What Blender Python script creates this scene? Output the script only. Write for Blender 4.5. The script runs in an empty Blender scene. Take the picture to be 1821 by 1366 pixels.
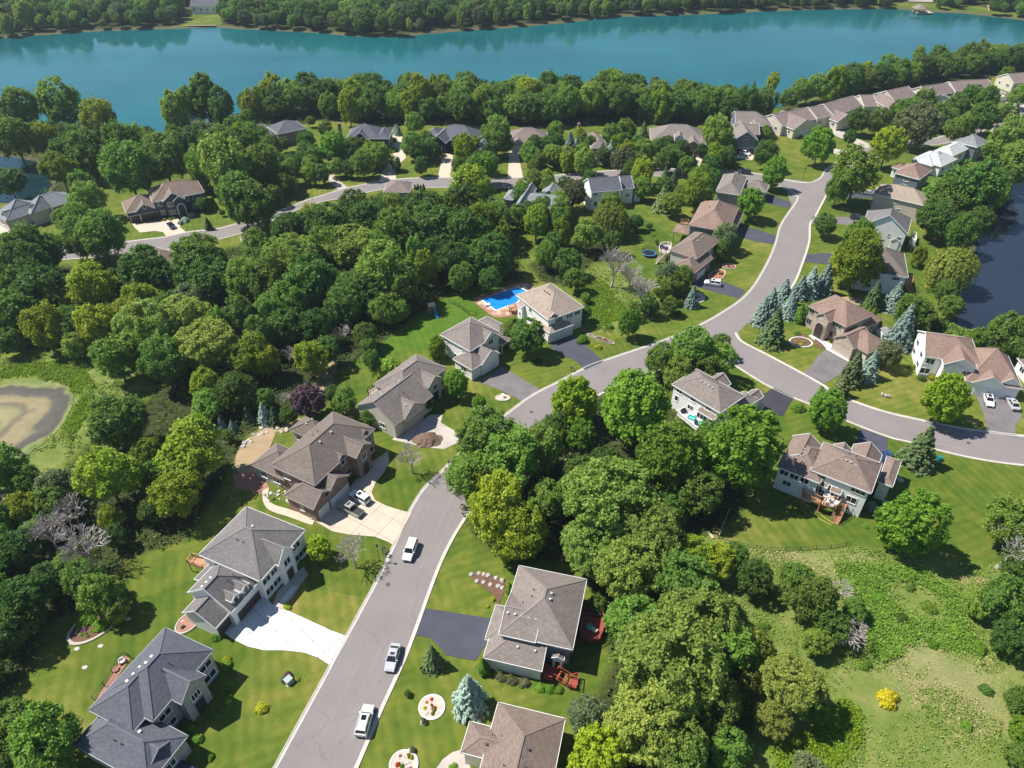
import bpy, math, random
import numpy as np
from mathutils import Vector
from mathutils.geometry import tessellate_polygon

random.seed(7)
S = bpy.context.scene
COL = S.collection

# ------------------------------------------------------------------ camera
EYE_H = 104.0                       # metres above the street
PITCH = math.radians(38.0)
FOC = 1264.0                        # survey focal length (1821 wide plate)
cam = bpy.data.cameras.new('drone_camera')
cam.sensor_width = 36.0
cam.lens = 36.0 * FOC / 1821.0
cam.clip_start = 1.0
cam.clip_end = 6000.0
cam_o = bpy.data.objects.new('drone_camera', cam)
cam_o.location = (0, 0, EYE_H)
cam_o.rotation_euler = (math.radians(90) - PITCH, 0, 0)
COL.objects.link(cam_o)
S.camera = cam_o

# ------------------------------------------------------------------ daylight
SUN_EL, SUN_AZ = 55.0, 168.0        # degrees; azimuth of the sun counted from +x
W = bpy.data.worlds.new('World')
S.world = W
W.use_nodes = True
wn = W.node_tree.nodes
sky = wn.new('ShaderNodeTexSky')
sky.sky_type = 'NISHITA'
sky.sun_disc = False
sky.sun_elevation = math.radians(SUN_EL)
sky.sun_rotation = math.radians(90.0 - SUN_AZ)
sky.air_density = 1.0
sky.dust_density = 0.3
sky.ozone_density = 5.0
bg = wn['Background']
bg.inputs['Strength'].default_value = 0.078
W.node_tree.links.new(sky.outputs['Color'], bg.inputs['Color'])
sun = bpy.data.lights.new('sun', 'SUN')
sun.energy = 5.0
sun.angle = math.radians(0.5)
sun.color = (1.0, 0.955, 0.88)
sun_o = bpy.data.objects.new('sun', sun)
sd = Vector((math.cos(math.radians(SUN_AZ)) * math.cos(math.radians(SUN_EL)),
             math.sin(math.radians(SUN_AZ)) * math.cos(math.radians(SUN_EL)), math.sin(math.radians(SUN_EL))))
sun_o.rotation_euler = sd.to_track_quat('Z', 'Y').to_euler()
sun_o.location = (-60, 60, 150)
COL.objects.link(sun_o)
S.view_settings.view_transform = 'Standard'
S.view_settings.look = 'None'
S.view_settings.exposure = 0.64
S.view_settings.gamma = 1.0
S.view_settings.use_curve_mapping = False
S.cycles.max_bounces = 6
S.cycles.diffuse_bounces = 3
S.cycles.glossy_bounces = 3
S.cycles.transmission_bounces = 3
S.cycles.transparent_max_bounces = 4
S.cycles.use_denoising = True

# ------------------------------------------------------------------ site survey
def at(p, z=0.0):
    """plan position (metres) of a point surveyed from the aerial plate, standing at height z"""
    a = (p[0] - 910.5) / FOC
    b = (p[1] - 683.0) / FOC
    dy = math.cos(PITCH) - b * math.sin(PITCH)
    dz = -math.sin(PITCH) - b * math.cos(PITCH)
    t = (z - EYE_H) / dz
    return Vector((a * t, dy * t, z))

def plate(x0, y0, k):
    return lambda *p: [(x0 + p[i] / k, y0 + p[i + 1] / k) for i in range(0, len(p), 2)]

def px(*p):
    return [(p[i], p[i + 1]) for i in range(0, len(p), 2)]

T00 = plate(0, 0, 3.9587); T01 = plate(455, 0, 3.9587); T02 = plate(910, 0, 3.9587); T03 = plate(1361, 0, 3.9587)
T10 = plate(0, 340, 3.9587); T11 = plate(455, 340, 3.9587); T12 = plate(910, 340, 3.9587); T13 = plate(1361, 340, 3.9587)
T20 = plate(0, 680, 3.9587); T21 = plate(455, 680, 3.9587); T22 = plate(910, 680, 3.9587); T23 = plate(1361, 680, 3.9587)
T30 = plate(0, 1021, 3.9587); T31 = plate(455, 1021, 3.9587); T32 = plate(910, 1021, 3.9587); T33 = plate(1361, 1021, 3.9587)
ZA = plate(840, 980, 7.004); ZB = plate(840, 1120, 7.004); ZC = plate(300, 880, 7.004); ZE = plate(420, 720, 7.004)
ZR = plate(1360, 750, 7.004); ZD = plate(120, 1100, 6.504); ZW = plate(1590, 570, 7.883); ZF = plate(640, 600, 9.105)
Z6 = plate(880, 480, 10.117); Z5 = plate(770, 550, 10.117); Z7 = plate(1150, 380, 10.117); ZK = plate(1400, 500, 9.105)
ZL = plate(1170, 640, 9.105); ZM = plate(1500, 340, 9.105); ZN = plate(300, 1040, 9.105)
FA = plate(0, 310, 9.105); FB = plate(200, 310, 9.105); FC = plate(460, 200, 7.5875); FD = plate(680, 200, 7.5875)
FE = plate(880, 200, 7.5875); FF = plate(1100, 190, 7.5875); FG = plate(1290, 140, 6.744); FH = plate(1551, 120, 6.744)

# ------------------------------------------------------------------ object helpers
def tag(o, label=None, cat=None, group=None, kind=None):
    if label: o['label'] = label
    if cat: o['category'] = cat
    if group: o['group'] = group
    if kind: o['kind'] = kind
    return o

def link(name, data, parent=None):
    o = bpy.data.objects.new(name, data)
    COL.objects.link(o)
    if parent is not None:
        o.parent = parent
    return o

def thing(name, label, cat, loc, rot=0.0, group=None):
    o = link(name, None)
    o.empty_display_size = 0.5
    o.location = loc
    o.rotation_euler = (0, 0, rot)
    return tag(o, label, cat, group)

class MB:
    """collects faces for one mesh object"""
    def __init__(s):
        s.v, s.f, s.mi, s.uv = [], [], [], []
    def face(s, pts, mi=0, uv=None):
        n = len(s.v)
        s.v.extend([tuple(p) for p in pts])
        s.f.append(tuple(range(n, n + len(pts))))
        s.mi.append(mi)
        s.uv.append(uv)
    def box(s, x0, x1, y0, y1, z0, z1, mi=0):
        n = len(s.v)
        s.v += [(x0, y0, z0), (x1, y0, z0), (x1, y1, z0), (x0, y1, z0), (x0, y0, z1), (x1, y0, z1), (x1, y1, z1), (x0, y1, z1)]
        for q in ((0, 3, 2, 1), (4, 5, 6, 7), (0, 1, 5, 4), (1, 2, 6, 5), (2, 3, 7, 6), (3, 0, 4, 7)):
            s.f.append(tuple(n + i for i in q)); s.mi.append(mi); s.uv.append(None)
        return s
    def beam(s, p, q, w, h, mi=0):
        """a bar of rectangular section from p to q"""
        p, q = Vector(p), Vector(q)
        d = (q - p).normalized()
        side = d.cross(Vector((0, 0, 1)))
        if side.length < 1e-3: side = Vector((1, 0, 0))
        side.normalize()
        up = side.cross(d).normalized()
        a, b = side * (w / 2), up * (h / 2)
        n = len(s.v)
        for c in (p, q):
            s.v += [tuple(c - a - b), tuple(c + a - b), tuple(c + a + b), tuple(c - a + b)]
        for t in ((0, 1, 2, 3), (7, 6, 5, 4), (0, 4, 5, 1), (1, 5, 6, 2), (2, 6, 7, 3), (3, 7, 4, 0)):
            s.f.append(tuple(n + i for i in t)); s.mi.append(mi); s.uv.append(None)
        return s
    def tube(s, pts, rad, n=6, mi=0, cap=True):
        pts = [Vector(p) for p in pts]
        if not isinstance(rad, (list, tuple)): rad = [rad] * len(pts)
        base = len(s.v)
        for i, p in enumerate(pts):
            d = (pts[min(i + 1, len(pts) - 1)] - pts[max(i - 1, 0)])
            d.normalize()
            a = d.orthogonal().normalized()
            if abs(d.z) < 0.9:
                a = d.cross(Vector((0, 0, 1))).normalized()
            else:
                a = Vector((1, 0, 0)) - d * d.x; a.normalize()
            b = d.cross(a)
            for k in range(n):
                t = 2 * math.pi * k / n
                s.v.append(tuple(p + (a * math.cos(t) + b * math.sin(t)) * rad[i]))
        for i in range(len(pts) - 1):
            for k in range(n):
                a0 = base + i * n + k; a1 = base + i * n + (k + 1) % n
                s.f.append((a0, a1, a1 + n, a0 + n)); s.mi.append(mi); s.uv.append(None)
        if cap:
            s.f.append(tuple(base + (len(pts) - 1) * n + k for k in range(n))); s.mi.append(mi); s.uv.append(None)
            s.f.append(tuple(base + k for k in reversed(range(n)))); s.mi.append(mi); s.uv.append(None)
        return s
    def lathe(s, prof, n=12, c=(0, 0, 0), mi=0, sx=1.0, sy=1.0):
        base = len(s.v)
        for r, z in prof:
            for k in range(n):
                t = 2 * math.pi * k / n
                s.v.append((c[0] + r * sx * math.cos(t), c[1] + r * sy * math.sin(t), c[2] + z))
        for i in range(len(prof) - 1):
            for k in range(n):
                a0 = base + i * n + k; a1 = base + i * n + (k + 1) % n
                s.f.append((a0, a1, a1 + n, a0 + n)); s.mi.append(mi); s.uv.append(None)
        s.f.append(tuple(base + (len(prof) - 1) * n + k for k in range(n))); s.mi.append(mi); s.uv.append(None)
        return s
    def plan(s, poly, z0, z1, mi=0):
        """extrude a plan polygon (may be concave)"""
        P2 = [Vector((p[0], p[1], 0)) for p in poly]
        area = sum(P2[i].x * P2[(i + 1) % len(P2)].y - P2[(i + 1) % len(P2)].x * P2[i].y for i in range(len(P2)))
        if area < 0: P2.reverse()
        n = len(s.v)
        m = len(P2)
        s.v += [(p.x, p.y, z1) for p in P2]
        for t in tessellate_polygon([P2]):
            a, b, c = (P2[i] for i in t)
            if (b - a).cross(c - a).z < 0: t = (t[0], t[2], t[1])
            s.f.append(tuple(n + i for i in t)); s.mi.append(mi); s.uv.append(None)
        if z0 is not None:
            s.v += [(p.x, p.y, z0) for p in P2]
            for i in range(m):
                j = (i + 1) % m
                s.f.append((n + i, n + m + i, n + m + j, n + j)); s.mi.append(mi); s.uv.append(None)
        return s
    def mesh(s, name, mats, smooth=False):
        me = bpy.data.meshes.new(name)
        me.from_pydata(s.v, [], s.f)
        for m in (mats if isinstance(mats, (list, tuple)) else [mats]):
            me.materials.append(m)
        if any(s.mi): me.polygons.foreach_set('material_index', s.mi)
        if any(u is not None for u in s.uv):
            lay = me.uv_layers.new(name='UVMap')
            k = 0
            for f, u in zip(s.f, s.uv):
                for j in range(len(f)):
                    if u is not None: lay.data[k].uv = u[j]
                    k += 1
        if smooth: me.polygons.foreach_set('use_smooth', [True] * len(s.f))
        me.update()
        return me
    def obj(s, name, mats, parent=None, smooth=False):
        return link(name, s.mesh(name, mats, smooth), parent)

def smooth_line(pts, step=2.0, closed=False):
    """Catmull-Rom through plan points"""
    P = [Vector((p[0], p[1])) for p in pts]
    n = len(P)
    out = []
    rng = range(n if closed else n - 1)
    for i in rng:
        p1, p2 = P[i], P[(i + 1) % n]
        p0 = P[(i - 1) % n] if (closed or i > 0) else p1 * 2 - p2
        p3 = P[(i + 2) % n] if (closed or i + 2 < n) else p2 * 2 - p1
        L = (p2 - p1).length
        k = max(1, min(24, int(L / step)))
        for j in range(k):
            t = j / k
            out.append(0.5 * ((2 * p1) + (p2 - p0) * t + (2 * p0 - 5 * p1 + 4 * p2 - p3) * t * t + (3 * p1 - p0 - 3 * p2 + p3) * t ** 3))
    if not closed: out.append(P[-1])
    return out

def ground(ptlist):
    return [at(p).xy for p in ptlist]

def inside(poly, x, y):
    """vectorised point-in-polygon"""
    x = np.asarray(x, float); y = np.asarray(y, float)
    r = np.zeros(x.shape, bool)
    n = len(poly)
    for i in range(n):
        x1, y1 = poly[i][0], poly[i][1]; x2, y2 = poly[(i + 1) % n][0], poly[(i + 1) % n][1]
        c = ((y1 > y) != (y2 > y))
        if y1 != y2:
            r ^= c & (x < (x2 - x1) * (y - y1) / (y2 - y1) + x1)
    return r

def edge_dist(poly, x, y):
    x = np.asarray(x, float); y = np.asarray(y, float)
    d = np.full(x.shape, 1e9)
    n = len(poly)
    for i in range(n):
        x1, y1 = poly[i][0], poly[i][1]; x2, y2 = poly[(i + 1) % n][0], poly[(i + 1) % n][1]
        L2 = (x2 - x1) ** 2 + (y2 - y1) ** 2 + 1e-9
        t = np.clip(((x - x1) * (x2 - x1) + (y - y1) * (y2 - y1)) / L2, 0, 1)
        d = np.minimum(d, np.hypot(x - x1 - t * (x2 - x1), y - y1 - t * (y2 - y1)))
    return d

# ------------------------------------------------------------------ materials
MATS = {}
def newmat(name):
    m = bpy.data.materials.new(name)
    m.use_nodes = True
    nt = m.node_tree
    b = nt.nodes['Principled BSDF']
    return m, nt, b

def N(nt, kind, **kw):
    n = nt.nodes.new(kind)
    for k, v in kw.items():
        if k.startswith('i_'):
            n.inputs[k[2:].replace('_', ' ')].default_value = v
        else:
            setattr(n, k, v)
    return n

def rgb(c):
    return (c[0], c[1], c[2], 1.0)

def ramp(nt, src, stops):
    r = nt.nodes.new('ShaderNodeValToRGB')
    el = r.color_ramp.elements
    while len(el) < len(stops): el.new(0.5)
    for e, (p, c) in zip(el, stops):
        e.position = p
        e.color = rgb(c) if len(c) == 3 else c
    nt.links.new(src, r.inputs['Fac'])
    return r.outputs['Color']

def mixc(nt, fac, a, b, mode='MIX'):
    m = nt.nodes.new('ShaderNodeMix')
    m.data_type = 'RGBA'
    m.blend_type = mode
    for sock, v in ((m.inputs[0], fac), (m.inputs[6], a), (m.inputs[7], b)):
        if isinstance(v, bpy.types.NodeSocket): nt.links.new(v, sock)
        elif isinstance(v, (int, float)): sock.default_value = v
        else: sock.default_value = rgb(v)
    return m.outputs[2]

def mth(nt, op, a, b=None, c=None, clamp=False):
    m = nt.nodes.new('ShaderNodeMath')
    m.operation = op
    m.use_clamp = clamp
    for i, v in enumerate((a, b, c)):
        if v is None: continue
        if isinstance(v, bpy.types.NodeSocket): nt.links.new(v, m.inputs[i])
        else: m.inputs[i].default_value = v
    return m.outputs[0]

def noise(nt, vec, scale, detail=4, rough=0.55):
    n = N(nt, 'ShaderNodeTexNoise')
    n.inputs['Scale'].default_value = scale
    n.inputs['Detail'].default_value = detail
    n.inputs['Roughness'].default_value = rough
    if vec is not None: nt.links.new(vec, n.inputs['Vector'])
    return n.outputs['Fac']

def bump(nt, b, h, strength=0.4, dist=0.02):
    n = N(nt, 'ShaderNodeBump')
    n.inputs['Strength'].default_value = strength
    n.inputs['Distance'].default_value = dist
    nt.links.new(h, n.inputs['Height'])
    nt.links.new(n.outputs['Normal'], b.inputs['Normal'])

def plain(name, c, rough=0.6, metal=0.0, var=0.12, scale=3.0, spec=0.4):
    if name in MATS: return MATS[name]
    m, nt, b = newmat(name)
    g = N(nt, 'ShaderNodeNewGeometry')
    f = noise(nt, g.outputs['Position'], scale, 5)
    col = ramp(nt, f, [(0.25, [x * (1 - var) for x in c]), (0.75, [min(1, x * (1 + var)) for x in c])])
    nt.links.new(col, b.inputs['Base Color'])
    b.inputs['Roughness'].default_value = rough
    b.inputs['Metallic'].default_value = metal
    b.inputs['Specular IOR Level'].default_value = spec
    MATS[name] = m
    return m

def paint(name, c, rough=0.25, coat=0.6):
    if name in MATS: return MATS[name]
    m, nt, b = newmat(name)
    b.inputs['Base Color'].default_value = rgb(c)
    b.inputs['Roughness'].default_value = rough
    b.inputs['Coat Weight'].default_value = coat
    b.inputs['Coat Roughness'].default_value = 0.08
    MATS[name] = m
    return m

SHC = {}
def shingle(name, c, c2=None):
    """asphalt shingles: courses from the roof's own uv (metres), tab-to-tab variation, streaks"""
    SHC[name] = c
    if name in MATS: return MATS[name]
    m, nt, b = newmat(name)
    uv = N(nt, 'ShaderNodeUVMap')
    g = N(nt, 'ShaderNodeNewGeometry')
    br = N(nt, 'ShaderNodeTexBrick')
    br.offset = 0.37
    br.inputs['Scale'].default_value = 1.0
    br.inputs['Brick Width'].default_value = 0.42
    br.inputs['Row Height'].default_value = 0.2
    br.inputs['Mortar Size'].default_value = 0.022
    br.inputs['Mortar Smooth'].default_value = 0.3
    br.inputs['Bias'].default_value = 0.0
    br.inputs['Color1'].default_value = rgb([x * 0.8 for x in c])
    br.inputs['Color2'].default_value = rgb([x * 1.17 for x in (c2 or c)])
    br.inputs['Mortar'].default_value = rgb([x * 0.7 for x in c])
    nt.links.new(uv.outputs['UV'], br.inputs['Vector'])
    f1 = noise(nt, g.outputs['Position'], 0.35, 4)
    f2 = noise(nt, g.outputs['Position'], 6.0, 6, 0.7)
    col = mixc(nt, 1.0, br.outputs['Color'], ramp(nt, f1, [(0.3, (0.9, 0.9, 0.91)), (0.7, (1.08, 1.07, 1.06))]), 'MULTIPLY')
    col = mixc(nt, 1.0, col, ramp(nt, f2, [(0.25, (0.85, 0.85, 0.85)), (0.75, (1.15, 1.15, 1.14))]), 'MULTIPLY')
    nt.links.new(col, b.inputs['Base Color'])
    b.inputs['Roughness'].default_value = 0.92
    b.inputs['Specular IOR Level'].default_value = 0.25
    bump(nt, b, br.outputs['Fac'], 0.5, 0.012)
    MATS[name] = m
    return m

def siding(name, c, rough=0.55):
    """lap siding: narrow shadow line each course"""
    if name in MATS: return MATS[name]
    m, nt, b = newmat(name)
    g = N(nt, 'ShaderNodeNewGeometry')
    sp = N(nt, 'ShaderNodeSeparateXYZ')
    nt.links.new(g.outputs['Position'], sp.inputs[0])
    fr = mth(nt, 'FRACT', mth(nt, 'MULTIPLY', sp.outputs['Z'], 5.0))
    f = noise(nt, g.outputs['Position'], 0.9, 4)
    col = ramp(nt, f, [(0.25, [x * 0.9 for x in c]), (0.75, [min(1, x * 1.06) for x in c])])
    col = mixc(nt, 1.0, col, ramp(nt, fr, [(0.0, (0.7, 0.7, 0.72)), (0.14, (1, 1, 1)), (1.0, (1, 1, 1))]), 'MULTIPLY')
    nt.links.new(col, b.inputs['Base Color'])
    b.inputs['Roughness'].default_value = rough
    bump(nt, b, fr, 0.3, 0.015)
    MATS[name] = m
    return m

def masonry(name, c, c2, mortar, w=0.4, h=0.18):
    if name in MATS: return MATS[name]
    m, nt, b = newmat(name)
    g = N(nt, 'ShaderNodeNewGeometry')
    sp = N(nt, 'ShaderNodeSeparateXYZ')
    nt.links.new(g.outputs['Position'], sp.inputs[0])
    cb = N(nt, 'ShaderNodeCombineXYZ')
    nt.links.new(mth(nt, 'ADD', sp.outputs['X'], mth(nt, 'MULTIPLY', sp.outputs['Y'], 0.9)), cb.inputs[0])
    nt.links.new(sp.outputs['Z'], cb.inputs[1])
    br = N(nt, 'ShaderNodeTexBrick')
    br.inputs['Scale'].default_value = 1.0
    br.inputs['Brick Width'].default_value = w
    br.inputs['Row Height'].default_value = h
    br.inputs['Mortar Size'].default_value = 0.02
    br.inputs['Color1'].default_value = rgb(c)
    br.inputs['Color2'].default_value = rgb(c2)
    br.inputs['Mortar'].default_value = rgb(mortar)
    nt.links.new(cb.outputs[0], br.inputs['Vector'])
    f = noise(nt, g.outputs['Position'], 1.2, 5)
    col = mixc(nt, 1.0, br.outputs['Color'], ramp(nt, f, [(0.25, (0.75, 0.75, 0.75)), (0.75, (1.25, 1.22, 1.2))]), 'MULTIPLY')
    nt.links.new(col, b.inputs['Base Color'])
    b.inputs['Roughness'].default_value = 0.85
    bump(nt, b, br.outputs['Fac'], -0.4, 0.015)
    MATS[name] = m
    return m

def paving(name, c, var=0.12, scale=0.25, crack=None, grain=14.0, rough=0.88):
    """concrete and asphalt: broad wear, fine aggregate"""
    if name in MATS: return MATS[name]
    m, nt, b = newmat(name)
    g = N(nt, 'ShaderNodeNewGeometry')
    f1 = noise(nt, g.outputs['Position'], scale, 5, 0.6)
    f2 = noise(nt, g.outputs['Position'], grain, 4, 0.8)
    col = ramp(nt, f1, [(0.3, [x * (1 - var) for x in c]), (0.7, [x * (1 + var) for x in c])])
    col = mixc(nt, 1.0, col, ramp(nt, f2, [(0.25, (0.86, 0.86, 0.86)), (0.75, (1.14, 1.14, 1.14))]), 'MULTIPLY')
    if crack:
        vo = N(nt, 'ShaderNodeTexVoronoi', feature='DISTANCE_TO_EDGE')
        vo.inputs['Scale'].default_value = crack
        nv = N(nt, 'ShaderNodeTexNoise'); nv.inputs['Scale'].default_value = 0.8
        nt.links.new(g.outputs['Position'], nv.inputs['Vector'])
        va = N(nt, 'ShaderNodeVectorMath', operation='ADD')
        nt.links.new(g.outputs['Position'], va.inputs[0]); nt.links.new(nv.outputs['Color'], va.inputs[1])
        nt.links.new(va.outputs[0], vo.inputs['Vector'])
        col = mixc(nt, 1.0, col, ramp(nt, vo.outputs['Distance'], [(0.0, (0.72, 0.72, 0.73)), (0.006, (0.86, 0.86, 0.86)), (0.012, (1, 1, 1))]), 'MULTIPLY')
    nt.links.new(col, b.inputs['Base Color'])
    b.inputs['Roughness'].default_value = rough
    b.inputs['Specular IOR Level'].default_value = 0.3
    bump(nt, b, f2, 0.25, 0.01)
    MATS[name] = m
    return m

LEAF_GAIN = (2.85, 2.85, 1.85)
def leafmat(name, c, c2, c3=None, trans=0.38):
    """foliage: colour differs from leaf spray to leaf spray and from tree to tree"""
    if name in MATS: return MATS[name]
    m = bpy.data.materials.new(name)
    m.use_nodes = True
    nt = m.node_tree
    nt.nodes.clear()
    out = N(nt, 'ShaderNodeOutputMaterial')
    g = N(nt, 'ShaderNodeNewGeometry')
    oi = N(nt, 'ShaderNodeObjectInfo')
    tc = N(nt, 'ShaderNodeTexCoord')
    f = noise(nt, tc.outputs['Object'], 3.2, 3)
    k = mth(nt, 'ADD', mth(nt, 'MULTIPLY', g.outputs['Random Per Island'], 0.55), mth(nt, 'MULTIPLY', f, 0.6))
    k = mth(nt, 'ADD', k, mth(nt, 'MULTIPLY', mth(nt, 'SUBTRACT', oi.outputs['Random'], 0.5), 0.35), clamp=True)
    c, c2 = ([min(.75, x * k_) for x, k_ in zip(q, LEAF_GAIN)] for q in (c, c2))
    if c3: c3 = [min(.75, x * k_) for x, k_ in zip(c3, LEAF_GAIN)]
    stops = [(0.12, c), (0.85, c2)]
    if c3: stops = [(0.1, c), (0.62, c2), (0.95, c3)]
    col = ramp(nt, k, stops)
    hs = N(nt, 'ShaderNodeHueSaturation')
    nt.links.new(mth(nt, 'ADD', 0.482, mth(nt, 'MULTIPLY', mth(nt, 'FRACT', mth(nt, 'MULTIPLY', oi.outputs['Random'], 7.31)), 0.036)), hs.inputs['Hue'])
    nt.links.new(mth(nt, 'ADD', 0.9, mth(nt, 'MULTIPLY', oi.outputs['Random'], 0.42)), hs.inputs['Value'])
    nt.links.new(col, hs.inputs['Color'])
    d = N(nt, 'ShaderNodeBsdfPrincipled')
    d.inputs['Roughness'].default_value = 0.6
    d.inputs['Specular IOR Level'].default_value = 0.22
    nt.links.new(hs.outputs['Color'], d.inputs['Base Color'])
    t = N(nt, 'ShaderNodeBsdfTranslucent')
    tcol = mixc(nt, 1.0, hs.outputs['Color'], (1.15, 1.3, 0.5), 'MULTIPLY')
    nt.links.new(tcol, t.inputs['Color'])
    mx = N(nt, 'ShaderNodeMixShader')
    mx.inputs[0].default_value = trans
    nt.links.new(d.outputs[0], mx.inputs[1]); nt.links.new(t.outputs[0], mx.inputs[2])
    nt.links.new(mx.outputs[0], out.inputs['Surface'])
    MATS[name] = m
    return m
# ------------------------------------------------------------------ water bodies (shorelines from the plate)
LAKE = ground(px(-420,70, -200,72, 0,66, 60,61, 170,53, 330,48, 380,46, 420,49, 500,53, 560,56, 640,63, 700,64, 760,58, 830,52, 900,48, 1000,39, 1100,28,
    1230,24, 1361,18, 1450,15, 1580,13, 1625,16, 1660,19, 1720,22, 1821,34, 1960,52, 2200,80, 2200,86, 1950,92, 1821,98, 1725,108, 1624,122, 1571,138, 1480,158, 1390,186,
    1340,196, 1240,186, 1100,178, 900,174, 700,174, 560,176, 450,190, 375,212, 305,236, 280,262, 235,256, 190,242, 60,226, -60,220, -420,215))
POND_W = ground(px(-160,272, 20,276, 62,284, 84,300, 90,322, 78,345, 20,356, -160,352))
POND_E = ground(px(1688,580, 1697,560, 1706,536, 1703,514, 1724,498, 1731,462, 1740,425, 1752,392, 1775,352, 1802,326, 1900,300, 2010,420, 1920,545, 1835,552,
    1800,562, 1764,586, 1727,590))
DRY = smooth_line(ground(px(-60,690, 0,684, 50,676, 102,678, 128,696, 126,726, 104,764, 62,798, 22,826, -60,850)), 2.0, True)

# ------------------------------------------------------------------ ground sheet
def axis_pts(segs):
    out = []
    for a, b, st in segs:
        n = max(1, int(round((b - a) / st)))
        out += [a + (b - a) * i / n for i in range(n)]
    out.append(segs[-1][1])
    return np.array(out)
gx = axis_pts([(-3000, -700, 150), (-700, -260, 12), (-260, -100, 2.0), (-100, 110, 0.9), (110, 260, 2.0), (260, 700, 12), (700, 3000, 150)])
gy = axis_pts([(-200, 30, 12), (30, 190, 0.9), (190, 420, 2.0), (420, 760, 6), (760, 1000, 30), (1000, 4000, 200)])
X, Y = np.meshgrid(gx, gy)
xs, ys = X.ravel(), Y.ravel()
zs = np.zeros_like(xs)
def basin(poly, depth, slope):
    sdist = np.where(inside(poly, xs, ys), -1.0, 1.0) * edge_dist(poly, xs, ys)
    return -depth * np.clip((slope - sdist) / (2 * slope), 0, 1)
zs += basin(LAKE, 2.4, 3.5)
zs += basin(POND_W, 2.0, 2.5)
zs += basin(POND_E, 1.6, 2.0)
zs += basin(DRY, 0.5, 2.5)

def zone(polys, soft):
    v = np.zeros_like(xs)
    for p in polys:
        q = ground(p)
        sdist = np.where(inside(q, xs, ys), 1.0, -1.0) * edge_dist(q, xs, ys)
        v = np.maximum(v, np.clip(0.5 + sdist / (2 * soft), 0, 1))
    return v
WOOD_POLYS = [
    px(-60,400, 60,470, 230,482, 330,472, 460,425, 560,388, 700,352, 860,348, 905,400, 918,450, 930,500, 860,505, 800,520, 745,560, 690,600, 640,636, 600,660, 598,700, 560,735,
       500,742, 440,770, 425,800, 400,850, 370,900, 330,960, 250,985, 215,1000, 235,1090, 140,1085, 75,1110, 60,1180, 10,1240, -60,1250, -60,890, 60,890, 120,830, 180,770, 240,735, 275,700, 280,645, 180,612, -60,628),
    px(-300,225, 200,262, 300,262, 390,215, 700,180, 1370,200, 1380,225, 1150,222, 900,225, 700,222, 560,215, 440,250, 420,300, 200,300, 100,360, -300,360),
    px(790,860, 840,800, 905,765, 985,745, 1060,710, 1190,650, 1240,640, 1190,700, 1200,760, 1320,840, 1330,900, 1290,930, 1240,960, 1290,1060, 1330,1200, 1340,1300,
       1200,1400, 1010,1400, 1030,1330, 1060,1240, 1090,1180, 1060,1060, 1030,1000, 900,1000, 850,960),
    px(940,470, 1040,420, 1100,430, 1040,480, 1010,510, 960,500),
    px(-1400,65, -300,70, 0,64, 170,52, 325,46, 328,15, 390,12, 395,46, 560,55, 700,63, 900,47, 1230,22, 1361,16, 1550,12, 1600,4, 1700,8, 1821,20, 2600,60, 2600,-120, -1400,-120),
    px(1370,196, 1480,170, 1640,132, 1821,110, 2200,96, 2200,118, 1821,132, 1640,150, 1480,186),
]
ROUGH_POLYS = [px(1240,950, 1290,965, 1400,985, 1520,972, 1600,985, 1690,1000, 1760,1010, 1821,990, 2000,960, 2000,1500, 1330,1500, 1345,1300, 1335,1180, 1290,1060),
    px(-60,640, 120,625, 230,640, 265,680, 200,730, 150,790, 60,870, -60,900),
    px(1030,500, 1060,470, 1120,480, 1180,540, 1200,560, 1150,575, 1100,590, 1050,590, 1030,560),
    px(1690,520, 1710,500, 1700,560, 1730,600, 1800,580, 1860,580, 1860,620, 1680,600)]
STRAW_POLYS = [px(1400,985, 1470,990, 1530,985, 1580,1010, 1660,1010, 1640,1030, 1560,1020, 1480,1030, 1430,1010), px(1560,1150, 1640,1140, 1720,1180, 1700,1230, 1640,1260, 1600,1220),
    px(1650,1180, 1760,1170, 1790,1300, 1700,1330), px(1290,965, 1400,985, 1400,1000, 1300,985), px(1530,1020, 1580,1040, 1590,1110, 1550,1090),
    px(1690,1020, 1760,1030, 1780,1060, 1720,1050)]
LUSH_POLYS = [px(1370,1330, 1440,1300, 1500,1240, 1535,1270, 1530,1330, 1480,1366, 1380,1380), px(1045,497, 1075,503, 1120,560, 1060,585, 1040,540), px(-30,655, 140,640, 170,690, 130,700, 60,668, -30,675),
    px(110,760, 150,700, 165,720, 125,790)]
BARE_POLYS = [px(1395,985, 1420,982, 1415,996, 1396,998), px(430,800, 470,770, 520,765, 545,745, 520,745, 470,760, 430,790), px(560,640, 600,640, 590,700, 560,720), px(1470,525, 1530,530, 1560,545, 1500,540),
    px(985,800, 1040,790, 1050,815, 1000,820)]
LAWNY_POLYS = [px(900,500, 930,512, 850,540, 840,600, 780,620, 660,640, 660,600, 740,560, 800,520, 860,500)]   # deep, well watered back lawn
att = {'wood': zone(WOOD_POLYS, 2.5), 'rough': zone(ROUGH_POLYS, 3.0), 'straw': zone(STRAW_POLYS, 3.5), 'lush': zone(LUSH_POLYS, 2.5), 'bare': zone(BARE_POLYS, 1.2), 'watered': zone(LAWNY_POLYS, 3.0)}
nxg, nyg = len(gx), len(gy)
idx = np.arange(nxg * nyg).reshape(nyg, nxg)
quads = np.stack([idx[:-1, :-1], idx[:-1, 1:], idx[1:, 1:], idx[1:, :-1]], -1).reshape(-1, 4)
gme = bpy.data.meshes.new('ground')
gme.vertices.add(len(xs)); gme.vertices.foreach_set('co', np.stack([xs, ys, zs], -1).ravel())
gme.loops.add(quads.size); gme.loops.foreach_set('vertex_index', quads.ravel().astype(np.int32))
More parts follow.
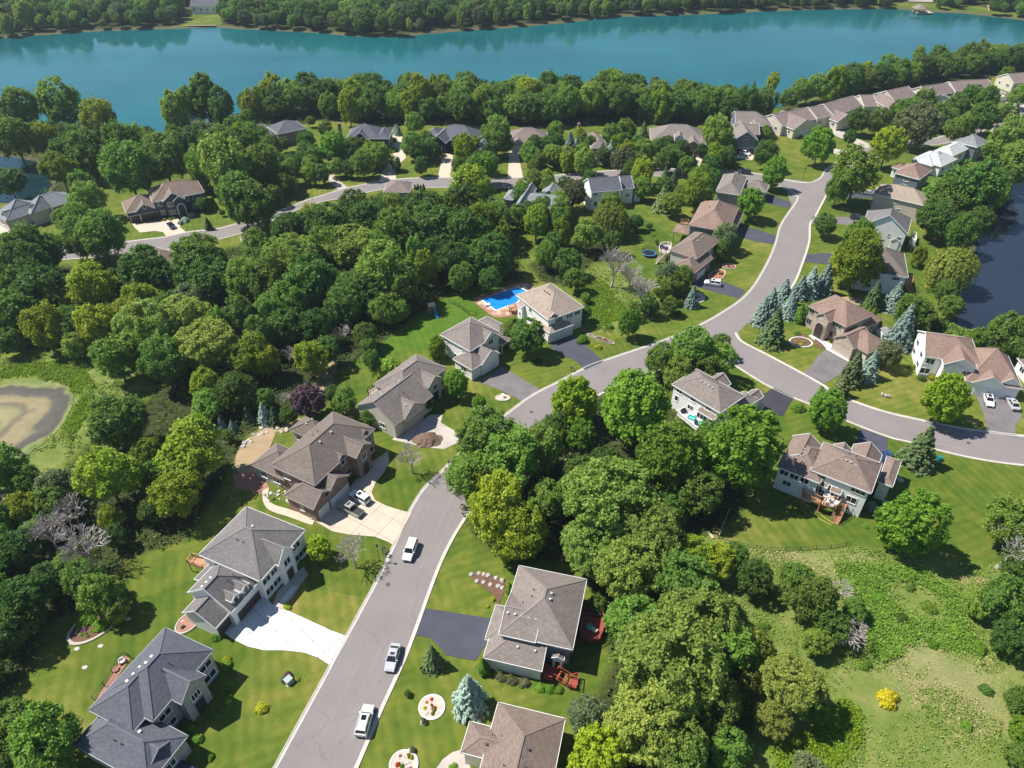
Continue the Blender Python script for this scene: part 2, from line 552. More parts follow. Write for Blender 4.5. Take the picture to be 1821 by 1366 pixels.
gme.polygons.add(len(quads)); gme.polygons.foreach_set('loop_start', np.arange(0, quads.size, 4, dtype=np.int32))
gme.polygons.foreach_set('loop_total', np.full(len(quads), 4, np.int32))
gme.polygons.foreach_set('use_smooth', np.ones(len(quads), bool))
gme.update(calc_edges=True)
for k, v in att.items():
    a = gme.attributes.new(k, 'FLOAT', 'POINT')
    a.data.foreach_set('value', v.astype(np.float32))

def ground_material():
    m, nt, b = newmat('ground_cover')
    g = N(nt, 'ShaderNodeNewGeometry')
    P = g.outputs['Position']
    A = {k: N(nt, 'ShaderNodeAttribute', attribute_name=k).outputs['Fac'] for k in att}
    n_big = noise(nt, P, 0.035, 5, 0.6)
    n_mid = noise(nt, P, 0.28, 5, 0.62)
    n_fin = noise(nt, P, 2.4, 5, 0.7)
    n_grain = noise(nt, P, 9.0, 3, 0.8)
    lawn = ramp(nt, mth(nt, 'ADD', mth(nt, 'MULTIPLY', n_big, 0.55), mth(nt, 'MULTIPLY', n_mid, 0.45)),
                [(0.33, (0.056, 0.1, 0.012)), (0.46, (0.085, 0.128, 0.016)), (0.55, (0.124, 0.15, 0.022)), (0.66, (0.185, 0.182, 0.044))])
    vp = N(nt, 'ShaderNodeTexVoronoi', feature='F1'); vp.inputs['Scale'].default_value = 0.034
    nt.links.new(P, vp.inputs['Vector'])
    sv = N(nt, 'ShaderNodeSeparateColor'); nt.links.new(vp.outputs['Color'], sv.inputs[0])
    lawn = mixc(nt, 1.0, lawn, ramp(nt, sv.outputs[0], [(0.0, (0.8, 0.87, 0.8)), (0.5, (1.0, 1.0, 1.0)), (1.0, (1.2, 1.08, 1.2))]), 'MULTIPLY')   # each plot is kept differently
    worn = ramp(nt, noise(nt, P, 0.55, 6, 0.7), [(0.60, (0, 0, 0)), (0.74, (1, 1, 1))])
    lawn = mixc(nt, mth(nt, 'MULTIPLY', worn, 0.5), lawn, (0.26, 0.21, 0.09))
    clover = ramp(nt, noise(nt, P, 0.9, 5, 0.7), [(0.62, (0, 0, 0)), (0.7, (1, 1, 1))])
    lawn = mixc(nt, mth(nt, 'MULTIPLY', clover, 0.4), lawn, (0.05, 0.105, 0.02))
    # mowing passes: three directions, each holding over a few yards
    sp = N(nt, 'ShaderNodeSeparateXYZ'); nt.links.new(P, sp.inputs[0])
    def stripes(ax, ay, w):
        t = mth(nt, 'ADD', mth(nt, 'MULTIPLY', sp.outputs['X'], ax / w), mth(nt, 'MULTIPLY', sp.outputs['Y'], ay / w))
        return mth(nt, 'SINE', mth(nt, 'ADD', mth(nt, 'MULTIPLY', t, 2 * math.pi), mth(nt, 'MULTIPLY', n_mid, 3.0)))
    which = noise(nt, P, 0.022, 1)
    st = mixc(nt, mth(nt, 'GREATER_THAN', which, 0.5), stripes(0.95, 0.3, 1.9), stripes(-0.35, 0.94, 1.8))
    lawn = mixc(nt, 1.0, lawn, ramp(nt, mth(nt, 'ADD', 0.5, mth(nt, 'MULTIPLY', st, 0.5)), [(0.0, (0.915, 0.925, 0.915)), (1.0, (1.085, 1.075, 1.085))]), 'MULTIPLY')
    watered = ramp(nt, n_mid, [(0.3, (0.056, 0.122, 0.011)), (0.7, (0.09, 0.155, 0.016))])
    watered = mixc(nt, 1.0, watered, ramp(nt, mth(nt, 'ADD', 0.5, mth(nt, 'MULTIPLY', st, 0.5)), [(0.0, (0.93, 0.94, 0.93)), (1.0, (1.08, 1.07, 1.07))]), 'MULTIPLY')
    col = mixc(nt, A['watered'], lawn, watered)
    jag = mth(nt, 'MULTIPLY', mth(nt, 'SUBTRACT', n_fin, 0.5), 1.1)
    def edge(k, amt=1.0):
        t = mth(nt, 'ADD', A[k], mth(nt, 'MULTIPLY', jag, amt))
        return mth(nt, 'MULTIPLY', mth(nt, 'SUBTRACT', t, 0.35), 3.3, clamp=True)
    rough = ramp(nt, mth(nt, 'ADD', mth(nt, 'MULTIPLY', n_mid, 0.6), mth(nt, 'MULTIPLY', n_fin, 0.4)),
                 [(0.3, (0.075, 0.125, 0.022)), (0.45, (0.125, 0.172, 0.036)), (0.59, (0.185, 0.205, 0.06)), (0.74, (0.31, 0.26, 0.14))])
    col = mixc(nt, edge('rough'), col, rough)
    straw = ramp(nt, n_fin, [(0.3, (0.24, 0.19, 0.1)), (0.7, (0.48, 0.39, 0.25))])
    col = mixc(nt, mth(nt, 'MULTIPLY', edge('straw', 2.2), 0.3), col, straw)
    lush = ramp(nt, n_fin, [(0.3, (0.07, 0.14, 0.01)), (0.7, (0.17, 0.25, 0.016))])
    col = mixc(nt, mth(nt, 'MULTIPLY', edge('lush', 1.2), 0.85), col, lush)
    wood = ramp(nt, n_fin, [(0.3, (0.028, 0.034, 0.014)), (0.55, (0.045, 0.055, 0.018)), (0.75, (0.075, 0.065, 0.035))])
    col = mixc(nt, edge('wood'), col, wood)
    bare = ramp(nt, n_fin, [(0.3, (0.27, 0.2, 0.12)), (0.7, (0.42, 0.34, 0.22))])
    col = mixc(nt, edge('bare'), col, bare)
    col = mixc(nt, 1.0, col, ramp(nt, n_grain, [(0.25, (0.78, 0.79, 0.76)), (0.75, (1.2, 1.19, 1.18))]), 'MULTIPLY')
    # silt below the water line
    below = mth(nt, 'LESS_THAN', sp.outputs['Z'], -0.25)
    col = mixc(nt, mth(nt, 'MULTIPLY', below, 0.85), col, (0.1, 0.09, 0.05))
    nt.links.new(col, b.inputs['Base Color'])
    b.inputs['Roughness'].default_value = 0.95
    b.inputs['Specular IOR Level'].default_value = 0.12
    bump(nt, b, mth(nt, 'ADD', n_fin, n_grain), 0.5, 0.06)
    return m
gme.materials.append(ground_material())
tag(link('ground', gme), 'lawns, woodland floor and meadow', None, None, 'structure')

# ------------------------------------------------------------------ water surfaces
def water(name, poly, z, c, c2, rough, label, rip=0.6):
    m, nt, b = newmat(name)
    g = N(nt, 'ShaderNodeNewGeometry')
    f = noise(nt, g.outputs['Position'], 0.012, 4)
    nt.links.new(ramp(nt, f, [(0.35, c), (0.65, c2)]), b.inputs['Base Color'])
    b.inputs['IOR'].default_value = 1.333
    mp = N(nt, 'ShaderNodeMapping'); mp.inputs['Scale'].default_value = (0.35, 1.0, 1.0)
    nt.links.new(g.outputs['Position'], mp.inputs['Vector'])
    ms = N(nt, 'ShaderNodeMapping'); ms.inputs['Scale'].default_value = (0.004, 0.02, 1.0); ms.inputs['Rotation'].default_value = (0, 0, .12)
    nt.links.new(g.outputs['Position'], ms.inputs['Vector'])
    gust = noise(nt, ms.outputs[0], 1.0, 5, 0.62)          # cat's-paws of wind roughen the surface in drifts
    gr = nt.nodes.new('ShaderNodeMapRange'); gr.inputs[1].default_value = .4; gr.inputs[2].default_value = .65; gr.inputs[3].default_value = rough * .5; gr.inputs[4].default_value = rough * 3.2
    nt.links.new(gust, gr.inputs[0]); nt.links.new(gr.outputs[0], b.inputs['Roughness'])
    h = mth(nt, 'ADD', noise(nt, mp.outputs[0], rip, 5, 0.6), mth(nt, 'MULTIPLY', noise(nt, mp.outputs[0], rip * 0.08, 3), 2.0))
    bump(nt, b, mth(nt, 'MULTIPLY', h, mth(nt, 'ADD', .3, gust)), 0.11, 0.25)
    mb = MB().plan(poly, None, z)
    return tag(mb.obj(name, m), label, None, None, 'structure')
water('lake', LAKE, -0.9, (0.004, 0.084, 0.096), (0.008, 0.115, 0.128), 0.07, 'teal lake between the two wooded shores')
water('pond', POND_W, -0.75, (0.006, 0.022, 0.028), (0.008, 0.03, 0.04), 0.03, 'dark still pond behind the grey-roofed house at the left')
water('pond', POND_E, -0.6, (0.016, 0.022, 0.036), (0.022, 0.03, 0.048), 0.05, 'navy pond with weedy rim at the right edge', 1.2)

def dry_pond():
    m, nt, b = newmat('pond_mud')
    g = N(nt, 'ShaderNodeNewGeometry')
    at_ = N(nt, 'ShaderNodeAttribute', attribute_name='rim').outputs['Fac']
    n1 = noise(nt, g.outputs['Position'], 0.09, 3, 0.5); n2 = noise(nt, g.outputs['Position'], 1.4, 5, 0.7)
    k = mth(nt, 'ADD', at_, mth(nt, 'MULTIPLY', mth(nt, 'SUBTRACT', n1, 0.5), 0.95))
    col = ramp(nt, k, [(0.0, (0.1, 0.15, 0.025)), (0.1, (0.17, 0.19, 0.045)), (0.18, (0.05, 0.045, 0.035)), (0.36, (0.075, 0.065, 0.05)), (0.45, (0.19, 0.165, 0.075)), (0.6, (0.24, 0.19, 0.095)), (0.72, (0.11, 0.095, 0.05)), (0.9, (0.22, 0.2, 0.085))])
    col = mixc(nt, 1.0, col, ramp(nt, noise(nt, g.outputs['Position'], 0.5, 6, 0.7), [(0.25, (0.8, 0.8, 0.76)), (0.75, (1.18, 1.18, 1.2))]), 'MULTIPLY')
    nt.links.new(col, b.inputs['Base Color']); b.inputs['Roughness'].default_value = 0.75
    cx_ = sum(p.x for p in DRY) / len(DRY); cy_ = sum(p.y for p in DRY) / len(DRY)
    v, f, r = [], [], []
    n = len(DRY); K = 12
    for i in range(K + 1):
        for p in DRY:
            t = 1 - i / K
            v.append((cx_ + (p.x - cx_) * t, cy_ + (p.y - cy_) * t, -0.14 - 0.03 * math.sin(i)))
            r.append(i / K)
    for i in range(K):
        for j in range(n):
            f.append((i * n + j, i * n + (j + 1) % n, (i + 1) * n + (j + 1) % n, (i + 1) * n + j))
    me = bpy.data.meshes.new('pond_bed'); me.from_pydata(v, [], f); me.materials.append(m)
    a = me.attributes.new('rim', 'FLOAT', 'POINT'); a.data.foreach_set('value', r)
    tag(link('pond_bed', me), 'drying marsh pond of mud and yellow algae at the left edge', None, None, 'structure')
dry_pond()

# ------------------------------------------------------------------ roads
ASPHALT = paving('street_asphalt', (0.214, 0.191, 0.184), 0.07, 0.12)
CONCRETE = paving('kerb_concrete', (0.47, 0.43, 0.38), 0.12, 0.6)
def road_mat():
    m, nt, b = newmat('street_asphalt_worn')
    g = N(nt, 'ShaderNodeNewGeometry')
    uv = N(nt, 'ShaderNodeUVMap')
    sp = N(nt, 'ShaderNodeSeparateXYZ'); nt.links.new(uv.outputs['UV'], sp.inputs[0])
    f1 = noise(nt, g.outputs['Position'], 0.12, 5, 0.6)
    f2 = noise(nt, g.outputs['Position'], 14.0, 4, 0.8)
    mp = N(nt, 'ShaderNodeMapping'); mp.inputs['Scale'].default_value = (9.0, 0.03, 1.0)
    nt.links.new(uv.outputs['UV'], mp.inputs['Vector'])
    f3 = noise(nt, mp.outputs[0], 1.0, 3, 0.6)                    # wheel tracks along the lane
    col = ramp(nt, f1, [(0.3, (0.2, 0.178, 0.172)), (0.7, (0.228, 0.204, 0.196))])
    col = mixc(nt, 1.0, col, ramp(nt, f2, [(0.25, (0.87, 0.87, 0.87)), (0.75, (1.13, 1.13, 1.13))]), 'MULTIPLY')
    col = mixc(nt, 1.0, col, ramp(nt, f3, [(0.3, (0.86, 0.86, 0.87)), (0.65, (1.07, 1.07, 1.06))]), 'MULTIPLY')
    vo = N(nt, 'ShaderNodeTexVoronoi', feature='DISTANCE_TO_EDGE'); vo.inputs['Scale'].default_value = 0.07
    nv = N(nt, 'ShaderNodeTexNoise'); nv.inputs['Scale'].default_value = 0.5; nv.inputs['Detail'].default_value = 5
    nt.links.new(g.outputs['Position'], nv.inputs['Vector'])
    va = N(nt, 'ShaderNodeVectorMath', operation='MULTIPLY_ADD'); va.inputs[1].default_value = (3, 3, 0)
    nt.links.new(nv.outputs['Color'], va.inputs[0]); nt.links.new(g.outputs['Position'], va.inputs[2])
    nt.links.new(va.outputs[0], vo.inputs['Vector'])
    col = mixc(nt, 1.0, col, ramp(nt, vo.outputs['Distance'], [(0.0, (0.78, 0.78, 0.79)), (0.0028, (0.9, 0.9, 0.9)), (0.005, (1, 1, 1))]), 'MULTIPLY')
    nt.links.new(col, b.inputs['Base Color'])
    b.inputs['Roughness'].default_value = 0.88
    b.inputs['Specular IOR Level'].default_value = 0.3
    bump(nt, b, f2, 0.25, 0.01)
    return m
ROAD = road_mat()

W_EDGE = px(473,1403, 493,1366, 550,1261, 612,1147, 645,1086, 677,1026, 706,965, 730,912, 756,870, 781,846, 815,812, 867,765, 915,728, 950,703, 997,679, 1039,657, 1074,643, 1163,613, 1208,596, 1254,575, 1290,554,
            1319,534, 1340,512, 1354,490, 1370,460, 1381,432, 1389,403, 1403,380, 1416,362, 1421,351)
E_EDGE = px(609,1403, 629,1366, 670,1271, 713,1178, 732,1130, 772,1021, 795,970, 819,929, 860,870, 905,815, 960,764, 1010,730, 1064,701, 1130,673, 1190,651, 1240,634, 1290,609, 1312,589, 1337,568, 1365,549, 1390,527, 1410,504, 1425,468,
            1437,430, 1439,398, 1449,383, 1461,360, 1473,338, 1486,322)
EN_EDGE = px(1306,592, 1311,602, 1322,611, 1361,631, 1410,657, 1462,686, 1487,703, 1563,731, 1634,748, 1707,763, 1760,770, 1821,777, 1960,786)
ES_EDGE = px(1240,634, 1290,640, 1314,653, 1361,682, 1411,706, 1434,715, 1508,748, 1581,776, 1614,784, 1672,800, 1740,815, 1821,826, 1960,836)
BN_EDGE = px(-120,452, 0,446, 100,440, 180,436, 255,427, 296,422, 331,414, 384,408, 420,399, 460,388, 510,371, 548,356, 575,348, 609,337, 642,330, 675,323, 700,320, 753,317, 809,317, 869,318, 915,317, 970,314, 1016,310, 1117,302, 1200,301, 1289,305, 1350,310, 1399,321,
             1422,325, 1442,325, 1460,317, 1470,303, 1490,288, 1512,275, 1545,260, 1600,252, 1664,246, 1720,226, 1775,203, 1830,196, 1960,190)
BS_EDGE = px(-120,474, 0,468, 101,462, 180,456, 255,449, 308,442, 360,432, 417,418, 455,406, 488,390, 530,372, 570,359, 609,352, 642,344, 682,337, 730,334, 781,333, 850,334, 910,333, 970,327, 1034,318, 1120,313, 1200,314, 1300,320, 1370,328, 1402,337, 1417,345, 1421,352)
NS_EDGE = px(1486,322, 1500,305, 1530,285, 1560,271, 1610,262, 1680,255, 1735,238, 1785,214, 1830,206, 1960,199)

def ribbon(name, left, right, z, label):
    """street surface between two surveyed kerb lines"""
    L = smooth_line(ground(left), 1.5); R = smooth_line(ground(right), 1.5)
    def resample(Q, n):
        d = [0.0]
        for i in range(1, len(Q)): d.append(d[-1] + (Q[i] - Q[i - 1]).length)
        out, j = [], 0
        for i in range(n):
            t = d[-1] * i / (n - 1)
            while j < len(d) - 2 and d[j + 1] < t: j += 1
            k = (t - d[j]) / max(1e-6, d[j + 1] - d[j])
            out.append(Q[j].lerp(Q[j + 1], min(1, k)))
        return out, d[-1]
    n = max(len(L), len(R))
    L, ln = resample(L, n); R, _ = resample(R, n)
    mb = MB()
    for i in range(n - 1):
        w0 = (R[i] - L[i]).length; w1 = (R[i + 1] - L[i + 1]).length
        v0, v1 = ln * i / (n - 1), ln * (i + 1) / (n - 1)
        mb.face([(*L[i], z), (*R[i], z), (*R[i + 1], z), (*L[i + 1], z)], 0, [(0, v0), (w0, v0), (w1, v1), (0, v1)])
    return tag(mb.obj(name, ROAD), label, None, None, 'structure')
ribbon('road', W_EDGE, E_EDGE, 0.020, 'curving residential street of worn grey asphalt')
ribbon('road', EN_EDGE, ES_EDGE, 0.024, 'side street running off to the right')
ribbon('road', BN_EDGE[:29], BS_EDGE, 0.028, 'back street along the lakeside houses')
ribbon('road', BN_EDGE[31:], NS_EDGE, 0.032, 'lane past the townhouses')
mb = MB().plan(ground(px(1395,318, 1442,324, 1462,315, 1474,300, 1500,303, 1486,322, 1478,345, 1410,372, 1400,345)), None, 0.036)
tag(mb.obj('road', ASPHALT), 'asphalt of the upper street junction', None, None, 'structure')
mb = MB().plan(ground(px(1254,575, 1300,556, 1345,560, 1312,592, 1325,614, 1372,640, 1360,680, 1312,652, 1270,634, 1236,636)), None, 0.040)
tag(mb.obj('road', ASPHALT), 'asphalt of the lower street junction', None, None, 'structure')

def kerb(line, side, label, w=0.62):
    Q = smooth_line(ground(line), 1.2)
    mb = MB()
    ring = [(-0.02, 0.045), (w * 0.62, 0.05), (w * 0.78, 0.13), (w, 0.135), (w + 0.02, 0.0)]
    rows = []
    for i, p in enumerate(Q):
        d = (Q[min(i + 1, len(Q) - 1)] - Q[max(0, i - 1)]).normalized()
        nrm = Vector((-d.y, d.x)) * side
        rows.append([(p.x + nrm.x * a, p.y + nrm.y * a, z) for a, z in ring])
    for i in range(len(rows) - 1):
        for j in range(len(ring) - 1):
            q = [rows[i][j], rows[i + 1][j], rows[i + 1][j + 1], rows[i][j + 1]]
            mb.face(q if side < 0 else q[::-1])
    return tag(mb.obj('kerb', CONCRETE), label, None, None, 'structure')
kerb(W_EDGE, 1, 'pale concrete kerb and gutter, left side of the street')
kerb(E_EDGE[:16], -1, 'pale concrete kerb and gutter, right side of the street')
kerb(E_EDGE[18:], -1, 'pale kerb of the upper street beside the spruces')
kerb(EN_EDGE, 1, 'pale kerb on the far side of the side street')
kerb(ES_EDGE[1:], -1, 'pale kerb on the near side of the side street')
kerb(BN_EDGE, 1, 'pale kerb on the lake side of the back street')
kerb(BS_EDGE, -1, 'pale kerb on the near side of the back street')
kerb(NS_EDGE, -1, 'pale kerb of the townhouse lane')

# ------------------------------------------------------------------ driveways and walks
DRIVE_DARK = paving('drive_sealed', (0.062, 0.064, 0.085), 0.14, 0.3)
DRIVE_BLACK = paving('drive_black', (0.042, 0.042, 0.05), 0.14, 0.3)
DRIVE_GREY = paving('drive_worn', (0.16, 0.145, 0.145), 0.16, 0.35, crack=0.2)
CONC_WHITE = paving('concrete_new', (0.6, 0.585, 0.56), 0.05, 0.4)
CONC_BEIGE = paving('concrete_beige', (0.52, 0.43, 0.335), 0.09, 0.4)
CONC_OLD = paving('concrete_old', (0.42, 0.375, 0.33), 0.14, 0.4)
PAVER_RED = paving('paver_red', (0.33, 0.17, 0.125), 0.2, 1.5, grain=5)
BED_MULCH = paving('mulch', (0.14, 0.075, 0.05), 0.25, 1.2, grain=8)
SAND = paving('sand', (0.33, 0.24, 0.14), 0.15, 0.5)
JOINT = paving('joint', (0.16, 0.15, 0.14), 0.1, 1.0)
SLAB_TOP = [0.050]
def slab_z():
    SLAB_TOP[0] += 0.0012
    return SLAB_TOP[0]
def drive(pts, mat, label, name='driveway', sm=0):
    poly = ground(pts)
    if sm: poly = smooth_line(poly, sm, True)
    return tag(MB().plan(poly, -0.05, slab_z()).obj(name, mat), label, None, None, 'structure')

def clip(poly, n, c):
    """keep the part of a plan polygon where n.p <= c"""
    out = []
    for i in range(len(poly)):
        a, b2 = poly[i], poly[(i + 1) % len(poly)]
        da, db = a.dot(n) - c, b2.dot(n) - c
        if da <= 0: out.append(a)
        if (da < 0 < db) or (db < 0 < da): out.append(a.lerp(b2, da / (da - db)))
    return out
def slabbed(pts, mat, label, dirp, cell, joint=0.035):
    """poured concrete: each slab between the saw cuts is a piece of its own"""
    poly = ground(pts)
    z = slab_z() + 0.01
    root = tag(MB().plan(poly, -0.05, z).obj('driveway', JOINT), label, None, None, 'structure')
    a, b2 = ground(dirp)
    u = (b2 - a).normalized(); v = Vector((-u.y, u.x))
    us = [p.dot(u) for p in poly]; vs = [p.dot(v) for p in poly]
    nu = int((max(us) - min(us)) / cell) + 1; nv = int((max(vs) - min(vs)) / cell) + 1
    for i in range(nu):
        for j in range(nv):
            u0 = min(us) + i * cell; v0 = min(vs) + j * cell
            q = clip(clip(clip(clip(poly, -u, -(u0 + joint)), u, u0 + cell - joint), -v, -(v0 + joint)), v, v0 + cell - joint)
            if len(q) < 3: continue
            ar = abs(sum(q[k].x * q[(k + 1) % len(q)].y - q[(k + 1) % len(q)].x * q[k].y for k in range(len(q)))) / 2
            if ar < 0.4: continue
            MB().plan(q, z - 0.02, z + 0.03 + random.uniform(0, .006)).obj('slab', mat, root)
    return root

slabbed(px(388,1118, 414,1137, 440,1150, 470,1157, 505,1157, 541,1161, 566,1170, 591,1186, 617,1132, 590,1122, 555,1106, 520,1090, 485,1076, 470,1058, 450,1062), CONC_WHITE,
        'bright white new concrete driveway of the grey house', px(388,1118, 470,1058), 3.0)
slabbed(px(732,913, 700,970, 690,964, 667,955, 619,951, 590,945, 562,928, 560,918, 617,872, 640,846, 655,826, 690,803, 692,822, 682,842, 668,858, 661,877, 667,890, 687,900, 713,908), CONC_BEIGE,
        'beige concrete forecourt of the brick house', px(560,918, 640,846), 4.2)
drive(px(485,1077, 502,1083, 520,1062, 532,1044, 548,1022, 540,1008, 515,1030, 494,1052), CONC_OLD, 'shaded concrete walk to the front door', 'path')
drive(px(712,770, 697,782, 753,795, 790,799, 832,779, 806,765, 784,752, 787,738, 765,738, 745,752), CONC_OLD, 'gravel-dusted driveway with a dirt pile')
drive(px(849,680, 893,652, 912,664, 959,692, 929,714, 905,701, 872,687), DRIVE_GREY, 'worn asphalt driveway beside the green lawn')
drive(px(978,614, 1016,596, 1021,596, 1073,643, 1040,658, 1026,644, 1016,638, 993,630), DRIVE_DARK, 'dark sealed driveway of the white house with the pool')
drive(px(1226,505, 1258,491, 1290,502, 1325,517, 1314,531, 1269,519, 1240,511), DRIVE_DARK, 'dark driveway under the white wagon')
drive(px(1300,404, 1316,400, 1345,408, 1382,421, 1375,434, 1345,430, 1316,421), DRIVE_DARK, 'dark driveway of the brown-roofed house')
drive(px(1338,343, 1362,343, 1408,361, 1402,371, 1362,361, 1340,354), DRIVE_DARK, 'dark driveway of the taupe-roofed house at the corner')
drive(px(1476,338, 1508,342, 1560,338, 1560,352, 1520,352, 1478,349), DRIVE_DARK, 'dark driveway leading to the tan house')
drive(px(1444,384, 1476,386, 1500,386, 1545,384, 1545,402, 1510,401, 1475,397, 1442,399), DRIVE_GREY, 'driveway of the white gabled house')
drive(px(1436,452, 1472,450, 1520,455, 1520,470, 1471,470, 1430,466), DRIVE_DARK, 'short dark driveway under the big tree')
drive(px(1429,664, 1445,647, 1455,632, 1470,621, 1512,640, 1500,662, 1466,683), DRIVE_GREY, 'worn driveway of the stone house')
drive(px(1438,597, 1452,592, 1462,603, 1515,634, 1508,643, 1468,621), CONC_WHITE, 'white concrete walk in front of the stone house', 'path')
drive(px(1735,700, 1803,705, 1818,740, 1804,760, 1808,775, 1759,769, 1750,741), DRIVE_GREY, 'stained driveway of the white house at the right')
drive(px(1728,697, 1803,703, 1803,707, 1732,702), CONC_WHITE, 'pale concrete strip before the garage doors', 'path')
drive(px(1530,762, 1579,779, 1577,792, 1590,822, 1575,838, 1545,815, 1515,800), DRIVE_DARK, 'dark driveway with a parked blue car')
drive(px(1376,690, 1412,707, 1401,724, 1393,740, 1370,738, 1340,712), DRIVE_BLACK, 'black sealed driveway behind the round maple')
drive(px(758,1082, 876,1101, 869,1140, 845,1175, 820,1171, 793,1165, 778,1146, 763,1134, 746,1131, 737,1131), DRIVE_DARK, 'blue-black sealed driveway of the grey-brown house')
drive(px(829,1331, 805,1338, 788,1350, 772,1372, 800,1400, 840,1380), CONC_OLD, 'curved pale concrete walk at the bottom', 'path')
drive(px(697,240, 723,243, 720,262, 722,281, 712,290, 702,300, 705,319, 675,322, 680,305, 692,290, 700,280, 697,262), CONC_BEIGE, 'curving beige driveway between the lakeside trees')
drive(px(778,317, 801,316, 803,290, 806,277, 794,272, 786,284), CONC_BEIGE, 'beige driveway of the slate-roofed house')
drive(px(903,317, 930,315, 923,280, 922,262, 905,262, 905,280), CONC_BEIGE, 'straight beige driveway of the brown-roofed lakeside house')
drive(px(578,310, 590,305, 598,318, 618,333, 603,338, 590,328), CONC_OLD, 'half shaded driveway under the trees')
drive(px(233,396, 250,398, 280,393, 300,391, 316,387, 320,394, 321,405, 332,414, 297,422, 290,413, 275,411, 249,414, 240,405), CONC_BEIGE, 'cream driveway of the navy house')
drive(px(-30,398, 30,398, 34,406, 10,418, -30,425), CONC_BEIGE, 'cream driveway at the left edge')
drive(px(1308,266, 1346,266, 1338,285, 1308,282), CONC_BEIGE, 'pale forecourt with two white cars')
drive(px(1206,272, 1256,267, 1264,288, 1268,304, 1246,304, 1238,285), CONC_BEIGE, 'pale forecourt of the taupe-roofed lakeside house')
drive(px(1468,221, 1482,225, 1520,245, 1552,259, 1540,265, 1508,250, 1470,236), CONC_OLD, 'driveway of the first townhouses')
drive(px(1476,262, 1492,266, 1520,274, 1508,281, 1480,272), CONC_OLD, 'short lane end by the townhouse lawn')
drive(px(1773,170, 1798,172, 1825,188, 1825,197, 1795,187), CONC_OLD, 'driveway of the upper townhouses')
drive(px(1775,192, 1795,198, 1780,206, 1768,200), CONC_OLD, 'short drive beside the juniper')
drive(px(430,790, 450,776, 470,768, 490,768, 478,800, 462,826, 455,842, 425,842, 418,820), SAND, 'sandy patio behind the brick house', 'path', 1.0)
drive(px(415,845, 462,838, 480,870, 470,880, 440,872, 418,868), PAVER_RED, 'red paver terrace in tree shade', 'path')
drive(px(468,872, 478,868, 476,888, 488,898, 520,908, 560,924, 556,934, 515,920, 480,908, 468,892), CONC_BEIGE, 'curved paved path along the brick house', 'path', 0.8)
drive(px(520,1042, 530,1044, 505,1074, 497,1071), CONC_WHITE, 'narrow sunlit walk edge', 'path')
# ------------------------------------------------------------------ house kit
SH_SLATE = shingle('shingle_slate', (0.112, 0.118, 0.138))
SH_GREY = shingle('shingle_grey', (0.18, 0.167, 0.162))
SH_BROWN = shingle('shingle_brown', (0.175, 0.145, 0.125))
SH_TAUPE = shingle('shingle_taupe', (0.215, 0.185, 0.165))
SH_WARM = shingle('shingle_warm', (0.215, 0.162, 0.135))
SH_ROSE = shingle('shingle_rose', (0.255, 0.175, 0.14))
SH_TAN = shingle('shingle_tan', (0.335, 0.27, 0.215))
SH_MAUVE = shingle('shingle_mauve', (0.225, 0.175, 0.16))
SH_PALE = shingle('shingle_pale', (0.46, 0.48, 0.48))
SH_BLUEGREY = shingle('shingle_bluegrey', (0.22, 0.235, 0.25))
CAPS = {}
for _m, _c in SHC.items(): CAPS[_m] = plain(_m + '_cap', [x * 1.0 for x in _c], .92, 0, .08, 2.0, .25)
WH = siding('siding_white', (0.82, 0.81, 0.79))
CREAM = siding('siding_cream', (0.62, 0.57, 0.46))
GREYS = siding('siding_grey', (0.48, 0.47, 0.44))
TAN = siding('siding_tan', (0.5, 0.45, 0.38))
NAVY = siding('siding_navy', (0.028, 0.052, 0.09))
BLUEG = siding('siding_bluegrey', (0.13, 0.16, 0.19))
BROWNW = siding('siding_brown', (0.16, 0.13, 0.11))
STUCCO = plain('stucco', (0.55, 0.5, 0.43), 0.9, 0, 0.08, 2.0)
BRICK = masonry('brick_red', (0.2, 0.075, 0.055), (0.27, 0.12, 0.09), (0.3, 0.26, 0.23), 0.3, 0.1)
STONE = masonry('stone_veneer', (0.36, 0.29, 0.21), (0.5, 0.43, 0.34), (0.33, 0.3, 0.26), 0.55, 0.28)
STONEG = masonry('stone_grey', (0.33, 0.31, 0.29), (0.46, 0.43, 0.4), (0.3, 0.29, 0.28), 0.5, 0.25)
TRIM_W = plain('trim_white', (0.78, 0.78, 0.77), 0.45, 0, 0.04)
TRIM_G = plain('trim_grey', (0.34, 0.34, 0.35), 0.5, 0, 0.05)
TRIM_T = plain('trim_taupe', (0.36, 0.31, 0.27), 0.5, 0, 0.05)
TRIM_B = plain('trim_brown', (0.14, 0.1, 0.08), 0.5, 0, 0.05)
DOOR_W = plain('garage_white', (0.72, 0.72, 0.7), 0.5, 0, 0.05)
DOOR_T = plain('garage_tan', (0.5, 0.42, 0.34), 0.5, 0, 0.05)
DOOR_D = plain('garage_dark', (0.07, 0.045, 0.035), 0.5, 0, 0.1)
DOOR_K = plain('door_dark', (0.05, 0.035, 0.03), 0.4, 0, 0.1)
METAL = plain('vent_metal', (0.5, 0.49, 0.47), 0.5, 0.3, 0.1)
METAL_D = plain('vent_dark', (0.08, 0.075, 0.075), 0.5, 0.2, 0.1)
BLACKM = plain('black_metal', (0.02, 0.02, 0.022), 0.45, 0.2, 0.1)
def glassmat(name, c, rough=0.04):
    m, nt, b = newmat(name)
    g = N(nt, 'ShaderNodeObjectInfo')
    col = ramp(nt, g.outputs['Random'], [(0.0, [x * 0.5 for x in c]), (0.7, c), (1.0, [x * 2.2 for x in c])])
    nt.links.new(col, b.inputs['Base Color'])
    b.inputs['Roughness'].default_value = rough
    b.inputs['IOR'].default_value = 1.5
    b.inputs['Specular IOR Level'].default_value = 0.7
    return m
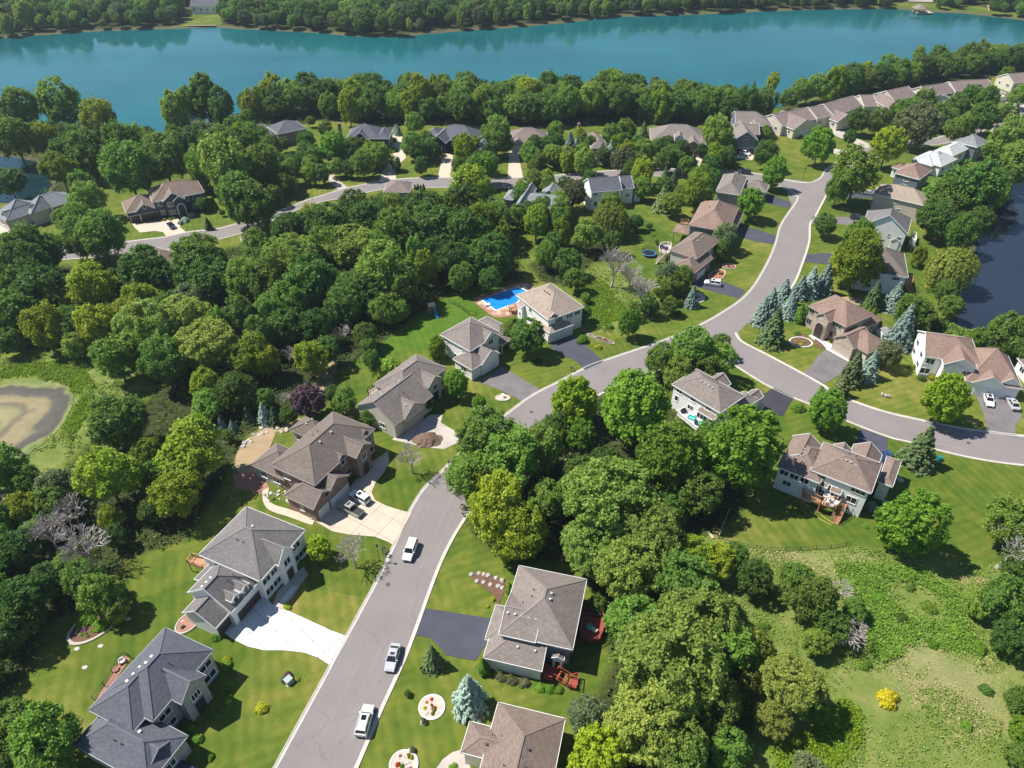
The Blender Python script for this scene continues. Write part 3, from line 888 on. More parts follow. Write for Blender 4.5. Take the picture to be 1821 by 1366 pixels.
PANE = glassmat('window_glass', (0.022, 0.027, 0.032))
PANE_C = glassmat('curtained_glass', (0.1, 0.11, 0.11))

CACHE = {}
def cached(key, fn):
    if key not in CACHE: CACHE[key] = fn()
    return CACHE[key]

def window_mesh(w, h, n, trim):
    def mk():
        m = MB(); t = 0.11
        m.box(-w / 2, w / 2, 0.0, 0.07, -h / 2, -h / 2 + t).box(-w / 2, w / 2, 0.0, 0.07, h / 2 - t, h / 2)
        m.box(-w / 2, -w / 2 + t, 0.0, 0.068, -h / 2 + t, h / 2 - t).box(w / 2 - t, w / 2, 0.0, 0.068, -h / 2 + t, h / 2 - t)
        for i in range(1, n):
            x = -w / 2 + w * i / n
            m.box(x - 0.05, x + 0.05, 0.0, 0.066, -h / 2 + t, h / 2 - t)
        if h < 2.1: m.box(-w / 2 - 0.06, w / 2 + 0.06, 0.0, 0.12, -h / 2 - 0.07, -h / 2 - 0.002)
        return m.mesh('window', trim)
    return cached(('win', round(w, 2), round(h, 2), n, trim.name), mk)
def pane_mesh(w, h):
    def mk():
        m = MB(); m.face([(w / 2 - .1, 0.03, -h / 2 + .1), (-w / 2 + .1, 0.03, -h / 2 + .1), (-w / 2 + .1, 0.03, h / 2 - .1), (w / 2 - .1, 0.03, h / 2 - .1)])
        return m.mesh('pane', PANE)
    return cached(('pane', round(w, 2), round(h, 2)), mk)
def vent_mesh(dark):
    return cached(('vent', dark), lambda: MB().box(-.14, .14, -.14, .14, -.1, .1).box(-.19, .19, -.19, .19, .1, .17).mesh('roof_vent', METAL_D if dark else METAL))
def pipe_mesh():
    return cached('pipe', lambda: MB().tube([(0, 0, -.2), (0, 0, .55)], .07, 6).mesh('vent_pipe', METAL_D))
def section_mesh(w, mat):
    def mk():
        m = MB(); h = 0.56
        m.box(-w / 2, w / 2, 0, 0.05, 0, h - 0.03)
        k = max(2, int(w / 1.2))
        for i in range(k):
            x0 = -w / 2 + w * i / k + .1; x1 = -w / 2 + w * (i + 1) / k - .1
            m.box(x0, x1, .05, .075, .09, h - .12)
        return m.mesh('panel', mat)
    return cached(('sec', round(w, 2), mat.name), mk)

def build_house(label, e, z, wings, roof, wall, trim=None, cat='house', group=None, chimneys=(), name='house', dmat=None):
    trim = trim or TRIM_W
    dmat = dmat or DOOR_W
    o = at(e[0], z).xy; u = (at(e[1], z).xy - o).normalized(); v = Vector((-u.y, u.x))
    rot = math.atan2(u.y, u.x)
    root = thing(name, label, cat, (o.x, o.y, 0), rot, group)
    def loc(p, zz):
        q = at(p, zz).xy - o
        return q.dot(u), q.dot(v)
    R = []
    for w in wings:
        P = [loc(p, w['z']) for p in w['pts']]
        u0, u1 = min(p[0] for p in P), max(p[0] for p in P); v0, v1 = min(p[1] for p in P), max(p[1] for p in P)
        for k, d in w.get('ext', {}).items():
            if k == 'u+': u1 += d
            if k == 'u-': u0 -= d
            if k == 'v+': v1 += d
            if k == 'v-': v0 -= d
        R.append((u0, u1, v0, v1))
    ohd = 0.42
    for wi, (w, (u0, u1, v0, v1)) in enumerate(zip(wings, R)):
        zz = w['z']; z0 = w.get('z0', 0.0); ends = w.get('ends', 'hh'); pitch = w.get('pitch', 0.62)
        oh = w.get('oh', ohd); rm = w.get('roof', roof); wm = w.get('wall', wall)
        ax = w.get('axis') or ('u' if (u1 - u0) >= (v1 - v0) else 'v')
        # local ridge frame: a along the ridge, c across
        if ax == 'u': a0, a1, c0, c1 = u0, u1, v0, v1
        else: a0, a1, c0, c1 = v0, v1, u0, u1
        def pt(a, c, h):
            return (a, c, h) if ax == 'u' else (c, a, h)
        s = (c1 - c0) / 2; L = a1 - a0
        if ends == 'hh' and L < 2 * s: run = L / 2
        else: run = min(s, L * 0.9)
        rise = s * pitch
        cm = (c0 + c1) / 2
        ra = a0 + (run if ends[0] == 'h' else 0); rb = a1 - (run if ends[1] == 'h' else 0)
        if w.get('shed'):      # single slope rising towards +c or -c
            rise = 2 * s * pitch
        zr = zz + rise
        mb = MB()
        sl = math.hypot(s, rise)
        def uvq(pts):
            return pts
        def add(face, along, updir):
            # uv: metres along the eave, metres up the slope
            uv = []
            p0 = Vector(face[0])
            al = Vector(along).normalized(); up = Vector(updir).normalized()
            for p in face:
                d = Vector(p) - p0
                uv.append((d.dot(al), d.dot(up)))
            n = (Vector(face[1]) - Vector(face[0])).cross(Vector(face[2]) - Vector(face[0]))
            if n.z < 0: face = face[::-1]; uv = uv[::-1]
            mb.face(face, 0, uv)
            mb.face([(p[0], p[1], p[2] - 0.2) for p in reversed(face)], 1)
        E1, E2, E3, E4 = pt(a0, c0, zz), pt(a1, c0, zz), pt(a1, c1, zz), pt(a0, c1, zz)
        RA, RB = pt(ra, cm, zr), pt(rb, cm, zr)
        if w.get('shed'):
            hi = w['shed']
            if hi > 0: F = [E1, E2, pt(a1, c1, zr), pt(a0, c1, zr)]
            else: F = [E4, E3, pt(a1, c0, zr), pt(a0, c0, zr)]
            add(F, Vector(F[1]) - Vector(F[0]), Vector(F[3]) - Vector(F[0]))
        else:
            add([E1, E2, RB, RA] if rb - ra > 0.02 else [E1, E2, RA], Vector(E2) - Vector(E1), Vector(pt(0, 1, pitch)))
            add([E4, E3, RB, RA] if rb - ra > 0.02 else [E4, E3, RA], Vector(E3) - Vector(E4), Vector(pt(0, -1, pitch)))
            if ends[0] == 'h': add([E1, E4, RA], Vector(E4) - Vector(E1), Vector(pt(1, 0, pitch)))
            if ends[1] == 'h': add([E2, E3, RB], Vector(E3) - Vector(E2), Vector(pt(-1, 0, pitch)))
        ro = mb.obj('roof', [rm, trim], root)
        # fascia and rake boards
        fb = MB()
        def board(p, q, lift=0.0):
            fb.beam((p[0], p[1], p[2] - 0.09 + lift), (q[0], q[1], q[2] - 0.09 + lift), 0.07, 0.26)
        if w.get('shed'):
            board(F[0], F[1]); board(F[0], F[3], .03); board(F[1], F[2], .03)
        else:
            board(E1, E2); board(E4, E3)
            if ends[0] == 'h': board(E1, E4)
            else: board(E1, RA, .05); board(E4, RA, .05)
            if ends[1] == 'h': board(E2, E3)
            else: board(E2, RB, .05); board(E3, RB, .05)
        fb.obj('fascia', trim, ro)
        if not w.get('shed'):
            cb = MB()
            if rb - ra > 0.3: cb.beam((RA[0], RA[1], RA[2] + .0), (RB[0], RB[1], RB[2] + .0), .34, .05)
            for fl, e1_, e2_, r_ in ((ends[0], E1, E4, RA), (ends[1], E2, E3, RB)):
                if fl == 'h':
                    for e_ in (e1_, e2_): cb.beam((e_[0], e_[1], e_[2] + .0), (r_[0], r_[1], r_[2] + .0), .3, .05)
            if cb.f: cb.obj('ridge_cap', CAPS[rm.name], ro)
        # walls
        wa0, wa1 = a0 + (oh if ends[0] == 'h' else oh * .7), a1 - (oh if ends[1] == 'h' else oh * .7)
        wc0, wc1 = c0 + oh, c1 - oh
        zt = zz + oh * pitch - 0.21
        mw = MB()
        q = [pt(wa0, wc0, 0), pt(wa1, wc0, 0), pt(wa1, wc1, 0), pt(wa0, wc1, 0)]
        if w.get('open'):
            for (x_, y_, _) in q: mw.box(x_ - .1, x_ + .1, y_ - .1, y_ + .1, z0, zz - .2)
            mw.obj('post', wm, root)
        else:
            for i in range(4):
                p1, p2 = q[i], q[(i + 1) % 4]
                mw.face([(p1[0], p1[1], z0), (p2[0], p2[1], z0), (p2[0], p2[1], zt), (p1[0], p1[1], zt)])
            if w.get('shed'):
                hi = w['shed']; ztop = zr - oh * pitch - .21
                cc, cl = (wc1, wc0) if hi > 0 else (wc0, wc1)
                for a_ in (wa0, wa1): mw.face([pt(a_, cl, zt), pt(a_, cc, zt), pt(a_, cc, ztop)])
            else:
                for fl, a_ in ((ends[0], wa0), (ends[1], wa1)):
                    if fl == 'g': mw.face([pt(a_, wc0, zt), pt(a_, wc1, zt), pt(a_, cm, zr - .21)])
            mw.obj('wall', wm, root)
        # openings
        if not w.get('open'):
            uu0, uu1, vv0, vv1 = (wa0, wa1, wc0, wc1) if ax == 'u' else (wc0, wc1, wa0, wa1)
            side = {'v-': ((uu0, vv0), (1, 0), math.pi), 'u+': ((uu1, vv0), (0, 1), -math.pi / 2), 'v+': ((uu0, vv1), (1, 0), 0.0), 'u-': ((uu0, vv0), (0, 1), math.pi / 2)}
            lens = {'v-': uu1 - uu0, 'v+': uu1 - uu0, 'u+': vv1 - vv0, 'u-': vv1 - vv0}
            def hidden(x, y, zc):
                for wj, (b0, b1, b2, b3) in enumerate(R):
                    if wj != wi and b0 - .2 < x < b1 + .2 and b2 - .2 < y < b3 + .2 and wings[wj].get('z0', 0) - .4 < zc < wings[wj]['z'] + .9: return True
                return False
            def put(sd, t, zc, ww, hh, n=2, tr=None, chk=True):
                (bx, by), (dx, dy), ra_ = side[sd]
                x, y = bx + dx * t, by + dy * t
                nx, ny = {'v-': (0, -1), 'v+': (0, 1), 'u-': (-1, 0), 'u+': (1, 0)}[sd]
                if chk and (hidden(x + nx * .3, y + ny * .3, zc) or hidden(x + dx * ww * .5 + nx * .3, y + dy * ww * .5 + ny * .3, zc) or hidden(x - dx * ww * .5 + nx * .3, y - dy * ww * .5 + ny * .3, zc)): return
                ob = link('window', window_mesh(ww, hh, n, tr or w.get('wtrim') or TRIM_W), root)
                ob.location = (x + nx * .015, y + ny * .015, zc); ob.rotation_euler = (0, 0, {'v-': math.pi, 'v+': 0, 'u-': math.pi / 2, 'u+': -math.pi / 2}[sd])
                pn = link('pane', pane_mesh(ww, hh), ob)
            gsides = {g[0] for g in w.get('garage', ())}
            for g in w.get('garage', ()):
                sd, t, gw = g[0], g[1], g[2]
                (bx, by), (dx, dy), ra_ = side[sd]
                t *= lens[sd]
                nx, ny = {'v-': (0, -1), 'v+': (0, 1), 'u-': (-1, 0), 'u+': (1, 0)}[sd]
                x, y = bx + dx * t, by + dy * t
                gd = MB(); gh = 2.3
                gd.box(-gw / 2 - .16, -gw / 2, 0, .08, .02, gh + .16).box(gw / 2, gw / 2 + .16, 0, .08, .02, gh + .16).box(-gw / 2, gw / 2, 0, .082, gh, gh + .16)
                go = gd.obj('garage_door', w.get('gtrim') or trim, root)
                go.location = (x + nx * .015, y + ny * .015, 0.02); go.rotation_euler = (0, 0, {'v-': math.pi, 'v+': 0, 'u-': math.pi / 2, 'u+': -math.pi / 2}[sd])
                for i in range(4):
                    pn = link('panel', section_mesh(gw, w.get('dmat', dmat)), go); pn.location = (0, 0, .02 + .57 * i)
            for dd in w.get('doors', ()):
                sd, t, dw, dh = dd
                (bx, by), (dx, dy), ra_ = side[sd]
                nx, ny = {'v-': (0, -1), 'v+': (0, 1), 'u-': (-1, 0), 'u+': (1, 0)}[sd]
                x, y = bx + dx * t * lens[sd], by + dy * t * lens[sd]
                m = MB(); m.box(-dw / 2 - .12, -dw / 2, 0, .12, 0, dh + .12).box(dw / 2, dw / 2 + .12, 0, .12, 0, dh + .12).box(-dw / 2, dw / 2, 0, .122, dh, dh + .12)
                if dh > 4:      # tall arched entry
                    m = MB(); rr_ = dw / 2; zs = dh - rr_
                    arc = [(rr_ * math.cos(math.pi * k / 12), zs + rr_ * math.sin(math.pi * k / 12)) for k in range(13)]
                    out_ = [(rr_, 0.0)] + arc + [(-rr_, 0.0)]
                    big_ = [((rr_ + .22), 0.0)] + [((rr_ + .22) * math.cos(math.pi * k / 12), zs + (rr_ + .22) * math.sin(math.pi * k / 12)) for k in range(13)] + [(-(rr_ + .22), 0.0)]
                    m.face([(x_, .02, z_) for x_, z_ in reversed(out_)], 1)
                    for k in range(len(out_) - 1):
                        a_, b_, c_, d_ = out_[k], out_[k + 1], big_[k + 1], big_[k]
                        m.face([(a_[0], .14, a_[1]), (b_[0], .14, b_[1]), (c_[0], .14, c_[1]), (d_[0], .14, d_[1])])
                        m.face([(a_[0], .02, a_[1]), (b_[0], .02, b_[1]), (b_[0], .14, b_[1]), (a_[0], .14, a_[1])]); m.face([(d_[0], .14, d_[1]), (c_[0], .14, c_[1]), (c_[0], .0, c_[1]), (d_[0], .0, d_[1])])
                    m.box(-.55, .55, .02, .06, .05, 2.3, 1)
                else: m.box(-dw / 2, dw / 2, 0, .05, 0, dh, 1).box(-dw / 2 + .2, dw / 2 - .2, .05, .07, dh * .55, dh - .2, 1)
                do = m.obj('door', [trim, DOOR_K], root); do.location = (x + nx * .015, y + ny * .015, z0 + .1); do.rotation_euler = (0, 0, {'v-': math.pi, 'v+': 0, 'u-': math.pi / 2, 'u+': -math.pi / 2}[sd])
            for wd in w.get('wins', ()):          # explicit: side, fraction, height, width, h, panes
                put(wd[0], wd[1] * lens[wd[0]], wd[2], wd[3], wd[4], wd[5] if len(wd) > 5 else 2, chk=False)
            if w.get('auto', True):
                taken = {wd[0] for wd in w.get('wins', ())} | gsides
                for sd in ('v-', 'u+', 'v+', 'u-'):
                    if sd in taken: continue
                    Ls = lens[sd]
                    if Ls < 2.4: continue
                    n = max(1, int(Ls / 4.3))
                    for zc in ([1.75, 4.35] if zz - z0 > 5 else [z0 + (zz - z0) * .56]):
                        for i in range(n):
                            rr = random.Random(f'{label}{wi}{sd}{i}{zc > 3}')
                            ww = min(rr.choice([1.5, 1.9, 1.1, 1.7]), Ls * .6)
                            put(sd, Ls * (i + .5) / n + rr.uniform(-.25, .25), zc, ww, min(1.45, (zz - z0) * .5), 2 if ww > 1.2 else 1)
        # vents along the ridge
        vn = w.get('vents')
        if vn:
            n, sgn = vn[0], vn[1]
            span = (rb - ra) if rb - ra > 2 else s * .8
            n = max(1, min(n, int(span / .9)))
            for i in range(n):
                t = (i + .6) / (n + .2)
                a_ = ra + (rb - ra) * t if rb - ra > 2 else (a0 + a1) / 2 + (t - .5) * s * .8
                c_ = cm + sgn * min(.95, s * .3)
                k = max(0.0, abs(c_ - cm))
                inset = min(1.0, 1.0)
                h_ = zr - k * pitch
                if ends == 'hh' and rb - ra <= 2: h_ = zr - max(k, abs(a_ - (a0 + a1) / 2) * (s / max(run, .1))) * pitch
                ob = link('roof_vent', vent_mesh(len(vn) > 2), root); ob.location = pt(a_, c_, h_ + .06)
            for i in range(2):
                a_ = (a0 + a1) / 2 + (i - .3) * 1.3; c_ = cm - sgn * s * .35
                ob = link('vent_pipe', pipe_mesh(), root); ob.location = pt(a_, c_, zr - s * .35 * pitch + .05)
    for (p, zc, sx, sy, ch, mat) in chimneys:
        x, y = loc(p, zc)
        c = MB().box(x - sx / 2, x + sx / 2, y - sy / 2, y + sy / 2, 0.0, ch).box(x - sx / 2 - .08, x + sx / 2 + .08, y - sy / 2 - .08, y + sy / 2 + .08, ch, ch + .15)
        co = c.obj('chimney', mat, root)
        MB().tube([(x, y, ch + .1), (x, y, ch + .6)], .16, 8).obj('flue', METAL, co)
    return root
def wg(pts, z, ends='hh', axis=None, **k):
    d = dict(pts=pts, z=z, ends=ends, axis=axis); d.update(k); return d

# ------------------------------------------------------------------ the near houses
HOUSES = []
def H(short, *a, **k):
    r = build_house(*a, **k)
    pt_ = a[1][0]
    HOUSES.append((short, r))
    return r

H('slate-roofed stone house', 'large stone-fronted house with slate-blue shingle roof at the lower left corner', ZD(235,1060, 1130,100), 6.0, [
    wg(ZD(1130,100, 1690,365, 985,1200), 6.0, pitch=.66, vents=(3, 1), wins=[('v-', .14, 4.3, 2.2, 1.4, 2), ('v-', .14, 1.6, 2.2, 1.4, 2), ('v-', .86, 4.3, 2.4, 1.4, 2), ('v-', .86, 1.6, 2.4, 1.5, 2), ('u+', .3, 4.3, 1.6, 1.3), ('u+', .75, 1.7, 1.6, 1.3)]),
    wg(ZD(235,1060, 1000,250), 5.9, ext={'v-': 8.2}, pitch=.62, vents=(3, 1)),
    wg(px(140,1312, 300,1290, 262,1400), 4.2, pitch=.62, vents=(2, 1)),
    wg(px(314,1303, 258,1383), 4.0, 'gg', 'v', ext={'v+': 6}, garage=[('v-', .5, 5.0)], dmat=DOOR_T),
    wg(ZD(1320,1000, 1600,655), 5.9, 'gg', 'v', ext={'v+': 5.0}, pitch=.9, doors=[('v-', .5, 1.7, 2.9)], auto=False, wins=[('v-', .5, 4.3, 1.7, 1.5, 3)]),
], SH_SLATE, STONEG, TRIM_G)
H('white driveway house', 'grey-roofed house with two dormers over dark garage doors and a white drive', ZC(365,745, 965,145), 6.0, [
    wg(ZC(365,745, 965,145, 1700,435, 1140,1080), 6.0, pitch=.6, vents=(3, 1), wins=[('v-', .1, 4.4, 1.9, 1.4, 2), ('v-', .1, 1.6, 1.9, 1.5, 2), ('v-', .27, 4.4, 1.6, 1.4, 2), ('v-', .27, 1.6, 1.9, 1.5, 2), ('v-', .8, 4.4, 1.9, 1.4, 2), ('v-', .8, 1.6, 2.1, 1.5, 2), ('v-', .94, 1.6, 1.2, 1.5, 1)]),
    wg(ZN(1005,455, 360,65, 1400,20), 4.3, 'gh', 'u', pitch=.78, ext={'u+': 2}, vents=(5, 1), garage=[('v-', .52, 5.6)], dmat=DOOR_D),
    wg(ZN(755,705, 215,455, 985,455), 3.2, 'gg', 'u', pitch=.72, ext={'u+': .5}, garage=[('v-', .5, 2.9)], dmat=DOOR_D, auto=False),
    wg(ZC(1370,888, 1560,660), 6.0, 'gg', 'v', ext={'v+': 5.0}, pitch=1.15, doors=[('v-', .5, 1.6, 2.7)], auto=False, wins=[('v-', .5, 4.6, 1.6, 1.6, 2)]),
    wg(ZC(905,1215, 1010,1105), 5.6, 'gg', 'v', ext={'v+': 4.2}, z0=4.3, oh=.25, pitch=.8, wins=[('v-', .5, 5.1, .95, 1.15, 1)], auto=False),
    wg(ZC(775,1340, 890,1225), 5.6, 'gg', 'v', ext={'v+': 4.2}, z0=4.3, oh=.25, pitch=.8, wins=[('v-', .5, 5.1, .95, 1.15, 1)], auto=False),
    wg(ZC(320,1055, 560,800), 3.3, 'gg', 'u', ext={'v-': 2.5}, shed=-1, pitch=.25, auto=False),
], SH_GREY, WH)
H('brick house', 'large brown-roofed brick house with gabled front and a beige forecourt', ZE(420,755, 1200,85), 6.3, [
    wg(ZE(420,755, 1200,85, 1695,285, 1170,830), 6.3, pitch=.62, vents=(2, -1), wins=[('u-', .25, 4.6, 1.7, 1.3, 2), ('u-', .7, 4.6, 1.7, 1.3, 2), ('u-', .3, 1.7, 1.5, 1.7, 2), ('v-', .93, 4.6, 1.3, 1.4, 1), ('v-', .5, 1.7, 1.8, 1.6, 2), ('v-', .93, 1.7, 1.4, 1.6, 1)]),
    wg(ZE(270,790, 500,475), 3.6, 'hh', 'u', ext={'v-': 7.0}, wall=GREYS, wins=[('u-', .3, 1.9, 1.9, 1.5, 2), ('u-', .7, 1.9, 1.6, 1.5, 2)]),
    wg(ZE(750,350, 835,160), 3.8, 'hh', 'u', ext={'v-': 7.5, 'u+': .5}, wall=GREYS, vents=(2, 1)),
    wg(ZE(1490,665, 1690,485), 6.3, 'gg', 'v', ext={'v+': 6.5}, pitch=.72, doors=[('v-', .5, 1.8, 2.9)], auto=False, wins=[('v-', .5, 4.9, 1.5, 1.7, 2)]),
    wg(ZE(965,1310, 585,1130, 1210,1060), 3.9, 'gh', 'v', pitch=.74, garage=[('v-', .45, 3.0)], wins=[]),
    wg(ZE(1130,1150, 1412,880), 4.0, 'gg', 'v', ext={'v+': 7.0}, pitch=.7, garage=[('v-', .52, 5.2)]),
    wg(ZE(1262,720, 1380,622), 6.2, 'gg', 'v', ext={'v+': 3.2}, pitch=.8, oh=.25, wins=[('v-', .5, 5.2, 1.1, 1.3, 1)], auto=False, z0=4.0),
    wg(ZE(1550,415, 1660,325), 6.2, 'gg', 'v', ext={'v+': 3.0}, pitch=.8, oh=.25, wins=[('v-', .5, 5.2, 1.1, 1.3, 1)], auto=False, z0=4.0),
], SH_BROWN, BRICK, TRIM_T)
H('dirt pile house', 'grey-brown hipped house with cream walls beside a pile of dirt', ZF(215,760, 895,275), 5.6, [
    wg(ZF(215,760, 895,275, 1405,490, 860,915), 5.6, pitch=.62, vents=(3, 1), wins=[('v-', .88, 4.2, 1.8, 1.4, 2), ('v-', .25, 4.2, 2.2, 1.3, 2), ('v-', .2, 1.6, 1.9, 1.4, 2)]),
    wg(ZF(60,1015) + T21(965,300, 1185,145), 4.0, 'gg', 'u', pitch=.66, ext={'u+': 3}, vents=(2, 1), wins=[('u-', .35, 1.9, 1.7, 1.4, 2)]),
    wg(ZF(725,1335, 1045,1075), 4.0, 'gg', 'v', ext={'v+': 6}, pitch=.72, garage=[('v-', .5, 5.2)], dmat=DOOR_T, vents=(2, -1)),
    wg(ZF(1110,825, 1335,652), 5.6, 'gg', 'v', ext={'v+': 5}, pitch=.72, doors=[('v-', .5, 1.7, 2.8)], auto=False, wins=[('v-', .5, 4.2, 1.4, 1.5, 2)]),
], SH_TAUPE, STUCCO, TRIM_T)
H('white steep-gabled house', 'white two-storey house with taupe roof and steep gable over a double garage', Z5(165,430, 680,140), 5.9, [
    wg(Z5(165,430, 685,140, 1140,400, 665,760), 5.9, pitch=.62, wins=[('u-', .3, 4.9, .9, .8, 1), ('u-', .85, 4.9, .9, .8, 1), ('u-', .5, 1.7, 1.5, 1.4, 2)]),
    wg(Z5(825,200, 975,125, 1300,380, 1200,480), 3.7, pitch=.6),
    wg(Z5(1205,560, 1320,600, 1240,645, 1250,440), 3.0, 'hh', open=True, wall=TRIM_W, pitch=.4),
    wg(Z5(355,890, 690,1090, 860,1000), 3.5, 'hh', 'u', pitch=.62, ext={'u+': 3}, garage=[('v-', .25, 2.8)]),
    wg(Z5(868,1000, 1215,795), 3.5, 'gg', 'v', ext={'v+': 6.5}, pitch=.74, garage=[('v-', .52, 5.2)], wins=[], auto=False),
    wg(Z5(935,592, 1140,450), 6.0, 'gg', 'v', ext={'v+': 4.5}, pitch=.8, oh=.3, auto=False, z0=3.4, wins=[('v-', .5, 4.9, 1.7, 1.5, 2)]),
], SH_TAUPE, WH)
H('blue pool house', 'white house with broad tan hip roof beside a blue swimming pool', Z6(375,450, 960,910), 6.2, [
    wg(Z6(375,450, 960,910, 1520,600), 6.2, 'hh', pitch=.55, vents=(5, -1, 1), wins=[('v-', .42, 4.6, 1.2, 1.4, 2), ('v-', .42, 1.7, 1.7, 1.5, 2), ('v-', .12, 1.7, .8, .9, 1), ('v-', .75, 1.7, 1.6, 1.4, 2), ('u+', .3, 4.9, 2.4, 1.3, 3), ('u+', .62, 4.9, 2.2, 1.2, 3), ('u+', .85, 4.9, 2.0, 1.2, 2)]),
    wg(Z6(968,885, 1150,818), 6.2, 'gg', 'u', ext={'u-': 3.4}, pitch=.72, oh=.3, auto=False, z0=3.2, wins=[('u+', .5, 4.9, 2.6, 1.5, 3)]),
    wg(Z6(985,1150, 1405,985), 3.3, 'hh', 'v', ext={'u-': 6.5}, pitch=.5, garage=[('u+', .3, 4.9), ('u+', .77, 4.0)]),
    wg(Z6(395,612, 535,665), 4.4, 'gg', 'u', ext={'v+': 1.5}, shed=1, pitch=.5, oh=.2, wins=[('v-', .5, 1.9, .7, 1.2, 1)]),
], SH_TAN, WH)
H('octagonal deck house', 'brown-roofed house with a raised octagonal timber deck and white car in front', Z7(410,655, 770,775), 6.0, [
    wg(Z7(410,655, 900,335, 1300,510), 6.0, pitch=.62, vents=(2, 1), wall=GREYS),
    wg(Z7(840,1090, 540,890, 1045,850), 4.0, 'hg', pitch=.66, ext={'v+': 3}, garage=[('u+', .5, 5.0)], wall=BRICK),
    wg(Z7(1180,680, 1300,560), 3.4, 'gg', ext={'u-': 3, 'v+': 2}, pitch=.6, wall=BRICK),
], SH_WARM, GREYS, TRIM_T)
H('screened porch house', 'rose-brown roofed house with a screened porch on its left', T12(1245,240, 1425,272), 6.0, [
    wg(T12(1245,240, 1390,78, 1600,120), 6.0, pitch=.62, vents=(2, 1, 1), wall=BLUEG, auto=False),
    wg(T12(1138,285, 1245,302, 1165,232), 3.6, 'hh', open=True, wall=TRIM_B, pitch=.3),
    wg(T12(1500,230, 1600,225, 1570,140), 4.0, pitch=.6, wall=TAN),
], SH_ROSE, GREYS, TRIM_T)
H('taupe-roofed corner house', 'taupe-roofed grey house at the street corner behind the round maple', FF(1310,1145, 1640,1195), 6.0, [
    wg(FF(1310,1145, 1640,1195, 1560,925), 6.0, pitch=.6, auto=False, vents=(2, -1)),
    wg(FF(1640,1100, 1800,1120, 1740,1000), 4.0, pitch=.6, ext={'u+': 5}),
], SH_TAUPE, GREYS)
H('arched stone house', 'rose-roofed stone house with tall arched entry between blue spruces', ZK(335,400, 950,745), 6.0, [
    wg(ZK(335,400, 955,745, 820,240), 6.0, pitch=.62, wins=[('v-', .08, 4.9, 1.5, 1.4, 2), ('v-', .08, 1.8, 1.5, 1.7, 2), ('v-', .8, 4.9, 2.6, 1.2, 3), ('v-', .68, 1.8, 2.0, 1.8, 2)], wtrim=TRIM_G),
    wg(ZK(450,550, 685,670), 5.9, 'gg', 'v', ext={'v+': 6}, pitch=.78, auto=False, doors=[('v-', .5, 2.3, 4.3)]),
    wg(ZK(745,908, 1090,1098), 3.7, 'gg', 'v', ext={'v+': 7}, pitch=.78, garage=[('v-', .5, 5.2)], dmat=DOOR_T, auto=False, gtrim=TRIM_T),
    wg(ZK(800,880, 1310,1180, 1545,1000), 3.7, 'hh', pitch=.62, ext={'v+': 1}, wall=STUCCO),
    wg(ZK(1180,420, 1470,640, 1400,690), 3.7, 'hh', pitch=.6, ext={'v-': 3}, wall=STUCCO),
], SH_ROSE, STONE, TRIM_T)
H('twin-garage white house', 'white house with rose-brown roof and two garage gables at the right edge', ZW(430,505, 1170,615), 6.0, [
    wg(ZW(430,505, 1170,615), 6.0, 'gh', 'u', ext={'v+': 11.5, 'u+': 1}, pitch=.55, wins=[('v-', .12, 4.7, 2.0, 1.6, 2), ('v-', .1, 1.8, 2.2, 1.7, 2)]),
    wg(ZW(690,610, 1150,630), 6.0, 'gg', 'v', ext={'v+': 7, 'v-': .3}, pitch=.62, auto=False, wins=[('v-', .78, 4.3, 1.9, 1.5, 2), ('v-', .78, 1.6, 1.7, 1.5, 2)]),
    wg(ZW(690,645, 968,670), 5.2, 'gg', 'v', ext={'v+': 4, 'v-': .4}, pitch=.66, auto=False, doors=[('v-', .5, 1.6, 2.4)], wins=[('v-', .5, 4.2, 1.9, 1.2, 3)]),
    wg(ZW(1105,860, 1795,930), 3.6, 'hh', 'u', ext={'v+': 13, 'u-': 1.5}, pitch=.8, auto=False),
    wg(ZW(1105,862, 1560,905), 3.6, 'gg', 'v', ext={'v+': 7, 'v-': .25}, pitch=.66, garage=[('v-', .55, 5.2)], auto=False),
    wg(ZW(1440,895, 1790,932), 3.7, 'gg', 'v', ext={'v+': 7, 'v-': .1}, pitch=.9, garage=[('v-', .55, 2.9)], auto=False),
], SH_ROSE, WH)
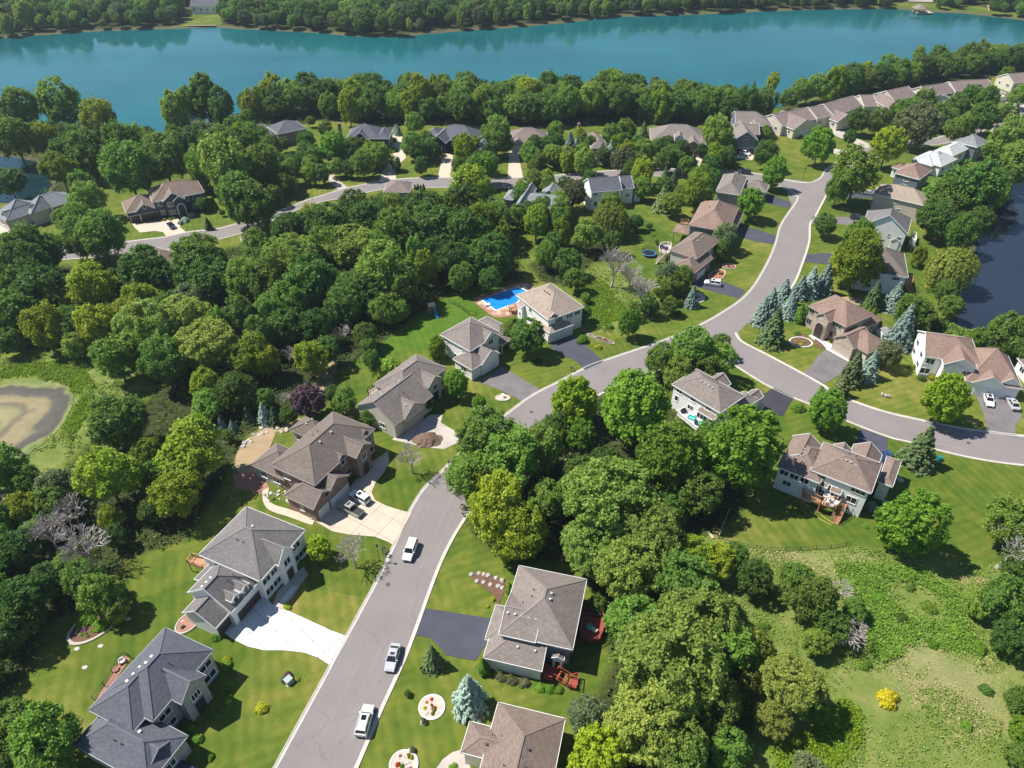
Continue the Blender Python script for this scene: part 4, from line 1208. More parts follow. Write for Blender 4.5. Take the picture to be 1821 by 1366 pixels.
H('long timber deck house', 'white house with brown hip roof and a furnished timber deck on posts', ZR(565,600, 1325,895), 7.2, [
    wg(ZR(565,600, 1325,895, 1465,520), 7.2, pitch=.55, vents=(6, -1), wins=[('v-', .17, 6.3, 1.9, 1.0, 2), ('v-', .83, 6.2, 2.7, 1.1, 3), ('v-', .78, 3.6, 2.0, 1.6, 2), ('v-', .72, 1.2, 1.5, .9, 1), ('v-', .42, 4.4, 1.9, 1.5, 2), ('v-', .18, 4.2, 2.6, 2.2, 3), ('v-', .05, 1.4, 1.2, 1.3, 1)]),
    wg(ZR(155,560, 560,715, 345,185), 6.0, 'hh', pitch=.55, wins=[('v-', .16, 5.0, 1.7, 1.6, 2), ('v-', .42, 5.0, 1.7, 1.6, 2), ('v-', .68, 5.0, 1.7, 1.6, 2), ('v-', .3, 2.5, 1.7, 1.3, 2)], ext={'u+': 2}, vents=(2, -1)),
    wg(ZR(345,185, 720,310), 6.0, 'gg', 'v', ext={'v-': 7}, pitch=.7),
    wg(ZR(1675,565, 1595,815, 1410,740), 4.6, 'hh', pitch=.55, ext={'v+': 2}),
    wg(ZR(1085,330, 1450,450), 4.6, 'gg', 'v', ext={'v-': 7, 'v+': 1}, pitch=.75, garage=[('v+', .5, 5.0)]),
    wg(ZR(860,280, 1090,365), 5.6, 'gg', 'v', ext={'v-': 6}, pitch=.75),
    wg(ZR(565,735, 780,830), 4.9, 'gg', 'u', ext={'v+': 2.4}, shed=1, pitch=.4, oh=.2, z0=2.6, auto=False, wins=[('v-', .45, 3.8, 2.2, 1.9, 3)]),
    wg(ZR(815,850, 945,915), 4.6, 'gg', 'u', ext={'v+': 2.0}, shed=1, pitch=.4, oh=.2, z0=2.6, auto=False, wins=[('v-', .5, 3.6, 1.5, 1.5, 2)]),
], SH_WARM, WH)
H('bright deck house', 'white house with taupe roof and a bright furnished deck between round maples', ZL(220,395, 1010,865), 6.6, [
    wg(ZL(220,395, 1010,865, 650,155), 6.6, pitch=.55, vents=(5, -1), wins=[('v-', .13, 5.6, 1.5, 1.0, 2), ('v-', .44, 5.6, 1.4, 1.0, 2), ('v-', .77, 5.6, 1.5, 1.0, 2), ('v-', .1, 3.4, 1.0, 1.5, 1), ('v-', .42, 3.2, 1.6, 1.3, 2), ('v-', .68, 2.9, 2.6, 2.2, 3)]),
    wg(ZL(1100,830, 1640,640, 1330,545), 4.6, 'hh', pitch=.55, vents=(3, -1)),
    wg(ZL(880,250, 1185,390), 5.4, 'gg', 'v', ext={'v-': 6}, pitch=.75),
    wg(ZL(1390,575, 1650,640), 4.0, 'gg', 'v', ext={'v-': 5, 'v+': 1.5}, pitch=.75, garage=[('v+', .5, 4.6)]),
    wg(ZL(635,815, 905,985), 4.6, 'gg', 'u', ext={'v+': 2.0}, shed=1, pitch=.3, oh=.2, z0=4.0, auto=False),
], SH_TAUPE, WH)
H('red deck house', 'grey-brown hipped house with two red timber decks and a sealed drive', ZA(580,178, 1420,350), 5.8, [
    wg(ZA(580,178, 1420,350, 1250,1235), 5.8, pitch=.55, vents=(4, 1), wall=BLUEG, wins=[('v-', .93, 1.9, .6, 1.0, 1)]),
    wg(ZA(490,500, 345,1045), 5.8, 'gg', 'u', ext={'u+': 5.6}, pitch=.44, vents=(5, -1), wall=BLUEG),
    wg(ZA(290,665, 200,1112), 3.2, 'hh', 'v', ext={'u+': 6}, pitch=.42, garage=[('u-', .5, 5.0)]),
    wg(ZB(240,362, 868,522, 200,128), 3.3, 'hg', 'u', pitch=.52, ext={'v+': 3.4}, vents=(2, -1), auto=False, wall=WH),
    wg(ZB(990,338, 1140,388), 3.4, 'gg', 'v', ext={'v+': 1.9}, oh=.18, pitch=.6, auto=False, doors=[('v-', .5, .9, 2.1)], z0=.6, wall=WH),
], SH_TAUPE, WH)
H('bottom edge brown house', 'brown-shingled hipped house cut by the bottom edge of the frame', ZB(320,900, 1160,1105), 4.4, [
    wg(ZB(320,900, 1160,1105), 4.4, 'hh', 'v', ext={'v-': 20}, pitch=.5, vents=(4, 1, 1)),
    wg(T31(1505,1035, 1455,1260), 4.2, 'hh', 'u', ext={'u+': 8}, pitch=.5, vents=(2, -1, 1)),
], SH_WARM, CREAM)
# ------------------------------------------------------------------ houses east of the street
H('white-roofed long house', 'long pale grey-white roofed house with a hipped two-storey end', FH(490,1115, 985,890), 4.2, [
    wg(FH(490,1115, 720,1185, 640,1030), 4.0, pitch=.5),
    wg(FH(690,1000, 690,1150, 1000,1110), 4.2, 'hh', pitch=.5, vents=(2, -1, 1)),
    wg(FH(985,885, 1215,948, 1405,890), 6.0, pitch=.6, wall=BLUEG, roof=SH_BLUEGREY),
    wg(FH(760,1010, 980,890, 1190,960), 4.6, 'hg', pitch=.5),
], SH_PALE, WH)
H('small rose-roofed house', 'small rose-brown pyramid-roofed house at the end of the row', FH(265,1265, 570,1345), 5.6, [
    wg(FH(265,1265, 570,1345, 710,1225), 5.6, pitch=.62, wall=BLUEG, roof=SH_ROSE),
    wg(FH(300,1150, 430,1190), 3.6, ext={'v-': 5}, pitch=.6),
], SH_ROSE, WH)
H('tan house', 'tan-sided house with a tan hip roof and small windows on its long wall', ZM(485,42, 1300,232), 6.2, [
    wg(ZM(485,42, 1300,232), 6.2, 'hh', ext={'v+': 10.5}, pitch=.55, wins=[('v-', .46, 5.1, 1.2, 1.0, 2), ('v-', .57, 2.6, 1.2, 1.1, 2)]),
    wg(ZM(470,60, 590,80), 3.4, 'gg', 'u', ext={'v-': .5, 'v+': 5}, shed=1, pitch=.2, open=True, wall=TRIM_W),
], SH_TAN, TAN)
H('grey-roofed gabled house', 'white house with wide gable end and dark grey roof near the pond', ZM(310,545, 1045,690), 6.4, [
    wg(ZM(310,545, 1045,690), 6.4, 'gh', 'v', ext={'v+': 12}, pitch=.72, wins=[('v-', .3, 1.8, 1.6, 1.2, 2), ('v-', .62, 4.7, .7, .8, 1), ('v-', .87, 4.2, 1.2, 1.2, 2)]),
    wg(ZM(335,480, 480,400), 3.8, 'hh', ext={'v+': 4}, pitch=.6),
    wg(ZM(765,800, 915,830), 3.2, 'gg', 'v', ext={'v+': 2.2}, pitch=.8, oh=.2, auto=False),
], SH_GREY, WH)
H('tree-hidden white house', 'white house with brown-grey hip roof half hidden by a large tree', T13(640,555, 952,602), 6.2, [
    wg(T13(640,555, 952,602, 977,437), 6.2, 'hh', pitch=.62, wins=[('v-', .8, 5.2, 2.0, 1.1, 3), ('v-', .3, 1.8, 1.6, 1.3)]),
], SH_BROWN, WH)
H('right edge white house', 'small white house with grey roof cut by the right edge', ZW(1722,520, 1821,640), 3.4, [
    wg(ZW(1722,520, 1821,640), 3.4, 'hh', ext={'u+': 8, 'v+': 7}, pitch=.5),
], SH_BROWN, WH)
# ------------------------------------------------------------------ houses along the back street
H('left edge grey house', 'grey-roofed stucco house with garage gable at the left edge', FA(620,405, 870,535), 5.4, [
    wg(FA(610,415, 870,535, 1165,350), 5.4, 'gh', 'v', pitch=.6, wall=BLUEG, wins=[('v-', .4, 4.0, 1.6, 1.5, 2)]),
    wg(FA(330,560, 640,600), 4.4, 'hh', 'u', pitch=.62, ext={'v+': 9}),
    wg(FA(-120,650, 330,690), 4.0, 'hh', 'u', pitch=.62, ext={'v+': 9}),
    wg(FA(60,668, 332,692), 4.0, 'gg', 'v', ext={'v+': 6, 'v-': .8}, pitch=.85, garage=[('v-', .5, 4.6)], dmat=DOOR_T, auto=False),
    wg(FA(490,560, 660,590), 4.4, 'gg', 'v', ext={'v+': 5, 'v-': .6}, pitch=.95, doors=[('v-', .5, 1.6, 2.4)], auto=False),
], SH_BLUEGREY, STUCCO, TRIM_T)
H('navy house', 'navy-blue house with brown roof, white window trim and arched garage doors', FB(640,455, 1490,290), 6.1, [
    wg(FB(640,455, 1490,290), 6.1, 'hh', 'u', ext={'v+': 12}, pitch=.6, wins=[('v-', .1, 4.9, 1.5, 1.6, 2), ('v-', .12, 1.9, 1.5, 1.6, 2), ('v-', .66, 4.9, 1.1, 1.4, 1), ('v-', .8, 4.9, 1.1, 1.4, 1), ('v-', .93, 4.9, 1.7, 1.5, 2), ('v-', .76, 1.9, 1.1, 1.5, 1)]),
    wg(FB(808,432, 1160,365), 6.1, 'gg', 'v', ext={'v+': 7, 'v-': .8}, pitch=.7, auto=False, wins=[('v-', .28, 4.7, 2.0, 1.6, 3), ('v-', .32, 1.9, 2.7, 1.5, 3)]),
    wg(FB(972,415, 1162,378), 6.0, 'gg', 'v', ext={'v+': 4, 'v-': 1.3}, pitch=.75, auto=False, doors=[('v-', .5, 2.2, 4.4)]),
    wg(FB(205,615, 690,540), 3.9, 'hh', 'u', ext={'v+': 10, 'u+': 2}, pitch=.62, garage=[('v-', .19, 2.8), ('v-', .6, 5.0)], dmat=DOOR_D, gtrim=TRIM_W),
    wg(FB(370,605, 690,548), 3.9, 'gg', 'v', ext={'v+': 5, 'v-': .15}, pitch=.74, auto=False, z0=2.7, wins=[('v-', .5, 4.9, .9, 1.3, 1)]),
], SH_WARM, NAVY)
H('tree-framed brown roof', 'brown shingled roof showing between trees below the back street', T10(930,482, 1142,535), 4.6, [
    wg(T10(930,482, 1142,535, 1228,425), 4.6, pitch=.55),
    wg(T10(1000,400, 1060,470), 4.2, pitch=.6, ext={'u+': 2}),
], SH_WARM, TAN)
H('slate brick house', 'slate-grey hipped house with brick walls half hidden by trees', FC(180,312, 655,215), 5.2, [
    wg(FC(250,295, 655,215), 5.2, 'hh', 'u', ext={'v+': 12}, pitch=.5, wall=BRICK),
    wg(FC(20,215, 250,295), 4.2, 'hh', ext={'v+': 5}, pitch=.5),
], SH_SLATE, BRICK)
H('twin-gabled blue house', 'slate-roofed dark blue house with twin arched gables and brick chimney', FC(1190,355, 1755,355), 5.6, [
    wg(FC(1180,355, 1640,345), 5.6, 'hh', 'u', ext={'v+': 12}, pitch=.62),
    wg(FC(1640,352, 1758,356), 5.4, 'hh', ext={'v+': 12, 'u-': 2}, pitch=.62),
    wg(FC(1255,356, 1500,345), 5.6, 'gg', 'v', ext={'v+': 6, 'v-': .6}, pitch=.75, wins=[('v-', .25, 4.0, 1.6, 1.9, 2)], auto=False),
    wg(FC(1362,356, 1502,348), 5.4, 'gg', 'v', ext={'v+': 4, 'v-': 1.6}, pitch=.72, wins=[('v-', .3, 3.9, 1.3, 1.7, 2), ('v-', .72, 3.9, 1.3, 1.7, 2)], auto=False),
], SH_SLATE, NAVY, chimneys=[((606, 240), 5, 1.3, 1.0, 9.5, BRICK)])
H('stepped slate-gabled house', 'slate-roofed house with stepped gables behind bright green trees', FD(690,345, 1250,405), 4.4, [
    wg(FD(690,345, 1250,400), 4.4, 'hh', 'u', ext={'v+': 13}, pitch=.62),
    wg(FD(590,292, 760,300), 4.0, 'hh', ext={'v+': 7}, pitch=.6),
    wg(FD(1290,492, 1395,465), 4.0, 'hh', 'v', ext={'v+': 17, 'u-': 2}, pitch=.6, wall=BRICK),
    wg(FD(692,345, 862,412), 4.4, 'gg', 'v', ext={'v+': 6, 'v-': .5}, pitch=.75, doors=[('v-', .6, 1.6, 2.6)], auto=False),
], SH_SLATE, NAVY)
H('brown-roofed lakeside house', 'low brown-roofed house behind two round green trees', FE(250,400, 660,398), 4.0, [
    wg(FE(190,398, 720,385), 4.0, 'hh', 'u', ext={'v+': 12}, pitch=.58),
    wg(FE(235,402, 390,398), 3.9, 'gg', 'v', ext={'v+': 6, 'v-': 1.2}, pitch=.7, garage=[('v-', .5, 4.6)], auto=False),
    wg(FE(590,400, 735,392), 3.9, 'hh', 'v', ext={'v+': 6, 'v-': 2.0}, pitch=.6),
], SH_MAUVE, TAN)
H('mauve-roofed house', 'mauve-brown roofed brick house showing between blue spruces', FE(1190,330, 1300,490), 4.2, [
    wg(FE(1195,300, 1305,488, 1480,380), 4.2, 'hh', pitch=.6),
], SH_MAUVE, BRICK, chimneys=[((1029, 233), 5, 1.2, 1.0, 8.0, BRICK)])
H('open garage house', 'taupe-roofed brick house with dormer and open dark garage', FF(430,470, 1205,505), 4.2, [
    wg(FF(430,440, 1200,500), 4.2, 'hh', 'u', ext={'v+': 14}, pitch=.58),
    wg(FF(885,520, 1115,520), 4.2, 'gg', 'v', ext={'v+': 8, 'v-': 1.0}, pitch=.66, garage=[('v-', .5, 4.8)], dmat=DOOR_D, auto=False, wall=BRICK),
    wg(FF(540,478, 770,478), 4.2, 'gg', 'v', ext={'v+': 6}, pitch=.66),
    wg(FF(758,425, 884,420), 7.0, 'gg', 'v', ext={'v+': 4}, pitch=.75, z0=4.2, oh=.25, wins=[('v-', .5, 5.7, 1.4, 1.4, 2)], auto=False, wall=WH),
    wg(FF(1060,505, 1208,508), 4.2, 'hh', 'v', ext={'v+': 9, 'v-': .2}, pitch=.6, wall=BRICK),
], SH_TAUPE, BRICK)
H('navy craftsman house', 'navy craftsman house with a tall front gable over white-framed garage doors', FG(95,742, 395,748), 5.4, [
    wg(FG(95,742, 395,748), 5.4, 'gg', 'v', ext={'v+': 14}, pitch=.72, garage=[('v-', .36, 4.4), ('v-', .8, 2.6)], dmat=PANE, gtrim=TRIM_W, wins=[('v-', .5, 6.4, 1.7, 1.3, 2)], auto=False),
    wg(FG(110,665, 415,672), 5.6, 'gg', 'u', ext={'v+': 9}, pitch=.6),
    wg(FG(125,565, 560,560), 5.4, 'gh', 'u', ext={'v+': 12}, pitch=.6),
    wg(FG(330,570, 420,575), 6.4, 'gg', 'v', ext={'v+': 5}, pitch=.75, z0=4.6, oh=.25, auto=False),
], SH_TAUPE, BLUEG)
H('tall grey-gabled house', 'dark-walled house with blue-grey roofs and one tall steep gable', FE(320,1252, 970,1325), 4.8, [
    wg(FE(300,1252, 970,1325), 4.8, 'hh', 'u', ext={'v+': 10}, pitch=.55, vents=(2, -1)),
    wg(FE(108,1170, 250,1180), 3.8, 'hh', ext={'v+': 8}, pitch=.55),
    wg(FE(252,1290, 420,1262), 5.6, 'gg', 'v', ext={'v+': 15}, pitch=1.1, wall=BROWNW, wins=[('v-', .5, 1.9, 1.5, 1.4, 1)], auto=False),
    wg(FE(610,1110, 860,1150), 4.6, 'gg', 'v', ext={'v+': 6}, pitch=.7),
], SH_BLUEGREY, BROWNW)
H('slate-roofed white house', 'white house with slate gable roof and small dark windows in its long wall', FE(1300,1080, 1720,1048), 6.6, [
    wg(FE(1300,1080, 1720,1048), 6.6, 'gg', 'u', ext={'v+': 10}, pitch=.6, vents=(6, 1, 1), wins=[('v-', .13, 5.6, 1.4, 1.0, 2), ('v-', .5, 5.6, .6, .7, 1), ('v-', .87, 5.6, 1.3, 1.0, 2), ('v-', .16, 2.2, 1.4, 1.6, 2), ('v-', .9, 2.2, .7, .9, 1)]),
    wg(FE(1720,1030) + FF(215,1098), 5.6, 'gg', 'u', ext={'v+': 9}, pitch=.6, wins=[('v-', .5, 3.0, 1.5, 1.1, 2)]),
    wg(FF(205,1135, 322,1140), 4.0, 'gh', 'u', ext={'v+': 7}, pitch=.55),
    wg(FE(1215,1110, 1290,1180), 3.8, 'gg', 'v', ext={'v+': 4}, shed=1, pitch=.4, oh=.2),
], SH_SLATE, WH)
H('cypress row house', 'brown shingled roof beside the back street and its row of cypresses', FD(20,1075, 370,1075), 4.2, [
    wg(FD(10,1080, 375,1080), 4.2, 'hh', 'u', ext={'v+': 9}, pitch=.5, vents=(3, -1)),
], SH_MAUVE, TAN)
H('white-trimmed dark roof', 'dark roof with white rake boards half buried in the trees', T10(1755,405, 1800,512), 4.4, [
    wg(T10(1690,330, 1755,405, 1800,512, 1850,330), 4.4, 'gg', pitch=.6),
], SH_GREY, WH)
# ------------------------------------------------------------------ townhouses on the lake side
def townhouse(lbl, a, b, z, depth, lift, proj):
    """one unit of a terrace: main gable along the row and a garage wing towards the lane"""
    ws = [wg([a, b], z + lift, 'gg', 'u', ext={'v+': depth}, pitch=.5, auto=True)]
    for (p, q, back, side) in proj:
        ws.append(wg([p, q], z - .4, 'hg' if side == 'h' else 'gg', 'v', ext={'v+': back}, pitch=.5, garage=[('v-', .5, 4.6)]))
    H('terrace', lbl, [a, b], z, ws, SH_MAUVE, CREAM, TRIM_W, 'townhouse', 'tan-gabled townhouses above the lake')
def FGp(x, y): return FG(x, y)[0]
def FHp(x, y): return FH(x, y)[0]
townhouse('townhouse at the left end of the lower terrace, cream gable and chimney', FGp(680,570), FGp(1105,478), 4.4, 13, 0.0, [(FGp(820,612), FGp(965,505), 8, 'g')])
townhouse('lower terrace townhouse with the recessed porch and garage by the junction tree', FGp(1105,480), FGp(1300,440), 4.4, 12.5, .45, [(FGp(1345,520), FGp(1455,440), 9, 'g')])
townhouse('lower terrace townhouse with the cream gable in the middle of its roof', FGp(1300,440), FGp(1660,335), 4.4, 13, .9, [])
townhouse('townhouse at the upper end of the lower terrace, garage gable turned to the lane', FGp(1665,335), FGp(1830,330), 4.4, 13, .3, [(FHp(200,500), FHp(325,430), 9, 'g')])
townhouse('townhouse at the left end of the upper terrace with a row of small windows', FHp(270,400), FHp(540,340), 4.4, 12, 0.0, [])
townhouse('narrow middle townhouse of the upper terrace', FHp(545,340), FHp(670,355), 4.4, 12, .35, [(FHp(780,345), FHp(930,375), 8, 'g')])
townhouse('upper terrace townhouse with a cream gable and dark roof opening', FHp(680,352), FHp(1000,300), 4.4, 12, .8, [])
townhouse('townhouse at the right end of the upper terrace with the wide garage wing', FHp(1000,290), FHp(1470,255), 4.4, 12, .3, [(FHp(1470,262), FHp(1640,310), 10, 'h')])
townhouse('first townhouse of the farthest terrace at the right edge', FHp(1700,190), FHp(1900,175), 4.4, 12, 0.0, [])
H('roof at the right edge', 'low mauve-roofed garage building at the right edge below the lane', FH(1600,745, 1900,735), 3.2, [wg(FH(1590,755, 1900,735), 3.2, 'hh', 'u', ext={'v+': 8}, pitch=.35)], SH_MAUVE, TAN)
# ------------------------------------------------------------------ far shore
H('far shore white house', 'white house with grey roof above the far shore lawn', T00(1345,52, 1530,52), 5.0, [wg(T00(1345,40, 1525,45), 5.0, 'gg', 'u', ext={'v+': 12}, pitch=.6, auto=True)], SH_SLATE, WH)
H('far shore brick house', 'brick house with tan roof behind the far shore trees', T01(520,45, 655,35), 6.0, [wg(T01(520,30, 655,22), 6.0, 'hh', 'u', ext={'v+': 11}, pitch=.6)], SH_TAN, BRICK)
H('far shore grey house', 'pale house with tan roof and wide windows behind the far shore trees', T01(775,55, 930,52), 5.6, [wg(T01(775,48, 928,45), 5.6, 'hh', 'u', ext={'v+': 11}, pitch=.5, auto=True)], SH_TAUPE, GREYS)
# ------------------------------------------------------------------ trees
RG = np.random.default_rng(11)
def unit(n):
    d = RG.normal(size=(n, 3)); return d / np.linalg.norm(d, axis=1, keepdims=True)

def leaf_quads(pos, nrm, size, asp=0.75):
    """leaf sprays: one bent diamond per position"""
    n = len(pos)
    nrm = nrm / (np.linalg.norm(nrm, axis=1, keepdims=True) + 1e-9)
    t = np.cross(nrm, unit(n)); t /= (np.linalg.norm(t, axis=1, keepdims=True) + 1e-9)
    b = np.cross(nrm, t)
    s = (size * np.clip(np.exp(RG.normal(0, .34, n)), .5, 2.0))[:, None] * .5
    V = np.stack([pos - t * s, pos - b * s * asp - nrm * s * .25, pos + t * s, pos + b * s * asp - nrm * s * .25], 1)
    return V.reshape(-1, 3)

def mesh_quads(name, V, mat):
    n = len(V) // 4
    me = bpy.data.meshes.new(name)
    me.vertices.add(len(V)); me.vertices.foreach_set('co', V.astype(np.float32).ravel())
    me.loops.add(n * 4); me.loops.foreach_set('vertex_index', np.arange(n * 4, dtype=np.int32))
    me.polygons.add(n); me.polygons.foreach_set('loop_start', np.arange(0, n * 4, 4, dtype=np.int32))
    me.polygons.foreach_set('loop_total', np.full(n, 4, np.int32))
    me.update(calc_edges=True)
    me.materials.append(mat)
    return me

def crown(n, leaf, tufts=150, ts=.2, zr=1.15, lob=9, lobw=.75, gap=0.0, taper=0.0, inner=.12):
    """broadleaf crown of unit radius about the origin: a lobed egg carrying tufts, each tuft a dome of leaf sprays"""
    D = unit(lob); D[:, 2] = D[:, 2] * .7 + .15
    D /= np.linalg.norm(D, axis=1, keepdims=True)
    A = RG.uniform(.8, 1.08, lob)
    def radius(d):
        dt = d @ D.T
        w = np.clip((dt - (1 - lobw)) / lobw, 0, 1) ** .6 * A
        return .56 + .44 * np.clip(w.max(1), 0, 1.05)
    t = unit(tufts * 3)
    keep = t[:, 2] > -.82
    if gap: keep &= (np.sin(t[:, 0] * 5.1 + 1) * np.sin(t[:, 1] * 4.7 + 2) * np.sin(t[:, 2] * 4.3) > -gap)
    t = t[keep][:tufts]
    m = len(t)
    C = t * (radius(t) * RG.uniform(.72, .98, m))[:, None]
    sz = ts * RG.uniform(.65, 1.35, m)
    pick = RG.integers(0, m, n)
    d = unit(n) + t[pick] * .75 + np.array([0, 0, .4])
    d /= np.linalg.norm(d, axis=1, keepdims=True)
    pos = C[pick] + d * (sz[pick] * RG.uniform(.3, 1.22, n))[:, None]
    nrm = d * .8 + unit(n) * .85 + np.array([0, 0, .35])
    k = int(n * inner)
    pos[:k] = unit(k) * RG.uniform(.2, .7, k)[:, None]
    z = pos[:, 2]
    pos[:, :2] *= (1 - taper * np.clip((z + .8) / 1.8, 0, 1) - .16 * np.clip((-z - .35) / .6, 0, 1))[:, None]
    pos[:, 2] *= zr
    return leaf_quads(pos, nrm, leaf * np.ones(n))

def willow_crown(n, leaf):
    m = n // 26
    d = unit(m); d[:, 2] = np.abs(d[:, 2]) * .8 + .05
    st = d * RG.uniform(.55, .95, m)[:, None]
    P, Nn = [], []
    for i in range(m):
        t = np.linspace(0, 1, 26)
        drop = RG.uniform(.35, 1.0)
        o = d[i] * np.array([1, 1, 0]) * .16
        p = st[i] + o * np.sqrt(t)[:, None] + np.stack([0 * t, 0 * t, -drop * t ** 1.3], 1) + RG.normal(size=(26, 3)) * .022
        P.append(p); Nn.append(np.tile(d[i] * [1, 1, .3] + [0, 0, .2], (26, 1)) + RG.normal(size=(26, 3)) * .5)
    return leaf_quads(np.concatenate(P), np.concatenate(Nn), leaf * np.ones(m * 26), .45)

def spruce_crown(n, leaf, h=2.7, tiers=17):
    """conifer of unit skirt radius, foot at z=0, height h"""
    P, Nn = [], []
    per = n // tiers
    for k in range(tiers):
        f = k / (tiers - 1)
        r = (1 - f) ** .82 * 1.0 + .03
        z = .1 + f * (h - .2)
        nb = max(4, int(13 * r) + 3)
        a0 = RG.uniform(0, 6.28)
        for j in range(nb):
            a = a0 + 6.283 * j / nb + RG.normal() * .14
            rb = r * RG.uniform(.78, 1.1)
            m = max(6, int(per / nb * 1.0))
            t = RG.uniform(.15, 1, m) ** .7
            w = RG.normal(size=m) * .13 * (1.15 - t) * (0.4 + r)
            ca, sa = math.cos(a), math.sin(a)
            x = t * rb; zz = z - .20 * rb * t + .14 * rb * t * t + RG.normal(size=m) * .035 + 0.0
            P.append(np.stack([x * ca - w * sa, x * sa + w * ca, zz], 1))
            Nn.append(np.stack([ca * .55 + RG.normal(size=m) * .35, sa * .55 + RG.normal(size=m) * .35, .75 + RG.normal(size=m) * .3], 1))
    P = np.concatenate(P); Nn = np.concatenate(Nn)
    return leaf_quads(P, Nn, leaf * np.ones(len(P)), .5)

def columnar_crown(n, leaf, h=3.2):
    t = RG.uniform(0, 1, n); a = RG.uniform(0, 6.283, n)
    r = np.where(t < .25, .75 + t, 1.0 - ((t - .25) / .75) ** 1.6) * (.85 + .12 * np.sin(5 * a + 9 * t)) * RG.uniform(.8, 1.05, n)
    P = np.stack([r * np.cos(a), r * np.sin(a), t * h], 1)
    Nn = np.stack([np.cos(a), np.sin(a), .6 + 0 * a], 1) + RG.normal(size=(n, 3)) * .5
    return leaf_quads(P, Nn, leaf * np.ones(n), .6)

def shrub_crown(n, leaf, lobes=14, zr=.72):
    C = unit(lobes); C[:, 2] = np.abs(C[:, 2]); C *= RG.uniform(.35, .6, lobes)[:, None]
    pk = RG.integers(0, lobes, n)
    d = unit(n) + np.array([0, 0, .35]); d /= np.linalg.norm(d, axis=1, keepdims=True)
    P = C[pk] + d * RG.uniform(.3, .46, n)[:, None]
    P[:, 2] = np.abs(P[:, 2]) * zr * 1.25
    return leaf_quads(P, d + unit(n) * .7 + [0, 0, .3], leaf * np.ones(n))

def bare_branches(seed, lean=0.25, fork=5, spread=.75):
    """leafless crown: twigs forking from the trunk, unit radius, foot at z=0"""
    r = random.Random(seed)
    mb = MB()
    def grow(p, d, L, rad, lev):
        q = p + d * L
        mid = p.lerp(q, .5) + Vector((r.uniform(-1, 1), r.uniform(-1, 1), r.uniform(-.4, .6))) * L * .09
        mb.tube([p, mid, q], [max(rad, .009), max(rad * .8, .008), max(rad * .55, .005)], 5 if lev < 2 else 3, 0, False)
        if lev >= 5: return
        k = fork if lev == 0 else r.choice([3, 3, 4] if lev < 3 else [3, 3, 2])
        for i in range(k):
            a = 6.283 * (i + r.random()) / k
            s = spread * r.uniform(.5, 1.1)
            nd = d + d.orthogonal().normalized() * math.cos(a) * s + d.cross(d.orthogonal()).normalized() * math.sin(a) * s + Vector((0, 0, .16))
            nd.normalize()
            st = p.lerp(q, r.uniform(.55, 1.0)) if lev > 0 else q
            grow(st, nd, L * r.uniform(.62, .86), rad * .55, lev + 1)
    grow(Vector((0, 0, 0)), Vector((r.uniform(-.1, .1), r.uniform(-.1, .1), 1)).normalized(), .62, .06, 0)
    return mb

def trunk_mesh(seed, forks=5):
    r = random.Random(seed)
    mb = MB()
    mb.tube([(0, 0, -.15), (0, 0, .05), (.02, .01, .45), (.0, .03, .8)], [.085, .06, .046, .036], 8)
    for i in range(forks):
        a = 6.283 * (i + r.random() * .6) / forks; s = r.uniform(.3, .6)
        z = r.uniform(.5, .8)
        mb.tube([(0.01, .02, z), (math.cos(a) * s * .45, math.sin(a) * s * .45, z + .3), (math.cos(a) * s, math.sin(a) * s, z + .75)], [.03, .02, .009], 5)
    return mb

BARK = plain('bark', (0.12, 0.095, 0.07), 0.9, 0, 0.3, 4.0)
BARK_P = plain('bark_dead', (0.42, 0.375, 0.345), 0.9, 0, 0.25, 4.0)
L_OAK = leafmat('leaf_oak', (0.018, 0.04, 0.011), (0.038, 0.066, 0.016))
L_ASH = leafmat('leaf_ash', (0.029, 0.056, 0.014), (0.064, 0.098, 0.022))
L_MAPLE = leafmat('leaf_maple', (0.028, 0.06, 0.0085), (0.064, 0.11, 0.0145))
L_BOX = leafmat('leaf_boxelder', (0.046, 0.07, 0.007), (0.094, 0.112, 0.013))
L_LIME = leafmat('leaf_lime', (0.052, 0.082, 0.006), (0.102, 0.125, 0.01))
L_COT = leafmat('leaf_cottonwood', (0.038, 0.064, 0.018), (0.08, 0.108, 0.03), (0.118, 0.138, 0.046))
L_WIL = leafmat('leaf_willow', (0.045, 0.064, 0.016), (0.086, 0.104, 0.03))
L_SILV = leafmat('leaf_silver', (0.034, 0.05, 0.032), (0.066, 0.08, 0.055))
L_BLUE = leafmat('needle_blue', (0.052, 0.078, 0.1), (0.115, 0.148, 0.19), None, .12)
L_SPR = leafmat('needle_green', (0.02, 0.036, 0.02), (0.042, 0.064, 0.034), None, .12)
L_PINE = leafmat('needle_pine', (0.034, 0.048, 0.024), (0.066, 0.076, 0.04), None, .12)
L_ARB = leafmat('leaf_arborvitae', (0.026, 0.055, 0.009), (0.055, 0.086, 0.013), None, .15)
L_PUR = leafmat('leaf_purple', (0.013, 0.008, 0.016), (0.03, 0.016, 0.03), None, .15)
L_OLV = leafmat('leaf_olive', (0.034, 0.042, 0.026), (0.06, 0.062, 0.044))
L_GOLD = leafmat('leaf_gold', (0.11, 0.085, 0.006), (0.18, 0.15, 0.01))
L_YEL = leafmat('leaf_yellow', (0.085, 0.1, 0.007), (0.145, 0.15, 0.011))
L_PALE = leafmat('leaf_pale_olive', (0.056, 0.074, 0.02), (0.096, 0.11, 0.034))
L_WHITE = leafmat('flower_white', (0.13, 0.155, 0.17), (0.3, 0.31, 0.42))
L_PINK = leafmat('flower_pink', (0.12, 0.035, 0.16), (0.2, 0.07, 0.26))

